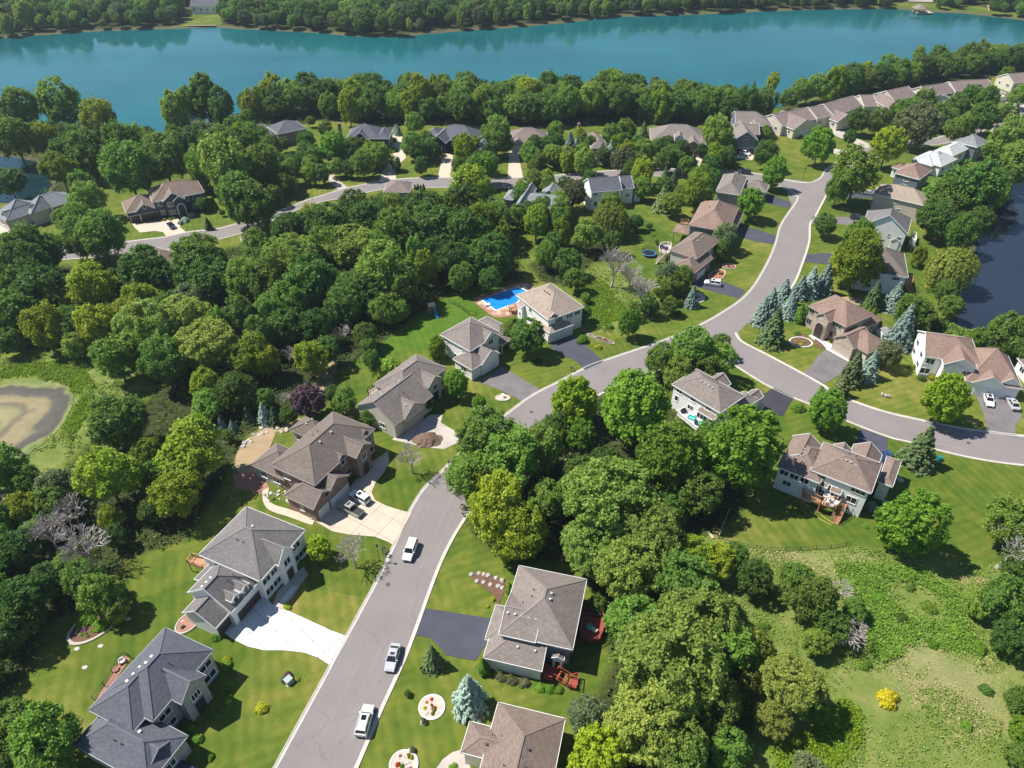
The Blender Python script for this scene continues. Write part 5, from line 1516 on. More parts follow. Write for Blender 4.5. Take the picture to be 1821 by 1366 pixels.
PROTO = {
    'oak': [mesh_quads('crown', crown(11000, .088, 180, .18, 1.0, 11, .55, .3), L_OAK) for _ in range(3)],
    'ash': [mesh_quads('crown', crown(11000, .085, 165, .19, 1.15, 8, .55, .1), L_OAK) for _ in range(4)],
    'dense': [mesh_quads('crown', crown(13000, .08, 260, .13, 1.18, 14, .8, 0, .1), L_OAK) for _ in range(3)],
    'big': [mesh_quads('crown', crown(26000, .052, 460, .105, .86, 20, .42, .13), L_OAK) for _ in range(4)],
    'tall': [mesh_quads('crown', crown(11500, .085, 170, .17, 1.5, 9, .6, .15, .22), L_OAK) for _ in range(2)],
    'willow': [mesh_quads('crown', willow_crown(13000, .1), L_OAK) for _ in range(2)],
    'spruce': [mesh_quads('crown', spruce_crown(11000, .125), L_OAK) for _ in range(3)],
    'pine': [mesh_quads('crown', spruce_crown(5200, .2, 2.5, 9), L_OAK) for _ in range(2)],
    'column': [mesh_quads('crown', columnar_crown(3000, .22), L_OAK) for _ in range(2)],
    'shrub': [mesh_quads('crown', shrub_crown(2600, .13), L_OAK) for _ in range(3)],
    'sapling': [mesh_quads('crown', crown(2200, .17, 40, .3, 1.15), L_OAK) for _ in range(2)],
    'bare': [bare_branches(3).mesh('crown', BARK_P), bare_branches(8, fork=6, spread=.6).mesh('crown', BARK_P), bare_branches(15, fork=4, spread=.9).mesh('crown', BARK_P)],
}
TRUNKS = [trunk_mesh(i).mesh('trunk', BARK) for i in range(3)]
STEM = MB().tube([(0, 0, -.1), (0, 0, .5), (0, 0, .97)], [.05, .04, .006], 7).mesh('trunk', BARK)

# kind: (crown family, leaves, words, category, crown height / radius at its centre)
KIND = {
    'oak': ('oak', L_OAK, 'dark green spreading oak', 'tree'),
    'ash': ('ash', L_ASH, 'mid green loose-crowned ash', 'tree'),
    'maple': ('dense', L_MAPLE, 'dense bright green maple', 'tree'),
    'box': ('ash', L_BOX, 'yellow-green box elder', 'tree'),
    'lime': ('dense', L_LIME, 'lime-green young maple', 'tree'),
    'cotton': ('big', L_COT, 'broad olive-green cottonwood', 'tree'),
    'poplar': ('tall', L_ASH, 'tall mid green poplar', 'tree'),
    'tallbox': ('tall', L_BOX, 'tall yellow-green box elder', 'tree'),
    'pale': ('big', L_PALE, 'pale olive bushy willow', 'tree'),
    'willow': ('willow', L_WIL, 'drooping olive-green willow', 'tree'),
    'silver': ('ash', L_SILV, 'grey-green silvery tree', 'tree'),
    'olive': ('oak', L_OLV, 'dull olive-brown crab apple', 'tree'),
    'blue': ('spruce', L_BLUE, 'blue spruce', 'spruce'),
    'spruce': ('spruce', L_SPR, 'dark green spruce', 'spruce'),
    'pine': ('pine', L_PINE, 'open olive-green pine', 'pine'),
    'cypress': ('column', L_ARB, 'narrow green arborvitae', 'arborvitae'),
    'darkcol': ('column', L_SPR, 'narrow dark cypress', 'cypress'),
    'purple': ('dense', L_PUR, 'dark purple-leaved crab apple', 'tree'),
    'gold': ('shrub', L_GOLD, 'golden yellow small tree', 'tree'),
    'sapling': ('sapling', L_MAPLE, 'small young tree', 'tree'),
    'bare': ('bare', None, 'leafless grey tree', 'dead tree'),
    'shrub': ('shrub', L_MAPLE, 'rounded green shrub', 'shrub'),
    'dshrub': ('shrub', L_OAK, 'dark green shrub', 'shrub'),
    'yshrub': ('shrub', L_YEL, 'bright yellow shrub', 'shrub'),
    'pshrub': ('shrub', L_PUR, 'purple-leaved shrub', 'shrub'),
    'wshrub': ('shrub', L_WHITE, 'white-flowering hydrangea', 'shrub'),
    'bshrub': ('shrub', L_BLUE, 'low blue-grey juniper', 'shrub'),
    'oshrub': ('shrub', L_OLV, 'brownish clipped shrub', 'shrub'),
    'pink': ('shrub', L_PINK, 'clump of pink flowers', 'flowers'),
}
ZR_ = {'oak': 1.0, 'ash': 1.15, 'dense': 1.18, 'big': .86, 'tall': 1.5, 'willow': .8, 'sapling': 1.15, 'spruce': 1.0}
CONIC = {'spruce', 'pine', 'column', 'shrub', 'bare'}
TREES = []          # (kind, x, y, radius, note, px radius)
def T(kind, x, y, r, note=None):
    """a tree seen at plate point (x, y) with a crown r wide there"""
    fam = KIND[kind][0]
    zc = 5.0
    for _ in range(4):
        p = at((x, y), zc); e = at((x + r, y), zc)
        R = (e - p).length
        if fam == 'spruce' or fam == 'pine': zc = R * 1.0
        elif fam == 'column': zc = R * 1.5
        elif fam == 'shrub': zc = R * .45
        elif fam == 'bare': zc = R * 1.0
        else:
            zc = R * ZR_[fam] * .96 + min(1.6, .2 * R)
    p = at((x, y), zc)
    if fam in ZR_ and fam not in ('spruce',): R *= .78 if kind == 'pale' else .86 if fam == 'big' else 1.0 if fam == 'dense' and y > 600 else .92
    TREES.append((kind, p.x, p.y, R, zc, note, r))

def TT(kind, tile, *v, **k):
    for i in range(0, len(v), 3):
        q = tile(v[i], v[i + 1])[0]
        T(kind, q[0], q[1], v[i + 2], k.get('note'))

# street and yards, near
for v in ((1128, 722, 70), (1192, 812, 64), (1318, 800, 74), (1032, 776, 30)): T('maple', *v)
T('lime', 1022, 716, 42, 'yellow-tipped round maple at the bend of the street')
for v in ((868, 775, 58), (905, 815, 62), (838, 842, 52), (960, 800, 48), (985, 765, 30), (1245, 880, 45), (1215, 890, 30)): T('ash', *v)
for v in ((885, 905, 62), (858, 872, 40), (930, 945, 52), (905, 965, 40)): T('box', *v)
T('cotton', 1085, 890, 98, 'huge olive cottonwood in the middle, above the grey-brown roof')
T('cotton', 1050, 975, 66); T('cotton', 1150, 950, 78); T('cotton', 1120, 1015, 78)
T('cotton', 1190, 1185, 122, 'largest cottonwood, filling the lower middle right of the red deck')
T('cotton', 1150, 1285, 92); T('cotton', 1240, 1105, 86); T('ash', 1225, 1045, 66); T('cotton', 1262, 1245, 72); T('cotton', 1195, 1325, 82); T('ash', 1290, 1150, 50); T('ash', 1130, 1110, 55)
T('silver', 1048, 1275, 44); T('silver', 1062, 1318, 34); T('lime', 1062, 1352, 56, 'lime-green maple cut by the bottom edge right of the brown roof')
T('willow', 1335, 1150, 46); T('willow', 1322, 1215, 36); T('pale', 1408, 1215, 82, 'wide pale olive willow bush at the edge of the meadow'); T('pale', 1375, 1280, 45)
T('ash', 1452, 1264, 24); T('ash', 1295, 1330, 42); T('silver', 1440, 1368, 30)
T('ash', 1440, 1062, 52); T('ash', 1478, 1108, 36); T('oak', 1345, 1030, 40); T('ash', 1418, 1030, 36); T('ash', 1452, 1140, 30); T('ash', 1520, 1085, 24); T('box', 1271, 1000, 36); T('ash', 1310, 985, 22); T('box', 1235, 985, 40)
T('bare', 1508, 1128, 36, 'grey leafless tree lying low in the meadow'); T('bare', 1495, 1050, 26)
T('gold', 1582, 1241, 23, 'lone golden small tree in the meadow')
T('ash', 1795, 1075, 52); T('oak', 1798, 1135, 36); T('ash', 1792, 935, 46); T('ash', 1740, 1075, 26); T('oak', 1818, 1010, 40); T('bare', 1795, 975, 56, 'pale dead tree with long bare limbs at the right edge')
T('ash', 1818, 1250, 30); T('maple', 1822, 1300, 26); T('ash', 1812, 1345, 24)
T('maple', 1620, 932, 58, 'round maple on the lawn right of the deck')
T('spruce', 1638, 800, 34, 'broad dark green spruce by the side street')
T('maple', 1470, 730, 37, 'round maple beside the side street kerb'); T('shrub', 1420, 722, 15)
T('lime', 1682, 710, 42, 'orange-tipped round maple before the white gabled house')
# blue spruces round the stone house
for v in ((1371, 540, 19), (1394, 522, 20), (1424, 514, 18), (1441, 508, 20), (1466, 503, 21), (1404, 548, 18), (1356, 560, 20)): T('blue', *v)
T('spruce', 1376, 588, 28); T('spruce', 1553, 532, 19); T('blue', 1592, 532, 22); T('blue', 1604, 592, 29, 'tallest blue spruce behind the stone house garage'); T('blue', 1776, 606, 26); T('blue', 1548, 655, 21); T('spruce', 1517, 662, 24); T('pine', 1498, 690, 18)
for v in ((1424, 560, 11), (1436, 548, 8), (1547, 552, 6), (1554, 556, 6), (1564, 577, 6), (1541, 545, 5)): T('cypress', *v)
for v in ((1527, 462, 50), (1505, 475, 30), (1550, 480, 30)): T('box', *v)
T('maple', 1530, 418, 32); T('willow', 1695, 472, 48, 'big weeping willow on the pond bank'); T('silver', 1634, 456, 16); T('olive', 1468, 400, 22); T('oak', 1665, 388, 36); T('ash', 1712, 415, 30); T('oak', 1700, 350, 40)
T('oak', 1727, 332, 55); T('ash', 1672, 345, 30); T('ash', 1628, 555, 38); T('ash', 1667, 580, 16); T('ash', 1690, 545, 22); T('ash', 1682, 520, 20); T('ash', 1790, 596, 34); T('ash', 1815, 620, 26); T('box', 1740, 600, 18)
T('shrub', 1624, 650, 10); T('yshrub', 1655, 667, 12); T('pshrub', 1705, 690, 12); T('dshrub', 1640, 672, 9); T('shrub', 1700, 600, 14); T('shrub', 1725, 596, 14)
T('olive', 1580, 630, 26)
# upper right
T('ash', 1523, 312, 46); T('ash', 1492, 335, 26); T('lime', 1580, 257, 34, 'brightest lime-green tree beside the lane'); T('olive', 1630, 222, 40, 'grey-olive tree in front of the upper terrace'); T('maple', 1457, 257, 30, 'round green tree alone on the townhouse lawn'); T('maple', 1512, 243, 13); T('maple', 1527, 212, 22); T('ash', 1562, 216, 24)
T('lime', 1612, 197, 20); T('ash', 1640, 185, 24); T('oak', 1700, 190, 24); T('maple', 1730, 168, 19); T('maple', 1758, 172, 22); T('oak', 1755, 208, 28); T('ash', 1706, 228, 28); T('pine', 1800, 212, 18); T('lime', 1790, 131, 13); T('maple', 1811, 170, 18); T('ash', 1790, 262, 38); T('ash', 1806, 240, 34); T('ash', 1815, 290, 36); T('ash', 1672, 205, 22)
T('maple', 1362, 274, 23); T('maple', 1377, 307, 25); T('maple', 1336, 360, 26, 'round green maple before the taupe corner house'); T('olive', 1362, 235, 12)
for v in ((1420, 240, 7), (1408, 234, 6), (1398, 228, 6)): T('dshrub', *v)
# along the back street
TT('lime', FD, 430, 150, 18, 1100, 490, 24)
TT('blue', FD, 210, 250, 8, 180, 235, 7)
TT('ash', FD, 400, 440, 22, 480, 520, 18, 660, 480, 17, 580, 400, 18, 1540, 300, 30, 1440, 520, 14, 1620, 420, 20)
TT('maple', FD, 520, 720, 15, 1250, 780, 26, 1380, 740, 26, 1450, 680, 18)
TT('oak', FD, 180, 690, 12)
TT('shrub', FD, 40, 560, 11, 130, 490, 11, 150, 370, 9)
TT('box', FD, 1150, 1060, 40, 1340, 1080, 26)
TT('maple', FE, 470, 540, 19, 790, 570, 19)
TT('blue', FE, 1010, 480, 18, 1100, 480, 12, 1440, 560, 14, 1560, 560, 15)
TT('olive', FE, 1210, 660, 22, 1720, 640, 24, 1160, 350, 14, 1060, 1090, 27, 960, 1010, 18)
TT('ash', FE, 820, 240, 16, 1560, 300, 18, 1760, 250, 20, 1640, 480, 18)
TT('lime', FE, 1280, 880, 13, 740, 1000, 18)
TT('box', FE, 1180, 980, 12)
TT('ash', FE, 1560, 1310, 28)
TT('maple', FE, 590, 1320, 18)
TT('ash', FF, 1330, 370, 28, 650, 520, 18, 100, 640, 18, 640, 720, 20, 800, 700, 18, 900, 800, 16, 1250, 790, 22, 1280, 960, 18, 1300, 680, 20, 250, 480, 12, 100, 380, 14)
TT('olive', FF, 340, 620, 22, 60, 480, 16)
TT('box', FF, 320, 900, 24, 1080, 1150, 30)
TT('spruce', FF, 340, 330, 10, 1000, 760, 12, 620, 1010, 15, 740, 1040, 14)
TT('pine', FF, 1500, 660, 14, 600, 1270, 19, 690, 1290, 12)
T('maple', 953, 396, 28); T('willow', 1087, 388, 37); T('ash', 1132, 394, 14); T('box', 998, 415, 22); T('ash', 1045, 418, 28); T('oak', 1012, 466, 28); T('oak', 1024, 496, 24); T('ash', 1088, 432, 20); T('ash', 970, 455, 24); T('ash', 985, 432, 20)
T('silver', 1289, 420, 24, 'feathery grey-green tree in front of the rose-roofed house'); T('silver', 1278, 442, 18); T('sapling', 1290, 456, 9); T('ash', 1243, 348, 25)
T('bare', 1090, 478, 38, 'grey leafless tree left of the trampoline'); T('bare', 1142, 522, 36, 'grey leafless tree by the weedy lot'); T('bare', 1122, 495, 26); T('silver', 1155, 545, 18)
T('silver', 1190, 486, 27); T('ash', 1207, 494, 26); T('ash', 1178, 512, 22); T('blue', 1231, 532, 15); T('box', 1192, 543, 16); T('yshrub', 1212, 536, 9)
T('maple', 1120, 574, 25); T('dshrub', 1138, 566, 14); T('dshrub', 1084, 580, 9); T('ash', 1039, 556, 16); T('shrub', 1036, 602, 14); T('yshrub', 1064, 616, 8); T('ash', 1130, 548, 14); T('ash', 1042, 530, 10); T('dshrub', 1205, 555, 9); T('shrub', 1155, 552, 12)
T('oak', 938, 598, 36, 'dark round maple between the two white houses'); T('oak', 912, 588, 22); T('shrub', 918, 570, 10); T('dshrub', 958, 640, 8)
for v in ((1178, 640, 34), (1230, 622, 44), (1278, 642, 32), (1205, 664, 30), (1250, 655, 30)): T('ash', *v)
T('poplar', 1281, 612, 19)
T('sapling', 1155, 402, 6); T('sapling', 1168, 430, 4); T('shrub', 1162, 418, 4)
# west of the street
T('maple', 811, 682, 25, 'round clipped maple left of the worn driveway'); T('oak', 778, 620, 20); T('shrub', 684, 648, 30); T('ash', 660, 640, 18)
T('poplar', 654, 592, 20); T('ash', 655, 612, 16); T('lime', 764, 716, 13); T('maple', 852, 716, 15, 'small round maple in a mulch ring by the street bend'); T('maple', 657, 741, 15)
T('bare', 732, 818, 34, 'vase-shaped leafless tree on the lawn by the beige forecourt'); T('bare', 628, 985, 40, 'grey leafless tree beside the lamp post'); T('lime', 567, 974, 24, 'yellow-green round tree at the corner of the grey house')
T('purple', 548, 712, 32, 'dark purple-leaved tree behind the brick house'); T('ash', 513, 738, 18); T('blue', 470, 740, 16); T('spruce', 488, 742, 15); T('spruce', 440, 742, 13); T('blue', 394, 756, 11); T('blue', 414, 760, 10); T('silver', 405, 775, 12); T('ash', 470, 712, 20); T('bare', 505, 712, 16)
T('maple', 588, 700, 14); T('ash', 612, 712, 24); T('ash', 590, 740, 15)
T('oak', 209, 752, 56, 'dark round oak beside the drying pond'); T('box', 338, 800, 62, 'tall yellow-green tree left of the brick house'); T('box', 315, 880, 46); T('box', 190, 848, 56); T('box', 262, 806, 26); T('box', 48, 905, 32); T('box', 330, 840, 40); T('oak', 265, 850, 34); T('oak', 275, 905, 30)
T('bare', 131, 912, 42); T('bare', 150, 970, 58, 'widest grey leafless tree at the left'); T('bare', 85, 955, 46); T('box', 197, 922, 24); T('ash', 205, 955, 22); T('ash', 8, 832, 44); T('silver', 98, 860, 36); T('oak', 25, 985, 42); T('bare', 8, 905, 26); T('ash', 60, 945, 28); T('box', 25, 1000, 18)
T('oak', 36, 1072, 52); T('oak', 15, 1112, 48); T('ash', 178, 1060, 42); T('ash', 150, 1035, 38); T('ash', 205, 1085, 26); T('ash', 120, 1010, 30); T('oak', 85, 1030, 36); T('silver', 60, 1095, 24)
T('ash', 78, 1312, 62, 'big leafy tree at the lower left corner'); T('ash', 20, 1290, 46); T('ash', 95, 1352, 40); T('oak', 15, 1345, 40)
# forest west of the yards
TT('ash', T10, 150, 440, 44, 330, 440, 34, 700, 300, 44, 560, 330, 36, 450, 200, 22, 150, 620, 42, 1700, 640, 42, 1620, 960, 38, 1150, 1200, 46)
TT('ash', T10, 620, 60, 30, 560, 190, 26, 1700, 60, 42, 1790, 110, 38, 820, 1180, 40)
TT('oak', T10, 180, 540, 50, 300, 720, 52, 1000, 560, 48, 1400, 480, 54, 1500, 640, 46, 1330, 600, 40, 80, 860, 46, 1130, 640, 36)
TT('box', T10, 660, 680, 46, 1000, 760, 34, 700, 950, 40, 300, 960, 40, 900, 880, 34, 1750, 1150, 42, 560, 780, 32, 1380, 380, 18)
TT('cotton', T10, 1030, 960, 72, 1290, 900, 60, 1440, 1080, 66, 1150, 1050, 50)
TT('poplar', T10, 1560, 980, 32, 1700, 880, 34)
TT('spruce', T10, 1740, 80, 22, 480, 400, 8)
TT('cotton', T11, 260, 500, 70, 680, 400, 62)
TT('ash', T11, 900, 560, 52, 80, 640, 46, 1000, 640, 40, 620, 820, 34, 500, 420, 44, 880, 420, 40)
TT('oak', T11, 380, 640, 50, 700, 690, 44, 980, 300, 48, 1250, 260, 48, 1500, 300, 48, 1680, 450, 40, 1400, 480, 36, 500, 245, 42, 240, 270, 36, 800, 200, 42, 1180, 160, 44, 1480, 110, 44, 1280, 420, 36, 1560, 480, 34, 700, 120, 32, 1640, 620, 24, 1450, 600, 28)
TT('tallbox', T11, 1200, 540, 27)
TT('box', T11, 390, 1160, 33, 60, 1190, 33, 1600, 200, 40)
TT('ash', T11, 1700, 200, 34, 880, 850, 26, 100, 850, 34, 250, 800, 36, 760, 1010, 20)
TT('bare', T11, 590, 990, 24, 220, 1160, 22)
TT('oak', T11, 200, 960, 36, 420, 960, 34, 560, 860, 30, 800, 760, 34, 960, 780, 26)
# left lakeside
TT('ash', T00, 150, 780, 38, 420, 740, 44, 100, 980, 34, 620, 1080, 38, 900, 1010, 40, 900, 1190, 48, 1150, 1110, 44, 1600, 1180, 50, 1700, 1020, 30, 1420, 1180, 34, 1250, 960, 22)
TT('box', T00, 700, 850, 34, 280, 980, 28, 420, 1200, 32)
TT('poplar', T00, 1230, 800, 32, 1440, 700, 36, 1330, 760, 28, 1560, 760, 30)
TT('oak', T00, 60, 1280, 30, 1740, 720, 20, 1500, 1020, 28)
TT('silver', T00, 1450, 940, 26, 560, 1280, 20)
TT('ash', FC, 140, 470, 22, 60, 720, 38, 640, 380, 16, 760, 620, 18, 400, 780, 22, 900, 240, 14, 1250, 500, 12, 700, 840, 16, 330, 430, 12, 200, 620, 22)
TT('maple', FC, 1000, 470, 27, 640, 420, 16, 760, 560, 16)
TT('box', FC, 1210, 760, 14, 1060, 740, 6)
TT('olive', FC, 1480, 540, 16, 1350, 660, 12)
# shrubs of the near gardens
for v in ((402, 1182, 12), (410, 1217, 12), (406, 1240, 9), (384, 1275, 9), (350, 1312, 13), (394, 1262, 7), (340, 1295, 9), (372, 1345, 10)): T('shrub', *v)
T('yshrub', 464, 1258, 14, 'round yellow-green shrub alone on the front lawn'); T('pshrub', 509, 1203, 13, 'purple shrub behind the utility box'); T('yshrub', 528, 1208, 6); T('yshrub', 402, 1172, 9); T('yshrub', 405, 1247, 7)
T('shrub', 385, 1130, 12); T('yshrub', 511, 1077, 9); T('shrub', 535, 1000, 8)
T('spruce', 769, 1172, 22, 'dark young spruce by the sealed drive'); T('blue', 834, 1238, 37, 'large pale blue spruce on the front lawn'); T('cypress', 859, 1185, 13); T('cypress', 906, 1046, 8); T('cypress', 912, 1050, 7)
T('sapling', 724, 1232, 7); T('silver', 1062, 1075, 18); T('pshrub', 1068, 1105, 9)
for v in ((892, 1202, 12), (912, 1207, 13), (932, 1213, 12)): T('oshrub', *v)
T('shrub', 960, 1222, 11); T('shrub', 978, 1223, 11); T('shrub', 994, 1226, 10); T('yshrub', 884, 1198, 7); T('shrub', 806, 1362, 9); T('yshrub', 867, 1078, 5); T('yshrub', 876, 1065, 6)
T('shrub', 150, 1100, 20); T('shrub', 178, 1110, 17); T('shrub', 200, 1105, 14); T('pink', 149, 1119, 7)
T('wshrub', 1578, 898, 14); T('bshrub', 1552, 900, 14); T('yshrub', 1572, 880, 8); T('wshrub', 1600, 852, 8); T('shrub', 1540, 935, 6)
T('yshrub', 292, 390, 5); T('yshrub', 303, 389, 5); T('yshrub', 308, 387, 5); T('bshrub', 328, 390, 9); T('bshrub', 340, 382, 8); T('maple', 360, 362, 12); T('spruce', 370, 400, 9); T('sapling', 395, 378, 6); T('bshrub', 320, 396, 6); T('bshrub', 34, 401, 6); T('bshrub', 58, 398, 7)
for v in ((738, 333, 3), (743, 332, 3), (748, 333, 3), (753, 334, 4)): T('darkcol', *v)
T('dshrub', 665, 309, 4); T('bshrub', 792, 268, 6); T('spruce', 862, 272, 9)
for v in ((1430, 608, 5), (1418, 606, 4), (1424, 612, 4), (1450, 612, 5), (1474, 606, 4)): T('yshrub', *v)
T('shrub', 1418, 592, 7); T('shrub', 1500, 560, 10); T('dshrub', 1282, 486, 5); T('sapling', 1462, 690, 4)
for v in ((1562, 1062, 15), (1605, 1098, 13), (1655, 1078, 16), (1702, 1122, 15), (1588, 1158, 11), (1540, 1182, 13), (1532, 1032, 13), (1400, 1008, 12), (1378, 1062, 15), (1360, 1112, 12), (1660, 1145, 11), (1742, 1150, 16), (1620, 1045, 10), (1690, 1055, 12), (1755, 1225, 14), (1720, 1290, 12)): T('dshrub' if v[0] % 3 == 0 else 'shrub', *v)
for v in ((700, 366, 22), (735, 364, 24), (768, 360, 20), (680, 362, 18)): T('oak', *v)
for v in ((1172, 838, 30), (1232, 806, 34), (1262, 770, 22)): T('maple', *v)
NEAR_N = len(TREES)

# fill the woods between the trees that can be picked out
def fill(poly, step, kinds, rmin, rmax, keep=.62, seed=5, maxn=400, avoid=()):
    r = random.Random(seed)
    P = ground(poly)
    x0, x1 = min(p.x for p in P), max(p.x for p in P); y0, y1 = min(p.y for p in P), max(p.y for p in P)
    n = 0
    y = y0
    row = 0
    while y < y1:
        x = x0 + (row % 2) * step * .5
        while x < x1:
            a, b_ = x + r.uniform(-.4, .4) * step, y + r.uniform(-.4, .4) * step
            if inside(P, [a], [b_])[0] and n < maxn:
                R = r.uniform(rmin, rmax)
                if all((t[1] - a) ** 2 + (t[2] - b_) ** 2 > (keep * (t[3] + R)) ** 2 for t in TREES if KIND[t[0]][0] not in ('shrub',)):
                    k = r.choice(kinds)
                    zr = ZR_[KIND[k][0]]
                    d = math.sqrt(a * a + b_ * b_ + EYE_H ** 2)
                    TREES.append((k, a, b_, R, R * zr * .96 + min(1.6, .2 * R), None, R * FOC / d))
                    n += 1
            x += step
        y += step * .87
        row += 1
fill(px(60,505, 230,512, 330,504, 460,462, 570,422, 700,392, 860,385, 905,420, 918,455, 925,500, 860,510, 800,525, 745,560, 690,610, 640,640, 600,662, 560,690, 520,690, 440,730, 400,760,
        300,720, 200,650, 60,640, -40,640, -40,505), 7.0, ['oak', 'ash', 'ash', 'oak', 'box', 'silver', 'poplar'], 3.0, 5.0, .60, 5, 80)
fill(px(-40,880, 60,880, 130,900, 230,960, 215,1000, 230,1080, 140,1085, 75,1110, 50,1180, -40,1240), 6.5, ['oak', 'ash', 'oak'], 3.0, 4.4, .62, 6, 14)
fill(px(60,250, 200,265, 300,268, 360,240, 440,225, 480,262, 430,310, 330,300, 220,310, 150,330, 110,310), 8.0, ['ash', 'oak', 'poplar'], 3.6, 5.2, .6, 7, 26)
fill(px(440,205, 520,190, 640,182, 900,180, 1100,184, 1240,192, 1345,202, 1378,216, 1300,226, 1265,222, 1150,220, 1050,222, 1000,226, 900,222, 860,221, 760,221, 700,217, 640,218, 600,216, 560,208, 450,226), 7.4, ['oak', 'oak', 'ash', 'ash', 'poplar', 'oak', 'box'], 4.6, 6.6, .44, 8, 190)
fill(px(1378,196, 1480,166, 1571,146, 1640,130, 1740,116, 1860,104, 1990,98, 1990,112, 1830,126, 1700,140, 1600,158, 1500,174, 1400,200), 7.0, ['oak', 'ash', 'ash'], 4.4, 6.0, .46, 9, 100)
T('lime', 1635, 96, 13, 'pale green tree standing above the right shore woods'); T('lime', 1375, 145, 14, 'pale green tree at the water left of the lower terrace'); T('spruce', 1338, 166, 11, 'dark lone conifer against the lake'); T('silver', 1165, 152, 14, 'purplish grey bare-looking tree against the lake')
T('lime', 1090, 150, 26); T('lime', 1112, 148, 18); T('tallbox', 620, 190, 22, 'tall yellow-green tree in the lakeside oak wood'); T('box', 552, 215, 9)
fill(px(455,278, 550,285, 600,282, 690,285, 690,300, 640,322, 600,330, 545,345, 470,380, 430,395, 395,370, 390,330, 400,290), 7.5, ['ash', 'maple', 'oak', 'ash', 'box'], 2.8, 4.4, .55, 31, 40)
fill(px(690,225, 1380,225, 1380,262, 1300,262, 1290,300, 1200,299, 1120,299, 1010,308, 940,314, 935,262, 870,262, 866,315, 812,314, 810,262, 700,262), 6.5, ['ash', 'maple', 'oak', 'olive'], 2.2, 3.6, .62, 32, 34)
fill(px(1120,316, 1260,322, 1262,400, 1180,390, 1150,372, 1120,340), 7.0, ['ash', 'oak', 'box'], 2.6, 3.8, .68, 33, 8)
fill(px(925,330, 1040,322, 1040,372, 1000,420, 940,470, 920,440), 6.5, ['ash', 'oak', 'box'], 2.6, 4.0, .62, 34, 12)
fill(px(1660,350, 1821,330, 1821,345, 1790,345, 1755,390, 1740,420, 1700,430, 1650,400), 7.0, ['ash', 'oak'], 3.0, 4.6, .6, 35, 12)
fill(px(1560,215, 1821,190, 1821,222, 1760,232, 1700,234, 1640,238, 1580,250), 7.0, ['ash', 'maple', 'oak', 'olive'], 2.6, 4.0, .62, 36, 12)
fill(px(790,870, 840,830, 960,780, 1010,780, 1090,760, 1240,830, 1300,890, 1250,940, 1270,1060, 1300,1200, 1290,1330, 1110,1366, 1100,1200, 1080,1080, 1020,1000, 950,990, 880,1000), 7.0, ['ash', 'oak', 'ash'], 3.2, 4.6, .62, 12, 22)

# anything that would stand in a carriageway or a house is dropped
ROAD_P = [ground(W_EDGE + E_EDGE[::-1]), ground(BN_EDGE[:29] + BS_EDGE[::-1]), ground(EN_EDGE + ES_EDGE[::-1])]
TREES = [t for i, t in enumerate(TREES) if i < NEAR_N or not any(inside(q, [t[1]], [t[2]])[0] or edge_dist(q, [t[1]], [t[2]])[0] < 2.0 for q in ROAD_P)]

# the 290 trees that show largest stand as individuals, the remainder of the woods is one mass
woody = [t for t in TREES if KIND[t[0]][3] == 'tree']
woody.sort(key=lambda t: (t[5] is None, -t[6]))
REST = woody[292:]
rest_ids = {id(t) for t in REST}

def side_words(x, y):
    """which landmark the tree stands by, and on which side of it seen from the air"""
    best, bd = None, 1e9
    for s, r in HOUSES:
        if s in ('terrace',): continue
        dx, dy = x - r.location.x, y - r.location.y
        d = math.hypot(dx, dy)
        if d < bd: best, bd, v = s, d, (dx, dy)
    w = ('right of' if v[0] > 0 else 'left of') if abs(v[0]) > abs(v[1]) else ('behind' if v[1] > 0 else 'in front of')
    return w, best

USED = {}
def unique_label(base, big):
    lab = base
    n = USED.get(base, 0)
    USED[base] = n + 1
    return lab, n
rt = random.Random(4)
made = {}
PLANTED = []
for t in TREES:
    if id(t) in rest_ids: continue
    kind, x, y, R, zc, note, rp = t
    fam, leaf, words_, cat = KIND[kind]
    PLANTED.append(t)
# labels: kind + size rank among its like beside the same landmark
byspot = {}
for t in PLANTED:
    w, h = side_words(t[1], t[2])
    byspot.setdefault((t[0], w, h), []).append(t)
ORD = [w + ' largest' if w else 'largest' for w in ('', 'second', 'third', 'fourth', 'fifth', 'sixth', 'seventh', 'eighth', 'ninth', 'tenth', 'eleventh', 'twelfth')]
LABEL, GROUP = {}, {}
for (kind, w, h), ts in byspot.items():
    ts.sort(key=lambda t: -t[3])
    words_ = KIND[kind][2]
    for i, t in enumerate(ts):
        if t[5]: LABEL[id(t)] = t[5]; continue
        if len(ts) == 1: LABEL[id(t)] = f'{words_} {w} the {h}'
        elif i < 12: LABEL[id(t)] = f'{ORD[i]} {words_} {w} the {h}' if i else f'largest {words_} {w} the {h}'
        else:
            LABEL[id(t)] = f'smaller {words_} among those {w} the {h}'
            GROUP[id(t)] = f'smaller {words_} {w} the {h}'
for lab in LABEL.values(): assert len(lab.split()) >= 3
NAMES = {'tree': 'tree', 'spruce': 'spruce_tree', 'pine': 'pine_tree', 'arborvitae': 'arborvitae', 'cypress': 'cypress_tree', 'dead tree': 'dead_tree', 'shrub': 'shrub', 'flowers': 'flower_clump'}
PLURAL = {'tree': 'leafy trees', 'spruce': 'spruces', 'pine': 'pines', 'arborvitae': 'arborvitae', 'cypress': 'row of cypresses', 'dead tree': 'leafless trees', 'shrub': 'garden shrubs', 'flowers': 'flowers'}
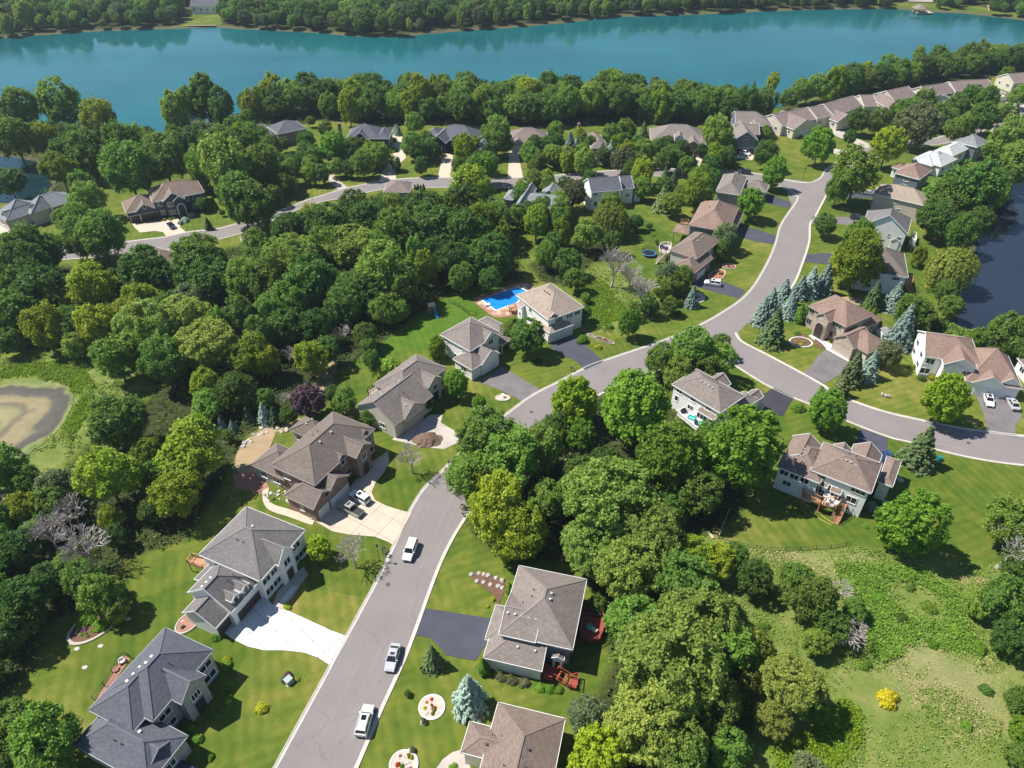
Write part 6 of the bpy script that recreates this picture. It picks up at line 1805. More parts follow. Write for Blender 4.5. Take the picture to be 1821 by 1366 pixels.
for t in PLANTED:
    kind, x, y, R, zc, note, rp = t
    fam, leaf, words_, cat = KIND[kind]
    root = thing(NAMES[cat], LABEL[id(t)], cat, (x, y, 0), rt.uniform(0, 6.283), GROUP.get(id(t)) or PLURAL[cat])
    me = rt.choice(PROTO[fam])
    c = link('branches' if fam == 'bare' else 'crown', me, root)
    sz = rt.uniform(.92, 1.1)
    if fam in CONIC:
        c.scale = (R, R, R * (sz if fam != 'spruce' else sz * 1.0))
        if fam in ('spruce', 'pine'):
            k = link('trunk', STEM, root); k.scale = (R * 1.0, R * 1.0, R * 2.6)
    else:
        c.scale = (R * rt.uniform(.86, 1.08), R * rt.uniform(.86, 1.08), R * rt.uniform(.88, 1.14))
        c.rotation_euler = (rt.uniform(-.12, .12), rt.uniform(-.12, .12), 0)
        c.location = (0, 0, zc)
        k = link('trunk', rt.choice(TRUNKS), root); k.scale = (R * .95, R * .95, zc * .86)
    if leaf is not None:
        c.material_slots[0].link = 'OBJECT'
        c.material_slots[0].material = leaf

# ------------------------------------------------------------------ woods too far or too many to pick apart: one mass each, grown from a few crowns
def mass(name, pts, label, mats):
    """pts: x, y, radius, crown height; grown with geometry nodes"""
    src = bpy.data.collections.new('woodland_crowns')
    for i, (fam, k) in enumerate((('oak', 0), ('oak', 1), ('ash', 0), ('ash', 1), ('tall', 0), ('oak', 2), ('ash', 2))):
        o = bpy.data.objects.new('woodland_crown', PROTO[fam][k])
        o.material_slots[0].link = 'OBJECT'; o.material_slots[0].material = mats[i % len(mats)]
        src.objects.link(o)
    me = bpy.data.meshes.new(name)
    me.from_pydata([(p[0], p[1], p[3]) for p in pts], [], [])
    a = me.attributes.new('radius', 'FLOAT', 'POINT'); a.data.foreach_set('value', [p[2] for p in pts])
    o = link(name, me)
    ng = bpy.data.node_groups.new('grow_woodland', 'GeometryNodeTree')
    ng.interface.new_socket('Geometry', in_out='INPUT', socket_type='NodeSocketGeometry')
    ng.interface.new_socket('Geometry', in_out='OUTPUT', socket_type='NodeSocketGeometry')
    gi = ng.nodes.new('NodeGroupInput'); go = ng.nodes.new('NodeGroupOutput')
    ip = ng.nodes.new('GeometryNodeInstanceOnPoints')
    ci = ng.nodes.new('GeometryNodeCollectionInfo'); ci.inputs['Collection'].default_value = src
    ci.inputs['Separate Children'].default_value = True; ci.inputs['Reset Children'].default_value = True
    ip.inputs['Pick Instance'].default_value = True
    ri = ng.nodes.new('FunctionNodeRandomValue'); ri.data_type = 'INT'
    ri.inputs[4].default_value = 0; ri.inputs[5].default_value = 6
    rr = ng.nodes.new('FunctionNodeRandomValue'); rr.data_type = 'FLOAT_VECTOR'
    rr.inputs[0].default_value = (0, 0, 0); rr.inputs[1].default_value = (.12, .12, 6.28)
    na = ng.nodes.new('GeometryNodeInputNamedAttribute'); na.data_type = 'FLOAT'; na.inputs['Name'].default_value = 'radius'
    Lk = ng.links.new
    Lk(gi.outputs[0], ip.inputs['Points']); Lk(ci.outputs[0], ip.inputs['Instance'])
    Lk(ri.outputs[2], ip.inputs['Instance Index']); Lk(rr.outputs[0], ip.inputs['Rotation'])
    Lk(na.outputs[0], ip.inputs['Scale']); Lk(ip.outputs[0], go.inputs[0])
    md = o.modifiers.new('woodland', 'NODES'); md.node_group = ng
    return tag(o, label, None, None, 'stuff')
if REST:
    mass('woodland', [(t[1], t[2], t[3], t[4]) for t in REST], 'mass of farther trees between the houses and in the lakeside woods', [L_OAK, L_ASH, L_OAK, L_ASH, L_BOX])
rf = random.Random(21)
far = []
SHORE_N = sorted(LAKE[:34], key=lambda p: p.x)
SX = [p.x for p in SHORE_N]; SY = [p.y for p in SHORE_N]
FH_P = [ground(q) for q in (px(322,66, 326,20, 330,-8, 392,-8, 394,20, 396,66), T01(500,25, 660,25, 660,60, 500,60), T01(765,30, 935,30, 935,75, 765,75), px(1560,30, 1600,2, 1640,-4, 1665,4, 1668,26), px(1700,24, 1705,8, 1765,8, 1762,26))]
for y_ in np.arange(440, 800, 8.5):
    for x_ in np.arange(-560, 560, 8.5):
        a, b_ = x_ + rf.uniform(-3.6, 3.6), y_ + rf.uniform(-3.6, 3.6)
        if abs(a) > .72 * b_ + 60: continue
        if inside(LAKE, [a], [b_])[0] or edge_dist(LAKE, [a], [b_])[0] < 1.5: continue
        if b_ < np.interp(a, SX, SY): continue
        if any(inside(q, [a], [b_])[0] for q in FH_P): continue
        R = rf.uniform(3.2, 6.6) if edge_dist(LAKE, [a], [b_])[0] > 14 else rf.uniform(2.6, 5.0)
        far.append((a, b_, R, R * 1.05 + rf.uniform(.2, 2.5)))
mass('woodland', far, 'wood along the far shore of the lake', [L_OAK, L_ASH, L_SILV, L_OAK, L_COT, L_OAK, L_ASH])

# ------------------------------------------------------------------ undergrowth, tall weeds, reeds
def weeds(name, polys, n, h, leaf, mat, label, per=9, sp=.5, seed=3, drop=None, bare=-9.0):
    r = np.random.default_rng(seed)
    P = [ground(q) for q in polys]
    ar = [abs(sum(p[i].x * p[(i + 1) % len(p)].y - p[(i + 1) % len(p)].x * p[i].y for i in range(len(p)))) / 2 for p in P]
    out = []
    for p, a in zip(P, ar):
        m = int(n * a / sum(ar))
        x0, x1 = min(q.x for q in p), max(q.x for q in p); y0, y1 = min(q.y for q in p), max(q.y for q in p)
        x = r.uniform(x0, x1, m * 3); y = r.uniform(y0, y1, m * 3)
        ok = inside(p, x, y)
        out.append(np.stack([x[ok], y[ok]], 1)[:m])
    C = np.concatenate(out)
    for w_ in (LAKE, POND_W, POND_E, DRY):
        C = C[~inside(w_, C[:, 0], C[:, 1])]
    if drop is not None: C = C[drop(C)]
    # patchiness: clumps grow taller together
    patch = np.sin(C[:, 0] * .33 + 1.7 * np.sin(C[:, 1] * .21)) + np.sin(C[:, 1] * .41 + 1.4 * np.sin(C[:, 0] * .27)) + r.normal(0, .55, len(C))
    C = C[patch > bare]
    hh = h * (.45 + .75 * (np.sin(C[:, 0] * .9 + 1.3 * np.sin(C[:, 1] * .55)) * np.sin(C[:, 1] * .8 + np.sin(C[:, 0] * .6)) * .5 + .5)) * r.uniform(.6, 1.3, len(C))
    k = len(C)
    pos = np.repeat(np.concatenate([C, np.zeros((k, 1))], 1), per, 0)
    H_ = np.repeat(hh, per)
    m = k * per
    pos[:, :2] += r.normal(size=(m, 2)) * sp * .5
    pos[:, 2] = H_ * r.uniform(.1, 1, m) ** .7
    nrm = r.normal(size=(m, 3)) * .7 + [0, 0, .9]
    V = leaf_quads(pos, nrm, leaf * np.ones(m), .7)
    me = mesh_quads(name, V, mat)
    return tag(link(name, me), label, None, None, 'stuff')
L_WEED = leafmat('leaf_weed', (0.048, 0.078, 0.018), (0.088, 0.118, 0.032), (0.125, 0.13, 0.056))
L_BRAM = leafmat('leaf_bramble', (0.036, 0.066, 0.012), (0.072, 0.108, 0.024))
L_LUSH = leafmat('leaf_lush', (0.052, 0.088, 0.006), (0.105, 0.135, 0.009))
L_DRY = leafmat('leaf_dry', (0.13, 0.115, 0.085), (0.22, 0.195, 0.15))
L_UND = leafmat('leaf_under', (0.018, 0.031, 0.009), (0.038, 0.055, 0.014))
weeds('weeds', [px(1240,950, 1290,965, 1400,985, 1520,972, 1600,985, 1690,1000, 1760,1010, 1830,1000, 1830,1180, 1700,1210, 1560,1200, 1440,1260, 1345,1300, 1335,1180, 1290,1060), px(1540,1220, 1720,1230, 1830,1200, 1830,1366, 1480,1366)], 8000, .4, .24, L_WEED, 'tall weeds and young growth over the meadow', 7, .6, 3, bare=.25)
weeds('weeds', [px(1480,1000, 1640,1010, 1700,1060, 1740,1160, 1640,1150, 1560,1180, 1520,1110)], 3800, .85, .28, L_BRAM, 'deep green bramble patch in the meadow', 8, .6, 4, bare=-.35)
weeds('weeds', ROUGH_POLYS[1:], 4200, .8, .34, L_WEED, 'rank growth round the ponds and the vacant lot', 7, .6, 5, bare=-.3)
weeds('weeds', LUSH_POLYS, 3600, .55, .3, L_LUSH, 'bright yellow-green weeds in the hollows', 7, .6, 6)
weeds('dry_grass', STRAW_POLYS, 900, .34, .24, L_DRY, 'straw-coloured dead grass among the weeds', 6, .6, 7, bare=-.1)
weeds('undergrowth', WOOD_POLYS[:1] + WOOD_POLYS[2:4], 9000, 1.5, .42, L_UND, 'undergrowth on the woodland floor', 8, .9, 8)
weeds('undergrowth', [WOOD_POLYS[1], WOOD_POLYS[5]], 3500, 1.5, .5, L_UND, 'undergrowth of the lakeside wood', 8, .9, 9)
weeds('reeds', [px(1676,585, 1690,540, 1700,510, 1712,505, 1704,560, 1716,588, 1760,592, 1810,570, 1821,600, 1700,605)], 900, 1.3, .34, L_WEED, 'reeds at the rim of the navy pond', 9, .5, 10)
# ------------------------------------------------------------------ vehicles
GLASS_CAR = glassmat('car_glass', (0.012, 0.016, 0.018), 0.03)
TYRE = plain('tyre', (0.018, 0.018, 0.018), 0.85, 0, 0.1)
RIM = plain('alloy_rim', (0.45, 0.45, 0.46), 0.3, 0.8, 0.05)
LAMP_W = paint('lamp_clear', (0.75, 0.76, 0.78), 0.15)
LAMP_R = paint('lamp_red', (0.35, 0.015, 0.012), 0.2)
PLASTIC = plain('black_plastic', (0.03, 0.03, 0.032), 0.55, 0, 0.1)
CW = paint('paint_white', (0.78, 0.78, 0.77)); CSILV = paint('paint_silver', (0.42, 0.43, 0.44), .28); CGREY = paint('paint_grey', (0.13, 0.135, 0.14), .28)
CNAVY = paint('paint_navy', (0.015, 0.025, 0.055)); CBLK = paint('paint_black', (0.012, 0.012, 0.015)); CBLUE = paint('paint_blue', (0.03, 0.06, 0.16)); CPEWT = paint('paint_pewter', (0.3, 0.29, 0.265), .3)

def wheel_parts():
    def tyre():
        m = MB(); n = 16
        for (y, r) in ((-.11, .30), (-.11, .345), (.11, .345), (.11, .30)):
            for k in range(n): m.v.append((r * math.cos(6.283 * k / n), y, r * math.sin(6.283 * k / n)))
        for j in range(3):
            for k in range(n): m.f.append((j * n + k, j * n + (k + 1) % n, (j + 1) * n + (k + 1) % n, (j + 1) * n + k)); m.mi.append(0); m.uv.append(None)
        return m.mesh('tyre', TYRE)
    def rim():
        m = MB(); n = 10
        for s in (-1, 1):
            c = len(m.v); m.v.append((0, .112 * s, 0))
            for k in range(n):
                m.v.append((.21 * math.cos(6.283 * k / n), .112 * s, .21 * math.sin(6.283 * k / n)))
            for k in range(n):
                m.f.append((c, c + 1 + k, c + 1 + (k + 1) % n)[::s]); m.mi.append(0); m.uv.append(None)
        m.tube([(0, -.1, 0), (0, .1, 0)], .29, 12)
        return m.mesh('rim', RIM)
    return cached('tyre', tyre), cached('rim', rim)

SPEC = {
 'sedan': dict(body=[(-2.40, .80, .74), (-2.28, .96, .86), (-1.7, 1.02, .91), (-.9, 1.0, .925), (.8, .97, .925), (1.5, .90, .90), (2.15, .76, .85), (2.38, .60, .72)],
               wb=(.98, -1.85), rt=(.25, -1.05), zr=1.45, zb=.96, hw=(.82, .62), ax=(1.42, -1.4)),
 'suv': dict(body=[(-2.38, 1.0, .82), (-2.3, 1.12, .90), (-1.5, 1.14, .94), (.7, 1.1, .94), (1.3, 1.04, .92), (2.1, .95, .88), (2.36, .72, .78)],
             wb=(1.05, -2.26), rt=(.42, -2.0), zr=1.74, zb=1.08, hw=(.86, .68), ax=(1.42, -1.42)),
 'truck': dict(body=[(-2.9, .98, .92), (-2.8, 1.08, .96), (-1.0, 1.1, .97), (.9, 1.12, .97), (1.5, 1.1, .96), (2.6, 1.02, .93), (2.85, .75, .85)],
               wb=(1.25, -.95), rt=(.6, -.75), zr=1.9, zb=1.1, hw=(.88, .70), ax=(1.85, -1.75)),
 'minivan': dict(body=[(-2.5, 1.0, .86), (-2.42, 1.12, .94), (.8, 1.08, .96), (1.5, 1.02, .94), (2.2, .88, .88), (2.45, .66, .76)],
             wb=(1.35, -2.4), rt=(.5, -2.15), zr=1.74, zb=1.05, hw=(.88, .7), ax=(1.5, -1.5)),
}
def vehicle(kind, front, rear, mat, label, name='parked_car', roofglass=False, cat='car', group='cars', rails=False, bedmat=None):
    s = SPEC[kind]
    a, b_ = at(front), at(rear)
    c = (a + b_) / 2; d = a - b_
    root = thing(name, label, cat, (c.x, c.y, 0.05), math.atan2(d.y, d.x), group)
    m = MB()
    rows = []
    for x, zt, hw in s['body']:
        rows.append([(x, -hw * .93, .24), (x, -hw, .55), (x, -hw * .985, zt - .12), (x, -hw * .9, zt), (x, hw * .9, zt), (x, hw * .985, zt - .12), (x, hw, .55), (x, hw * .93, .24)])
    for i in range(len(rows) - 1):
        for j in range(8):
            k = (j + 1) % 8
            m.face([rows[i][j], rows[i][k], rows[i + 1][k], rows[i + 1][j]][::-1], 1 if j == 7 else 0)
    m.face(rows[0], 0); m.face(rows[-1][::-1], 0)
    # roof skin and pillars
    x1, x0 = s['rt']; hw1 = s['hw'][1]; zr = s['zr']
    m.face([(x0, -hw1, zr), (x1, -hw1, zr), (x1 - .05, -hw1 * .6, zr + .045), (x0 + .05, -hw1 * .6, zr + .045)])
    m.face([(x0 + .05, -hw1 * .6, zr + .045), (x1 - .05, -hw1 * .6, zr + .045), (x1 - .05, hw1 * .6, zr + .045), (x0 + .05, hw1 * .6, zr + .045)])
    m.face([(x0 + .05, hw1 * .6, zr + .045), (x1 - .05, hw1 * .6, zr + .045), (x1, hw1, zr), (x0, hw1, zr)])
    wb1, wb0 = s['wb']; zb = s['zb']; hw0 = s['hw'][0]
    for sg in (-1, 1):
        m.beam((wb1, sg * hw0, zb), (x1, sg * hw1, zr), .08, .07); m.beam((wb0, sg * hw0, zb), (x0, sg * hw1, zr), .12, .08)
        m.beam((x1, sg * hw1, zr), (x0, sg * hw1, zr), .08, .06)
        xm = (x1 + x0) / 2 + .1
        m.beam(((wb1 + wb0) / 2 + .1, sg * hw0 * 1.0, zb), (xm, sg * hw1 * 1.0, zr), .1, .05)
        m.box(wb1 - .35, wb1 - .15, sg * (hw0 + .09) - .1, sg * (hw0 + .09) + .1, zb + .02, zb + .17)
    m.beam((x1, -hw1, zr), (x1, hw1, zr), .08, .05); m.beam((x0, -hw1, zr), (x0, hw1, zr), .1, .05)
    m.obj('body', [mat, PLASTIC], root, smooth=False)
    g = MB()
    e = .006
    g.face([(wb1, -hw0, zb), (wb1, hw0, zb), (x1, hw1, zr - e), (x1, -hw1, zr - e)])
    g.obj('windscreen', GLASS_CAR, root)
    g = MB().face([(wb0, hw0, zb), (wb0, -hw0, zb), (x0, -hw1, zr - e), (x0, hw1, zr - e)]) or None
    g = MB(); g.face([(wb0, hw0, zb), (wb0, -hw0, zb), (x0, -hw1, zr - e), (x0, hw1, zr - e)]); g.obj('rear_window', GLASS_CAR, root)
    for sg in (-1, 1):
        g = MB(); g.face([(wb0, sg * hw0, zb), (wb1, sg * hw0, zb), (x1, sg * hw1, zr - e), (x0, sg * hw1, zr - e)][::sg]); g.obj('side_window', GLASS_CAR, root)
    if roofglass:
        g = MB(); L = abs(x1 - x0)
        g.box(x1 - .25 - L * (.75 if roofglass == 2 else .3), x1 - .2, -hw1 * .58, hw1 * .58, zr + .04, zr + .055); g.obj('sunroof', GLASS_CAR, root)
    if rails:
        g = MB()
        for sg in (-1, 1): g.beam((x1 - .3, sg * hw1 * .92, zr + .07), (x0 + .2, sg * hw1 * .92, zr + .07), .05, .06)
        g.obj('roof_rail', RIM, root)
    xf, zf, wf = s['body'][-1]; xb, zbk, wbk = s['body'][0]
    for sg in (-1, 1):
        MB().box(xf - .22, xf - .02, sg * wf * .82 - .17, sg * wf * .82 + .17, zf - .06, zf + .06).obj('headlight', LAMP_W, root)
        MB().box(xb - .02, xb + .16, sg * wbk * .86 - .13, sg * wbk * .86 + .13, zbk - .24, zbk - .06).obj('tail_light', LAMP_R, root)
    MB().box(xf - .06, xf + .03, -wf * .55, wf * .55, .36, zf - .1).obj('grille', PLASTIC, root)
    MB().box(xb - .05, xb + .05, -wbk * .9, wbk * .9, .3, .5).box(xf - .05, xf + .05, -wf * .9, wf * .9, .22, .36).obj('bumper', PLASTIC, root)
    if kind == 'truck':
        g = MB(); g.box(-2.78, -1.02, -.8, .8, 1.09, 1.115); g.obj('bed_cover', bedmat or PLASTIC, root)
    ty, ri = wheel_parts()
    k = 1.12 if kind in ('suv', 'truck') else 1.0
    for ax in s['ax']:
        for sg in (-1, 1):
            hw = [h for x, z, h in s['body'] if abs(x - ax) < 1.2][0]
            w = link('wheel', ty, root); w.location = (ax, sg * (hw - .08), .345 * k - .02); w.scale = (k, 1, k)
            r = link('rim', ri, w)
    return root
Q = lambda t, *p: t(*p)[0]
vehicle('suv', (658, 1257), (642, 1314), CW, 'white estate with roof rails, nearest car on the street', rails=True, roofglass=True)
vehicle('sedan', (693, 1196), (705, 1151), CSILV, 'silver-beige saloon with sunroof at the right kerb', roofglass=True)
vehicle('suv', (723, 1002), (737, 964), CW, 'white sport utility car driving in mid street', 'car')
vehicle('truck', (604, 899), (643, 919), CPEWT, 'pewter pickup truck on the beige forecourt', 'pickup_truck', roofglass=True, cat='pickup')
vehicle('suv', (624, 879), (657, 898), CW, 'white car beside the pewter pickup truck', roofglass=True)
vehicle('suv', (1252, 505), (1281, 509), CW, 'white estate on the driveway of the octagonal deck house', roofglass=True)
vehicle('sedan', (1760, 728), (1753, 702), CW, 'white saloon with a black glass roof', roofglass=2)
vehicle('sedan', (1792, 709), (1806, 734), CSILV, 'silver saloon parked by the white gabled house', roofglass=True)
vehicle('suv', (1576, 812), (1574, 826), CBLUE, 'dark blue car behind the white house with the timber deck', roofglass=True)
vehicle('sedan', (1535, 390), (1513, 389), CNAVY, 'black saloon in front of the white gabled house')
vehicle('sedan', (1531, 345), (1552, 347), CSILV, 'silver car before the tan house')
vehicle('sedan', (310, 409), (301, 400), CNAVY, 'dark blue saloon on the cream driveway')
vehicle('suv', (1314, 308), (1333, 310), CNAVY, 'dark blue utility car parked on the back street')
vehicle('minivan', (1333, 278), (1315, 272), CW, 'nearer white van before the navy craftsman house', cat='van')
vehicle('suv', (1308, 268), (1322, 266), CW, 'white car half hidden behind the white van')
vehicle('sedan', (1238, 280), (1245, 273), CW, 'white car in front of the open garage')
vehicle('sedan', (318, 1366), (350, 1384), CNAVY, 'dark car at the foot of the slate-roofed house', roofglass=True)

# ------------------------------------------------------------------ street furniture
def lamp_post(p, h, label):
    a = at(p)
    r = thing('street_lamp', label, 'street lamp', a, 0, 'street lamps')
    MB().lathe([(.16, 0), (.13, .25), (.06, .4), (.05, h - .5), (.045, h - .45)], 8).obj('pole', BLACKM, r)
    MB().lathe([(.06, h - .45), (.2, h - .3), (.24, h), (.17, h + .1), (.03, h + .24)], 8).obj('lantern', BLACKM, r)
lamp_post((675, 998), 4.4, 'black street lamp beside the leafless tree and the kerb')
lamp_post((1427, 322), 5.0, 'thin street lamp on the corner lawn by the junction')
lamp_post((542, 352), 4.5, 'thin lamp post at the back street under the trees')
def mailbox(p, q, n, label):
    a, b_ = at(p), at(q)
    d = (b_ - a)
    r = thing('mailbox', label, 'mailbox', a, math.atan2(d.y, d.x), 'kerbside mailboxes')
    w = .38
    MB().box(-.05, .05, -.05, .05, 0, 1.0).box(n * w - .15, n * w - .05, -.05, .05, 0, 1.0).box(-.15, n * w, -.12, .12, .98, 1.05).obj('stand', TRIM_B, r)
    for i in range(n):
        x = i * w
        MB().box(x - .1, x + .1, -.26, .26, 1.06, 1.2).tube([(x, -.26, 1.2), (x, .26, 1.2)], .1, 8).obj('box', BLACKM, r)
mailbox((681, 985), (685, 978), 3, 'black kerbside mailboxes on a stand beside the street lamp')
mailbox((686, 991), (690, 985), 2, 'pair of dark mailboxes nearest the kerb by the lamp')
mailbox((1015, 661), (1019, 659), 2, 'mailboxes at the kerb beside the dark driveway')
mailbox((798, 829), (803, 822), 2, 'pale mailboxes at the kerb under the ash tree')
mailbox((750, 1195), (752, 1198), 1, 'single mailbox on the lawn beside the dark spruce')
for p, lb in (((945, 733), 'round manhole cover in the bend of the street'), ((1722, 788), 'round manhole cover in the side street'), ((723, 322), 'round manhole cover in the back street'), ((690, 1040), 'round manhole cover in the lower street')):
    a = at(p)
    o = MB().lathe([(.02, .0), (.36, .001), (.4, .012), (.33, .014), (.3, .02), (.05, .02)], 14).obj('manhole_cover', METAL_D)
    o.location = (a.x, a.y, .03); tag(o, lb, 'manhole cover', 'manhole covers')
def cabinet(p, w, d, h, mat, label, rot=.4):
    a = at(p)
    r = thing('utility_box', label, 'utility box', a, rot)
    MB().box(-w / 2 - .1, w / 2 + .1, -d / 2 - .1, d / 2 + .1, 0, .08).obj('plinth', CONCRETE, r)
    MB().box(-w / 2, w / 2, -d / 2, d / 2, .08, h).box(-w / 2 - .03, w / 2 + .03, -d / 2 - .03, d / 2 + .03, h, h + .06).obj('cabinet', mat, r)
    MB().box(-w * .4, w * .4, -d / 2 - .03, -d / 2, .15, h - .1).obj('door', mat, r)
UTIL = plain('utility_green', (0.3, 0.36, 0.33), .5); TEAL = plain('teal_plastic', (0.01, 0.19, 0.17), .4)
cabinet((514, 1213), 1.1, 1.0, .9, UTIL, 'pale grey-green utility box in front of the purple shrub', .9)
cabinet((1669, 818), .9, .9, .9, TEAL, 'teal utility pedestal at the foot of the broad spruce', .3)

# ------------------------------------------------------------------ decks and yard things
WOOD_R = plain('deck_red', (0.3, 0.062, 0.04), .7, 0, .15, 6); WOOD_C = plain('deck_cedar', (0.42, 0.22, 0.12), .75, 0, .2, 5); WOOD_P = plain('deck_pale', (0.5, 0.4, 0.3), .75, 0, .2, 5)
def deck(label, cornersp, z, mat, rail=True, stair=None, post=True, rmat=None, open_sides=(), cat='deck'):
    P = [at(p, z).xy for p in cornersp]
    c = sum(P, Vector((0, 0))) / len(P)
    r = thing('deck', label, cat, (c.x, c.y, 0))
    P = [p - c for p in P]
    rmat = rmat or mat
    plat = MB().plan(P, z - .22, z - .03).obj('platform', mat, r)
    # boards run along the longest side; each board is its own strip
    i = max(range(len(P)), key=lambda i: (P[(i + 1) % len(P)] - P[i]).length)
    u = (P[(i + 1) % len(P)] - P[i]).normalized(); v = Vector((-u.y, u.x))
    vs = [p.dot(v) for p in P]
    bm_ = MB(); t = min(vs)
    while t < max(vs):
        q = clip(clip(P, -v, -t), v, t + .27)
        if len(q) >= 3: bm_.plan(q, z - .03, z)
        t += .3
    o = bm_.obj('decking', mat, plat); o['kind'] = 'stuff'
    if post and z > .8:
        for p in P:
            MB().box(p.x * .94 - .08, p.x * .94 + .08, p.y * .94 - .08, p.y * .94 + .08, 0, z - .2).obj('post', mat, r)
    if rail:
        for i in range(len(P)):
            if i in open_sides: continue
            a, b_ = P[i], P[(i + 1) % len(P)]
            m = MB(); L = (b_ - a).length
            m.beam((*a, z + 1.0), (*b_, z + 1.0), .12, .07); m.beam((*a, z + .14), (*b_, z + .14), .06, .06)
            k = max(2, int(L / .42))
            for j in range(k + 1):
                q = a.lerp(b_, j / k)
                w = .06 if j % 4 == 0 or j == k else .03
                m.box(q.x - w, q.x + w, q.y - w, q.y + w, z - .02, z + (1.05 if w > .05 else .98))
            m.obj('railing', rmat, r)
    if stair:
        a, b_ = at(stair[0], z).xy - c, at(stair[1], 0).xy - c
        w = stair[2] / 2; d = (b_ - a).normalized(); n = Vector((-d.y, d.x))
        zb = stair[3] if len(stair) > 3 else 0.0
        k = max(3, int((z - zb) / .19))
        st = MB()
        for s in (-1, 1): st.beam((*(a + n * w * s), z - .15), (*(b_ + n * w * s), zb + .05), .07, .26)
        so = st.obj('stair', mat, r)
        for j in range(k):
            q = a.lerp(b_, (j + .5) / k); zz = z - (z - zb) * (j + .6) / k
            s1 = MB(); s1.beam((*(q - n * w), zz), (*(q + n * w), zz), .3, .05); s1.obj('tread', mat, so)
        hr = MB()
        for s in (-1, 1):
            hr.beam((*(a + n * w * s), z + .95), (*(b_ + n * w * s), zb + .95), .08, .07)
            for j in range(k + 1):
                q = a.lerp(b_, j / k) + n * w * s; zz = z + (zb - z) * j / k
                hr.box(q.x - .03, q.x + .03, q.y - .03, q.y + .03, zz - .1, zz + .95)
        hr.obj('handrail', rmat, so)
    return r
deck('timber deck with seating group and stair below the white house', ZR(470,870, 700,985, 950,985, 890,1090, 690,1030, 480,935), 2.6, WOOD_C, stair=(Q(ZR, 985,1010), Q(ZR, 870,1265), 1.3))
deck('pale deck full of furniture between the maples', ZL(300,880, 455,800, 870,1090, 700,1205), 1.5, CONC_WHITE, rmat=TRIM_W)
deck('lower red deck with steps beside the garage hedge', ZB(905,410, 1105,480, 1060,520, 985,630, 870,590), 1.0, WOOD_R, stair=(Q(ZB, 1040,540), Q(ZB, 1260,700), 1.5, .55), open_sides=(2, 0))
deck('small red landing at the foot of the red steps', ZB(1210,600, 1315,580, 1300,740, 1190,715), .55, WOOD_R, open_sides=(3,))
deck('red deck with planters at the side of the house', ZA(1370,760, 1610,760, 1650,930, 1600,1080, 1500,1140, 1330,1060), 1.2, WOOD_R)
deck('octagonal raised deck with purple-cushioned furniture', Z7(215,640, 260,570, 350,555, 430,590, 420,690, 350,730, 240,710), 3.4, WOOD_P, stair=(Q(Z7, 330,720), Q(Z7, 170,900), 1.3), rmat=TRIM_W)
deck('weathered deck beyond the screened porch', Z7(610,150, 745,155, 750,190, 625,190), 2.4, WOOD_C)
deck('white balcony deck over the shaded lawn', ZM(1095,790, 1100,700, 1165,715, 1165,840, 1130,850), 2.8, WOOD_P, stair=(Q(ZM, 1090,850), Q(ZM, 1170,960), 1.2), rmat=TRIM_W)
deck('cedar deck at the end of the blue pool', Z6(255,690, 390,650, 395,735, 265,745), 1.1, WOOD_C)
deck('small timber deck behind the grey house', ZC(240,850, 300,770, 450,800, 480,880, 430,920), 2.4, WOOD_C)
deck('red-brown deck behind the white house by the pond', T13(960,610, 1035,620, 1030,665, 975,660), 2.4, WOOD_C, stair=(Q(T13, 1000,665), Q(T13, 1035,745), 1.1))
deck('narrow timber terrace behind the taupe house', ZF(120,880, 260,790, 330,850, 150,950), 1.2, WOOD_P, rmat=BLACKM)
deck('porch deck behind the screened room', T12(1085,385, 1120,375, 1125,430, 1095,430), 2.2, WOOD_P)

FAB_W = plain('cushion_white', (0.66, 0.63, 0.58), .9); FAB_P = plain('cushion_purple', (0.12, 0.07, 0.2), .9); FAB_T = plain('cushion_teal', (0.1, 0.5, 0.45), .9); FAB_D = plain('cushion_dark', (0.06, 0.06, 0.065), .9)
def seat(p, z, rot, mat, w, label, cat='chair'):
    a = at(p, z)
    r = thing('patio_sofa' if w > 1.2 else 'patio_chair', label, 'sofa' if w > 1.2 else cat, (a.x, a.y, z), rot, 'garden furniture')
    MB().box(-w / 2, w / 2, -.35, .35, .22, .45).obj('seat', mat, r)
    MB().box(-w / 2, w / 2, .27, .42, .4, .85).obj('backrest', mat, r)
    for s in (-1, 1): MB().box(s * w / 2 - .07, s * w / 2 + .07, -.35, .35, .2, .62).obj('armrest', mat, r)
    for sx in (-1, 1):
        for sy in (-1, 1): MB().box(sx * w * .45 - .03, sx * w * .45 + .03, sy * .3 - .03, sy * .3 + .03, 0, .22).obj('leg', BLACKM, r)
def table(p, z, rot, mat, w, d, h, label):
    a = at(p, z)
    r = thing('patio_table', label, 'table', (a.x, a.y, z), rot, 'garden furniture')
    MB().box(-w / 2, w / 2, -d / 2, d / 2, h - .05, h).obj('tabletop', mat, r)
    for sx in (-1, 1):
        for sy in (-1, 1): MB().box(sx * w * .45 - .03, sx * w * .45 + .03, sy * d * .42 - .03, sy * d * .42 + .03, 0, h - .05).obj('leg', BLACKM, r)
ar = -.75
seat(Q(ZR, 790,965), 2.6, ar, FAB_W, 1.9, 'white sofa against the wall on the timber deck')
seat(Q(ZR, 760,1010), 2.6, ar + 1.57, FAB_W, .9, 'white armchair on the left of the deck seating group')
seat(Q(ZR, 880,1030), 2.6, ar - 1.57, FAB_W, .9, 'white armchair on the right of the deck seating group')
seat(Q(ZR, 820,1055), 2.6, ar + 3.14, FAB_W, .9, 'white armchair nearest the railing of the timber deck')
table(Q(ZR, 825,1010), 2.6, ar, FAB_D, 1.2, .7, .42, 'low dark table in the middle of the deck seating group')
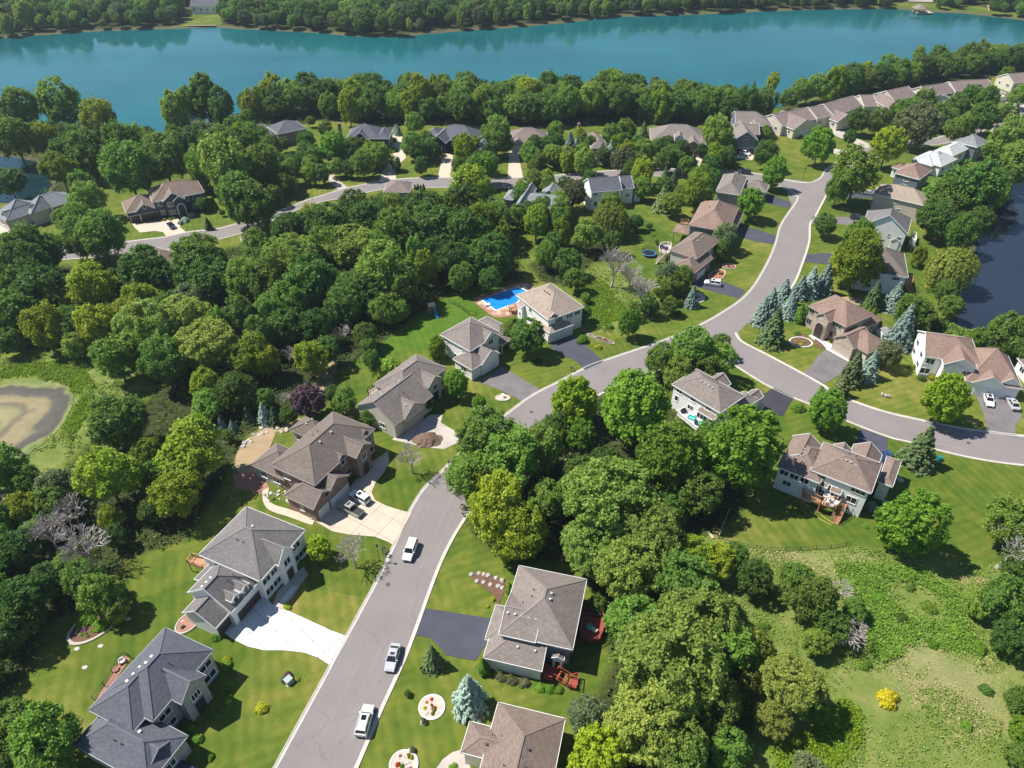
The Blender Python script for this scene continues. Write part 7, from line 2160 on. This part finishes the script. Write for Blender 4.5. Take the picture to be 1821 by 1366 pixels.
def grill(p, z, label):
    a = at(p, z)
    r = thing('barbecue', label, 'barbecue', (a.x, a.y, z), .4)
    MB().box(-.55, .55, -.3, .3, .1, .85).obj('cart', BLACKM, r)
    MB().lathe([(.3, .86), (.34, .95), (.3, 1.12), (.12, 1.2)], 10, sx=1.2).obj('lid', BLACKM, r)
grill(Q(ZR, 700,915), 2.6, 'black barbecue on the timber deck')
grill(Q(ZL, 410,850), 1.5, 'dark barbecue at the left end of the pale deck')
seat(Q(ZL, 540,960), 1.5, -.6, FAB_T, 1.6, 'teal-cushioned sofa on the pale deck')
seat(Q(ZL, 620,1040), 1.5, 1.0, FAB_D, .8, 'dark chair on the pale deck')
seat(Q(ZL, 700,1060), 1.5, -.6, FAB_T, 1.3, 'short teal-cushioned sofa at the far end of the pale deck')
table(Q(ZL, 555,920), 1.5, -.6, TRIM_W, 1.1, .8, .7, 'white table on the pale deck')
seat(Q(Z7, 270,620), 3.4, .5, FAB_P, 1.5, 'purple-cushioned sofa on the octagonal deck')
seat(Q(Z7, 350,640), 3.4, -1.2, FAB_P, .9, 'purple-cushioned chair on the octagonal deck')
table(Q(Z7, 315,650), 3.4, .3, BLACKM, .9, .9, .6, 'dark table on the octagonal deck')
seat(Q(ZA, 1460,965), 1.2, .8, FAB_T, .8, 'teal chair on the side red deck')
seat(Q(ZA, 1520,1000), 1.2, 2.4, FAB_W, .8, 'pale chair on the side red deck')
seat(Q(ZA, 1550,800), 1.2, 0, FAB_D, 1.0, 'grey bench at the far end of the side red deck')
# white lawn chairs
for k, (p, w) in enumerate((((1570, 704), 'left'), ((1577, 706), 'right'))):
    a = at(p)
    r = thing('lawn_chair', f'{w} one of two white slatted chairs on the lawn by the side street', 'chair', a, 2.6 + .3 * k, 'white lawn chairs')
    for i in range(5):
        MB().beam((-.3 + .15 * i, .28, .35), (-.3 + .15 * i, .55, 1.05), .12, .025).obj('slat', TRIM_W, r)
    MB().beam((0, -.35, .4), (0, .3, .32), .62, .04).obj('seat', TRIM_W, r)
    for s in (-1, 1):
        MB().beam((s * .38, -.4, .55), (s * .38, .4, .55), .13, .03).obj('armrest', TRIM_W, r)
        MB().box(s * .36 - .04, s * .36 + .04, -.4, -.32, 0, .55).obj('leg', TRIM_W, r); MB().box(s * .36 - .04, s * .36 + .04, .3, .38, 0, .55).obj('leg', TRIM_W, r)
# trampoline
a = at((1154, 454))
r = thing('trampoline', 'round blue-rimmed trampoline with dark safety net on the back lawn', 'trampoline', a)
MB().lathe([(1.75, .84), (2.15, .86), (2.2, .8), (1.75, .8)], 24).obj('pad', plain('tramp_blue', (0.03, 0.16, 0.34), .5), r)
MB().lathe([(.02, .82), (1.76, .82), (1.76, .81)], 24).obj('mat', BLACKM, r)
m = MB()
for k in range(6):
    t = 6.283 * k / 6
    m.tube([(2.1 * math.cos(t), 2.1 * math.sin(t), 0), (2.1 * math.cos(t), 2.1 * math.sin(t), 2.4)], .035, 6)
m.obj('net_pole', BLACKM, r)
m = MB()
for k in range(36):
    t = 6.283 * k / 36
    if 1 < k < 20: m.beam((2.08 * math.cos(t), 2.08 * math.sin(t), .86), (2.08 * math.cos(t), 2.08 * math.sin(t), 2.3), .09, .012)
m.obj('net', BLACKM, r)
# swimming pool
Pp = [at(p).xy for p in px(881,549, 860,532, 868,526, 920,511, 938,517, 945,528)]
pool_c = [at(p).xy for p in px(857,533, 921,511, 952,526, 882,552)]
pav = smooth_line([at(p).xy for p in px(842,534, 860,524, 922,504, 950,510, 958,540, 935,556, 905,563, 880,564, 862,552)], 1.0, True)
pr = thing('swimming_pool', 'rectangular swimming pool with bright blue cover and white coping', 'pool', (pool_c[0].x, pool_c[0].y, 0))
o2 = Vector((pool_c[0].x, pool_c[0].y))
m_, nt_, b__ = newmat('pool_blue'); b__.inputs['Base Color'].default_value = (0.012, 0.22, 0.62, 1); b__.inputs['Roughness'].default_value = .25
pc = [p - o2 for p in pool_c]
ctr = sum(pc, Vector((0, 0))) / len(pc)
MB().plan([ctr + (p - ctr) * 1.07 for p in pc], 0, .13).obj('coping', TRIM_W, pr)
MB().plan(pc, .0, .145).obj('cover', m_, pr)
bd = [at(p).xy - o2 for p in px(862,542, 871,541, 872,545, 863,546)]
MB().plan(bd, .45, .5).plan([bd[0], bd[1] * .3 + bd[0] * .7, bd[2] * .3 + bd[3] * .7, bd[3]], .1, .45).obj('diving_board', TRIM_W, pr)
root = tag(MB().plan(pav, -.05, .07).obj('pool_terrace', PAVER_RED), 'terrace of pink and tan pavers round the swimming pool', None, None, 'structure')
PAVS = [plain('paver_pink', (0.42, 0.27, 0.2), .85, 0, .2), plain('paver_tan', (0.48, 0.36, 0.26), .85, 0, .2), plain('paver_rust', (0.36, 0.2, 0.14), .85, 0, .2)]
rp_ = random.Random(2)
x0, x1 = min(p.x for p in pav), max(p.x for p in pav); y0, y1 = min(p.y for p in pav), max(p.y for p in pav)
pcov = [p for p in pool_c]
yy = y0
while yy < y1:
    xx = x0
    while xx < x1:
        q = [Vector((xx + .03, yy + .03)), Vector((xx + 1.27, yy + .03)), Vector((xx + 1.27, yy + 1.27)), Vector((xx + .03, yy + 1.27))]
        cxy = (xx + .65, yy + .65)
        if all(inside(pav, [v.x], [v.y])[0] for v in q) and not inside(pool_c, [cxy[0]], [cxy[1]])[0]:
            MB().plan(q, .06, .085 + rp_.uniform(0, .01)).obj('paver', rp_.choice(PAVS), root)
        xx += 1.3
    yy += 1.3
# playset with blue slide
a = at((768, 556))
r = thing('playset', 'wooden climbing frame with a blue slide at the wood edge', 'playset', a, .3)
for sx in (-1, 1):
    for sy in (-1, 1): MB().box(sx * .8 - .06, sx * .8 + .06, sy * .8 - .06, sy * .8 + .06, 0, 2.6).obj('post', WOOD_C, r)
MB().box(-.9, .9, -.9, .9, 1.3, 1.4).obj('platform', WOOD_C, r)
mb = MB(); mb.face([(-1, -1, 2.5), (1, -1, 2.5), (1, 0, 3.2), (-1, 0, 3.2)]); mb.face([(1, 1, 2.5), (-1, 1, 2.5), (-1, 0, 3.2), (1, 0, 3.2)]); mb.obj('roof', WOOD_P, r)
mb = MB(); SLB = plain('slide_blue', (0.02, 0.2, 0.5), .35)
for s in (-.3, .3): mb.beam((.6 + s, -.8, 1.5), (.9 + s, -3.4, .25), .05, .22)
mb.beam((.6, -.8, 1.38), (.9, -3.4, .15), .6, .04); mb.obj('slide', SLB, r)
# dirt pile
a = at((760, 783))
m = MB(); rd = random.Random(5); n = 22
rings = [(2.6, 0), (2.1, .35), (1.5, .8), (.9, 1.15), (.35, 1.35)]
for rr_, zz in rings:
    for k in range(n):
        t = 6.283 * k / n; q = rr_ * (1 + rd.uniform(-.12, .12))
        m.v.append((1.25 * q * math.cos(t), .95 * q * math.sin(t), max(0, zz + rd.uniform(-.07, .07))))
for i in range(len(rings) - 1):
    for k in range(n): m.f.append((i * n + k, i * n + (k + 1) % n, (i + 1) * n + (k + 1) % n, (i + 1) * n + k)); m.mi.append(0); m.uv.append(None)
m.f.append(tuple(4 * n + k for k in range(n))); m.mi.append(0); m.uv.append(None)
o = m.obj('dirt_pile', paving('soil', (0.15, 0.1, 0.07), .25, 1.5, grain=7)); o.location = (a.x, a.y, .05)
tag(o, 'heap of brown dirt on the gravel-dusted driveway', 'dirt pile')
# garden beds
ROCK = [plain('rock_pale', (0.5, 0.47, 0.43), .9, 0, .2), plain('rock_grey', (0.34, 0.32, 0.3), .9, 0, .2), plain('rock_tan', (0.45, 0.37, 0.28), .9, 0, .2)]
def rockmesh(i):
    def mk():
        r_ = random.Random(i); m = MB(); k = 7
        for (rr_, zz) in ((.85, 0), (1, .35), (.8, .75), (.35, .95)):
            for j in range(k):
                t = 6.283 * j / k; q = rr_ * r_.uniform(.8, 1.15)
                m.v.append((q * math.cos(t), q * math.sin(t), zz * r_.uniform(.85, 1.1)))
        for a_ in range(3):
            for j in range(k): m.f.append((a_ * k + j, a_ * k + (j + 1) % k, (a_ + 1) * k + (j + 1) % k, (a_ + 1) * k + j)); m.mi.append(0); m.uv.append(None)
        m.f.append(tuple(3 * k + j for j in range(k))); m.mi.append(0); m.uv.append(None)
        return m.mesh('stone', ROCK[i % 3])
    return cached(('rock', i), mk)
def rocks(parent, pts, r0, r1, seed=1):
    r_ = random.Random(seed)
    for p in pts:
        o = link('stone', rockmesh(r_.randrange(6)), parent)
        s = r_.uniform(r0, r1)
        o.location = (p[0], p[1], .02); o.scale = (s * r_.uniform(.9, 1.3), s, s * .75); o.rotation_euler = (0, 0, r_.uniform(0, 6))
def bed(label, p, rx, ry, rot, edge, mulch, stones=0, flowers=(), group=None):
    a = at(p)
    r = thing('flower_bed', label, 'flower bed', a, rot, group)
    n = 28
    m = MB(); m.plan([Vector((rx * math.cos(6.283 * k / n), ry * math.sin(6.283 * k / n))) for k in range(n)], -.02, .12); m.obj('soil', mulch, r)
    m = MB()
    for k in range(n):
        t0, t1 = 6.283 * k / n, 6.283 * (k + 1) / n
        P_ = lambda s, t, z: (rx * s * math.cos(t), ry * s * math.sin(t), z)
        m.face([P_(1.0, t0, .2), P_(1.14, t0, .2), P_(1.14, t1, .2), P_(1.0, t1, .2)]); m.face([P_(1.14, t0, 0), P_(1.14, t1, 0), P_(1.14, t1, .2), P_(1.14, t0, .2)]); m.face([P_(1.0, t1, 0), P_(1.0, t0, 0), P_(1.0, t0, .2), P_(1.0, t1, .2)])
    m.obj('edging', edge, r)
    r_ = random.Random(int(p[0]))
    if stones: rocks(r, [(rx * .8 * math.cos(t) * q, ry * .8 * math.sin(t) * q) for t, q in ((r_.uniform(0, 6.28), r_.uniform(.2, 1)) for _ in range(stones))], .12, .26, int(p[0]))
    for i, mt in enumerate(flowers):
        t, q = r_.uniform(0, 6.28), r_.uniform(.15, .75)
        c = link('plant', r_.choice(PROTO['shrub']), r); c.location = (rx * q * math.cos(t), ry * q * math.sin(t), .1)
        s = r_.uniform(.28, .48); c.scale = (s, s, s); c.material_slots[0].link = 'OBJECT'; c.material_slots[0].material = mt
L_RED = leafmat('flower_red', (0.13, 0.018, 0.012), (0.26, 0.05, 0.03)); L_ORG = leafmat('flower_orange', (0.16, 0.06, 0.012), (0.28, 0.13, 0.025))
CHIP = paving('stone_chip', (0.52, 0.42, 0.34), .2, 2.0, grain=6)
bed('round bed with white stone rim left of the pale blue spruce', (768, 1258), 1.75, 1.75, 0, TRIM_W, CHIP, 26, (L_ASH, L_MAPLE, L_RED, L_ORG, L_OLV, L_RED, L_YEL))
bed('round flower bed with white rim cut by the bottom edge', (718, 1360), 1.8, 1.8, 0, TRIM_W, CHIP, 22, (L_MAPLE, L_RED, L_PINK, L_ASH, L_RED, L_YEL))
bed('oval mulch bed with pale kerb before the stone house', (1424, 609), 2.6, 2.1, 0, CONC_WHITE, BED_MULCH, 0, ())
bed('brick-red flower bed with pale border at the grey house corner', (335, 1107), 1.5, 2.1, -.5, CONC_OLD, PAVER_RED, 2, (L_OLV,))
bed('gravel ring bed with a birdbath by the street bend', (894, 708), 1.6, 1.1, 0, CONC_OLD, CHIP, 14, ())
bed('mulch ring under the small maple by the bend', (852, 723), 1.3, 1.1, 0, CONC_OLD, BED_MULCH, 0, ())
bed('small mulch bed with a boulder ring under the broad spruce', (1646, 832), 1.8, 1.2, .4, CONC_OLD, BED_MULCH, 6, (L_YEL, L_YEL))
bed('stone-ringed bed in the corner of the red-mulched yard', (1296, 474), 1.9, 1.5, 0, ROCK[2], BED_MULCH, 10, (L_ORG, L_RED))
bed('red mulch bed with boulders beside the shaded walk', (1275, 490), 3.6, 1.8, .9, ROCK[2], paving('mulch_red', (0.3, 0.1, 0.05), .25, 1.4, grain=6), 16, (L_ORG, L_ASH))
bed('rocky bed with pale stones under the blue spruce by the lot', (1242, 530), 1.6, 2.4, -.2, ROCK[0], CHIP, 16, (L_BLUE, L_YEL))
bed('rocky perennial bed along the mown verge', (1068, 603), 3.6, .8, -.6, ROCK[1], BED_MULCH, 14, (L_ORG, L_OLV, L_BLUE, L_YEL))
a = at((894, 707)); r = thing('birdbath', 'white stone birdbath in the gravel ring bed', 'birdbath', a)
MB().lathe([(.22, 0), (.18, .1), (.08, .2), (.07, .7), (.12, .78)], 10).obj('pedestal', TRIM_W, r); MB().lathe([(.1, .78), (.38, .9), (.4, .95), (.34, .93), (.05, .86)], 12).obj('basin', TRIM_W, r)
# boulder walls north of the grey-brown house
for (pts, lb) in ((px(838,1022, 852,1020, 868,1024, 882,1028, 893,1033), 'upper row of pale boulders edging the raised bed'), (px(848,1034, 860,1036, 872,1040, 886,1043, 893,1046), 'lower row of pale boulders edging the raised bed')):
    Q_ = smooth_line(ground(pts), .75)
    r = thing('boulder_wall', lb, 'stone wall', (Q_[0].x, Q_[0].y, 0), 0, 'boulder walls')
    rocks(r, [(q.x - Q_[0].x, q.y - Q_[0].y) for q in Q_], .38, .55, len(lb))
drive(px(836,1020, 893,1030, 898,1050, 893,1062, 885,1078, 880,1060, 846,1036), BED_MULCH, 'mulched planting strip beside the grey-brown house', 'path', 1.0)
Q_ = smooth_line(ground(px(478,885, 496,868, 505,884, 522,898, 545,910, 556,916)), 1.1)
r = thing('rock_garden', 'pale rock garden along the side of the brick house', 'rock garden', (Q_[0].x, Q_[0].y, 0))
rr_ = random.Random(3)
rocks(r, [(q.x - Q_[0].x + rr_.uniform(-1, 1), q.y - Q_[0].y + rr_.uniform(-1, 1)) for q in Q_ for _ in range(4)], .2, .45, 4)
for q in Q_[::2]:
    c = link('plant', rr_.choice(PROTO['shrub']), r); c.location = (q.x - Q_[0].x + rr_.uniform(-1, 1), q.y - Q_[0].y + rr_.uniform(-1, 1), 0); s = rr_.uniform(.4, .8); c.scale = (s, s, s)
    c.material_slots[0].link = 'OBJECT'; c.material_slots[0].material = rr_.choice([L_MAPLE, L_YEL, L_SILV])
Q_ = ground(px(465,760, 480,758, 495,762, 470,772, 455,775, 445,785, 432,792, 505,770, 515,766))
r = thing('rock_garden', 'boulders and shrubs edging the sandy patio', 'rock garden', (Q_[0].x, Q_[0].y, 0))
rocks(r, [(q.x - Q_[0].x + rr_.uniform(-.8, .8), q.y - Q_[0].y + rr_.uniform(-.6, .6)) for q in Q_ for _ in range(3)], .3, .6, 9)
drive(px(1420,590, 1436,600, 1425,602, 1412,596), BED_MULCH, 'mulched strip below the stone house', 'path')
drive(px(1444,612, 1450,618, 1470,621, 1462,612, 1450,603), BED_MULCH, 'mulched corner bed beside the white walk', 'path')
# stump planters on the front lawn
for p, lb in (((753, 1285), 'tree-stump planter below the round stone bed'), ((732, 1335), 'tree-stump planter near the bottom edge')):
    a = at(p); r = thing('stump_planter', lb, 'planter', a, 0, 'stump planters')
    MB().lathe([(.5, 0), (.44, .15), (.4, .5), (.42, .62)], 10).obj('stump', ROCK[2], r)
    c = link('plant', PROTO['shrub'][0], r); c.location = (0, 0, .5); c.scale = (.55, .55, .6); c.material_slots[0].link = 'OBJECT'; c.material_slots[0].material = L_OLV
# hose on the lawn
pts = [at(p) for p in ZR(385,905, 455,955, 530,1050, 600,1160, 720,1235, 830,1285, 850,1270, 760,1210, 680,1140, 600,1080, 530,1040)]
mb = MB(); mb.tube([(p.x, p.y, .08) for p in smooth_line(pts, .6)], .045, 5)
tag(mb.obj('garden_hose', plain('hose_yellow', (0.62, 0.5, 0.1), .5)), 'yellow garden hose looped on the lawn below the deck', 'hose')
# gate frame, plank, odds and ends
a, b_ = at((1277, 958)), at((1296, 910))
r = thing('gate_frame', 'low timber frame with white mesh at the lawn edge', 'gate', a, math.atan2(b_.y - a.y, b_.x - a.x))
L = (b_ - a).length
for t in (0, .5): MB().box(L * t - .06, L * t + .06, -.06, .06, 0, 1.2).obj('post', WOOD_P, r)
MB().beam((0, 0, 1.15), (L * .5, 0, 1.15), .09, .09).beam((0, 0, .2), (L * .5, 0, .2), .08, .08).obj('rail', WOOD_P, r)
m = MB()
for k in range(7): m.beam((L * .5 * k / 6, .06, .2), (L * .5 * k / 6, .06, 1.15), .03, .03)
for k in range(4): m.beam((0, .06, .3 + .25 * k), (L * .5, .06, .3 + .25 * k), .03, .03)
m.obj('mesh_panel', TRIM_W, r)
MB().beam((L * .5, 0, .1), (L, 0, 1.2), .12, .1).obj('brace', WOOD_C, r)
a, b_ = at((1260, 946)), at((1268, 958))
o = MB().beam((0, 0, .15), (b_.x - a.x, b_.y - a.y, .15), .5, .14).obj('plank', WOOD_P); o.location = a; tag(o, 'pale wooden plank lying left of the gate frame', 'plank')
RED = plain('red_plastic', (0.4, 0.03, 0.025), .4)
def barrow(p, label, rot):
    a = at(p); r = thing('wheelbarrow', label, 'wheelbarrow', a, rot)
    mb = MB(); mb.lathe([(.25, .3), (.6, .62), (.55, .6), (.2, .34)], 8, sx=1.3); mb.obj('tray', RED, r)
    for s in (-1, 1): MB().tube([(-.9, s * .25, .7), (.2, s * .22, .35), (.75, 0, .22)], .03, 5).obj('handle', BLACKM, r)
    w = link('wheel', wheel_parts()[0], r); w.location = (.75, 0, .22); w.scale = (.62, .5, .62)
barrow((573, 907), 'red wheelbarrow by the brick garage corner', .8); barrow((725, 756), 'red wheelbarrow by the dirt pile garage', .3)
def bin_(p, mat, label, h=1.05):
    a = at(p); r = thing('wheelie_bin', label, 'bin', a, .4)
    MB().box(-.28, .28, -.33, .33, .05, h - .1).obj('bin_body', mat, r); MB().box(-.31, .31, -.36, .36, h - .1, h).obj('lid', mat, r)
    for s in (-1, 1):
        w = link('wheel', wheel_parts()[0], r); w.location = (s * .25, .3, .12); w.rotation_euler = (0, 0, 1.57); w.scale = (.35, .35, .35)
bin_((1787, 699), plain('bin_teal', (0.01, 0.3, 0.36), .4), 'turquoise wheeled bin between the garage doors'); bin_((1783, 698), PLASTIC, 'black wheeled bin beside the turquoise one')
# iron fences
def fence(pts, h, mat, label, step=2.2, pick=.16, smooth=True):
    Q_ = smooth_line(ground(pts), 1.0) if smooth else ground(pts)
    o_ = Q_[0]
    r = thing('fence', label, 'fence', (o_.x, o_.y, 0))
    d = 0.0; pos = []
    for i in range(len(Q_) - 1):
        L = (Q_[i + 1] - Q_[i]).length
        n = max(1, int(L / pick))
        pos += [Q_[i].lerp(Q_[i + 1], j / n) for j in range(n)]
    pos.append(Q_[-1])
    acc = 0
    k = max(1, int(step / pick))
    for i in range(0, len(pos), k):
        q = pos[i] - o_
        MB().box(q.x - .04, q.x + .04, q.y - .04, q.y + .04, 0, h + .08).obj('post', mat, r)
    for zz in (h - .1, .2):
        m = MB()
        for i in range(0, len(pos) - 1, 6):
            a_, b2 = pos[i] - o_, pos[min(i + 6, len(pos) - 1)] - o_
            m.beam((*a_, zz), (*b2, zz), .04, .05)
        m.obj('rail', mat, r)
    m = MB()
    for q in pos[::2]:
        q = q - o_; m.box(q.x - .012, q.x + .012, q.y - .012, q.y + .012, .12, h)
    o = m.obj('pickets', mat, r); o['kind'] = 'stuff'
fence(px(167,1245, 190,1215, 205,1190, 222,1164, 234,1172), 1.2, BLACKM, 'black iron fence round the patio behind the slate-roofed house')
fence(px(798,538, 815,546, 835,560, 850,563), 1.3, BLACKM, 'dark iron fence between the lawn and the pool terrace')
fence(px(1290,966, 1330,974, 1380,980, 1430,978, 1480,975, 1520,968), 1.0, BLACKM, 'thin dark fence between the lawn and the meadow', 2.4, .3)
drive(px(214,1175, 222,1166, 232,1172, 205,1210, 180,1240, 172,1244), PAVER_RED, 'narrow patio strip behind the slate-roofed house', 'path')
seat((218, 1178), .1, .6, FAB_W, .8, 'white chair on the narrow patio behind the slate-roofed house')
a = at((207, 1192)); r = thing('fire_bowl', 'rust-coloured fire bowl on the narrow patio', 'fire bowl', (a.x, a.y, .06)); MB().lathe([(.35, 0), (.5, .3), (.46, .32), (.1, .2)], 10).obj('bowl', PAVER_RED, r)
# half-hidden woodshed and garden details
a = at((1567, 596)); r = thing('playhouse', 'small pale playhouse behind the stone house garage', 'playhouse', a, .4)
MB().box(-1, 1, -1.1, 1.1, 0, 1.6).obj('wall', TRIM_W, r); mb = MB(); mb.face([(-1.2, -1.3, 1.55), (1.2, -1.3, 1.55), (1.2, 0, 2.3), (-1.2, 0, 2.3)]); mb.face([(1.2, 1.3, 1.55), (-1.2, 1.3, 1.55), (-1.2, 0, 2.3), (1.2, 0, 2.3)]); mb.obj('roof', SH_PALE, r)
# stepping boulders on the left lawn
for p, lb in (((228, 1101), 'flat pale stone on the lawn below the flower island'), ((179, 1149), 'flat pale stone on the left back lawn, larger'), ((151, 1187), 'flat pale stone on the left back lawn near the tree shadow'), ((137, 1154), 'small flat pale stone at the tree shadow')):
    a = at(p); o = link('garden_stone', rockmesh(3)); o.location = a; o.scale = (.45, .35, .12); tag(o, lb, 'stone', 'garden stones')
bed('island flower bed with stone edge on the left lawn', (172, 1108), 4.2, 2.6, .9, CONC_OLD, BED_MULCH, 4, (L_LUSH, L_MAPLE, L_LUSH, L_YEL, L_MAPLE, L_LUSH, L_ASH))
# gazebo dock on the far shore
a, b_ = at(Q(T03, 1055, 88)), at(Q(T03, 1168, 88))
r = thing('boat_dock', 'timber dock with a shelter roof on the far shore', 'dock', a)
L = (b_ - a).length
MB().box(0, L, -3, 5, .0, .25).obj('platform', WOOD_P, r)
mb = MB(); mb.lathe([(5.5, 2.6), (.2, 5.2)], 6, (L * .25, 2, 0)); mb.obj('roof', SH_TAN, r)
for k in range(6):
    t = 6.283 * k / 6; MB().box(L * .25 + 4.6 * math.cos(t) - .12, L * .25 + 4.6 * math.cos(t) + .12, 2 + 4.6 * math.sin(t) - .12, 2 + 4.6 * math.sin(t) + .12, .25, 2.7).obj('post', WOOD_P, r)
for k in range(5): MB().box(L * k / 4 - .12, L * k / 4 + .12, -2.9, -2.66, -2.2, 0).obj('pile', WOOD_P, r)
drive(T03(980, 5, 1180, 2, 1180, 14, 980, 10), CONC_OLD, 'pale parking strip on the far shore', 'path')
drive(T03(1560, 35, 1610, 42, 1600, 78, 1570, 76), SAND, 'sandy landing on the far shore', 'path')
drive(T00(1310, 178, 1520, 176, 1515, 181, 1310, 183), paving('shore_sand', (0.3, 0.23, 0.15), .2, .4), 'narrow beach at the foot of the far lawn', 'path')

for o in list(bpy.data.objects):
    if o.type == 'EMPTY' and not o.children and not o.parent: bpy.data.objects.remove(o)
print('objects', len(S.objects), 'trees', len(PLANTED), 'rest', len(REST), 'far', len(far))

# ------------------------------------------------------------------ summer haze over the lake and the far shore
hm = bpy.data.materials.new('air')
hm.use_nodes = True
hm.node_tree.nodes.clear()
ho = hm.node_tree.nodes.new('ShaderNodeOutputMaterial')
hv = hm.node_tree.nodes.new('ShaderNodeVolumePrincipled')
hv.inputs['Color'].default_value = (0.72, 0.86, 1.0, 1)
hv.inputs['Density'].default_value = 0.00011
hv.inputs['Anisotropy'].default_value = 0.2
hm.node_tree.links.new(hv.outputs[0], ho.inputs['Volume'])
hz = MB().box(-3200, 3200, -260, 4200, -4.0, EYE_H + 6).obj('haze', hm)
tag(hz, 'thin summer haze', None, None, 'stuff')
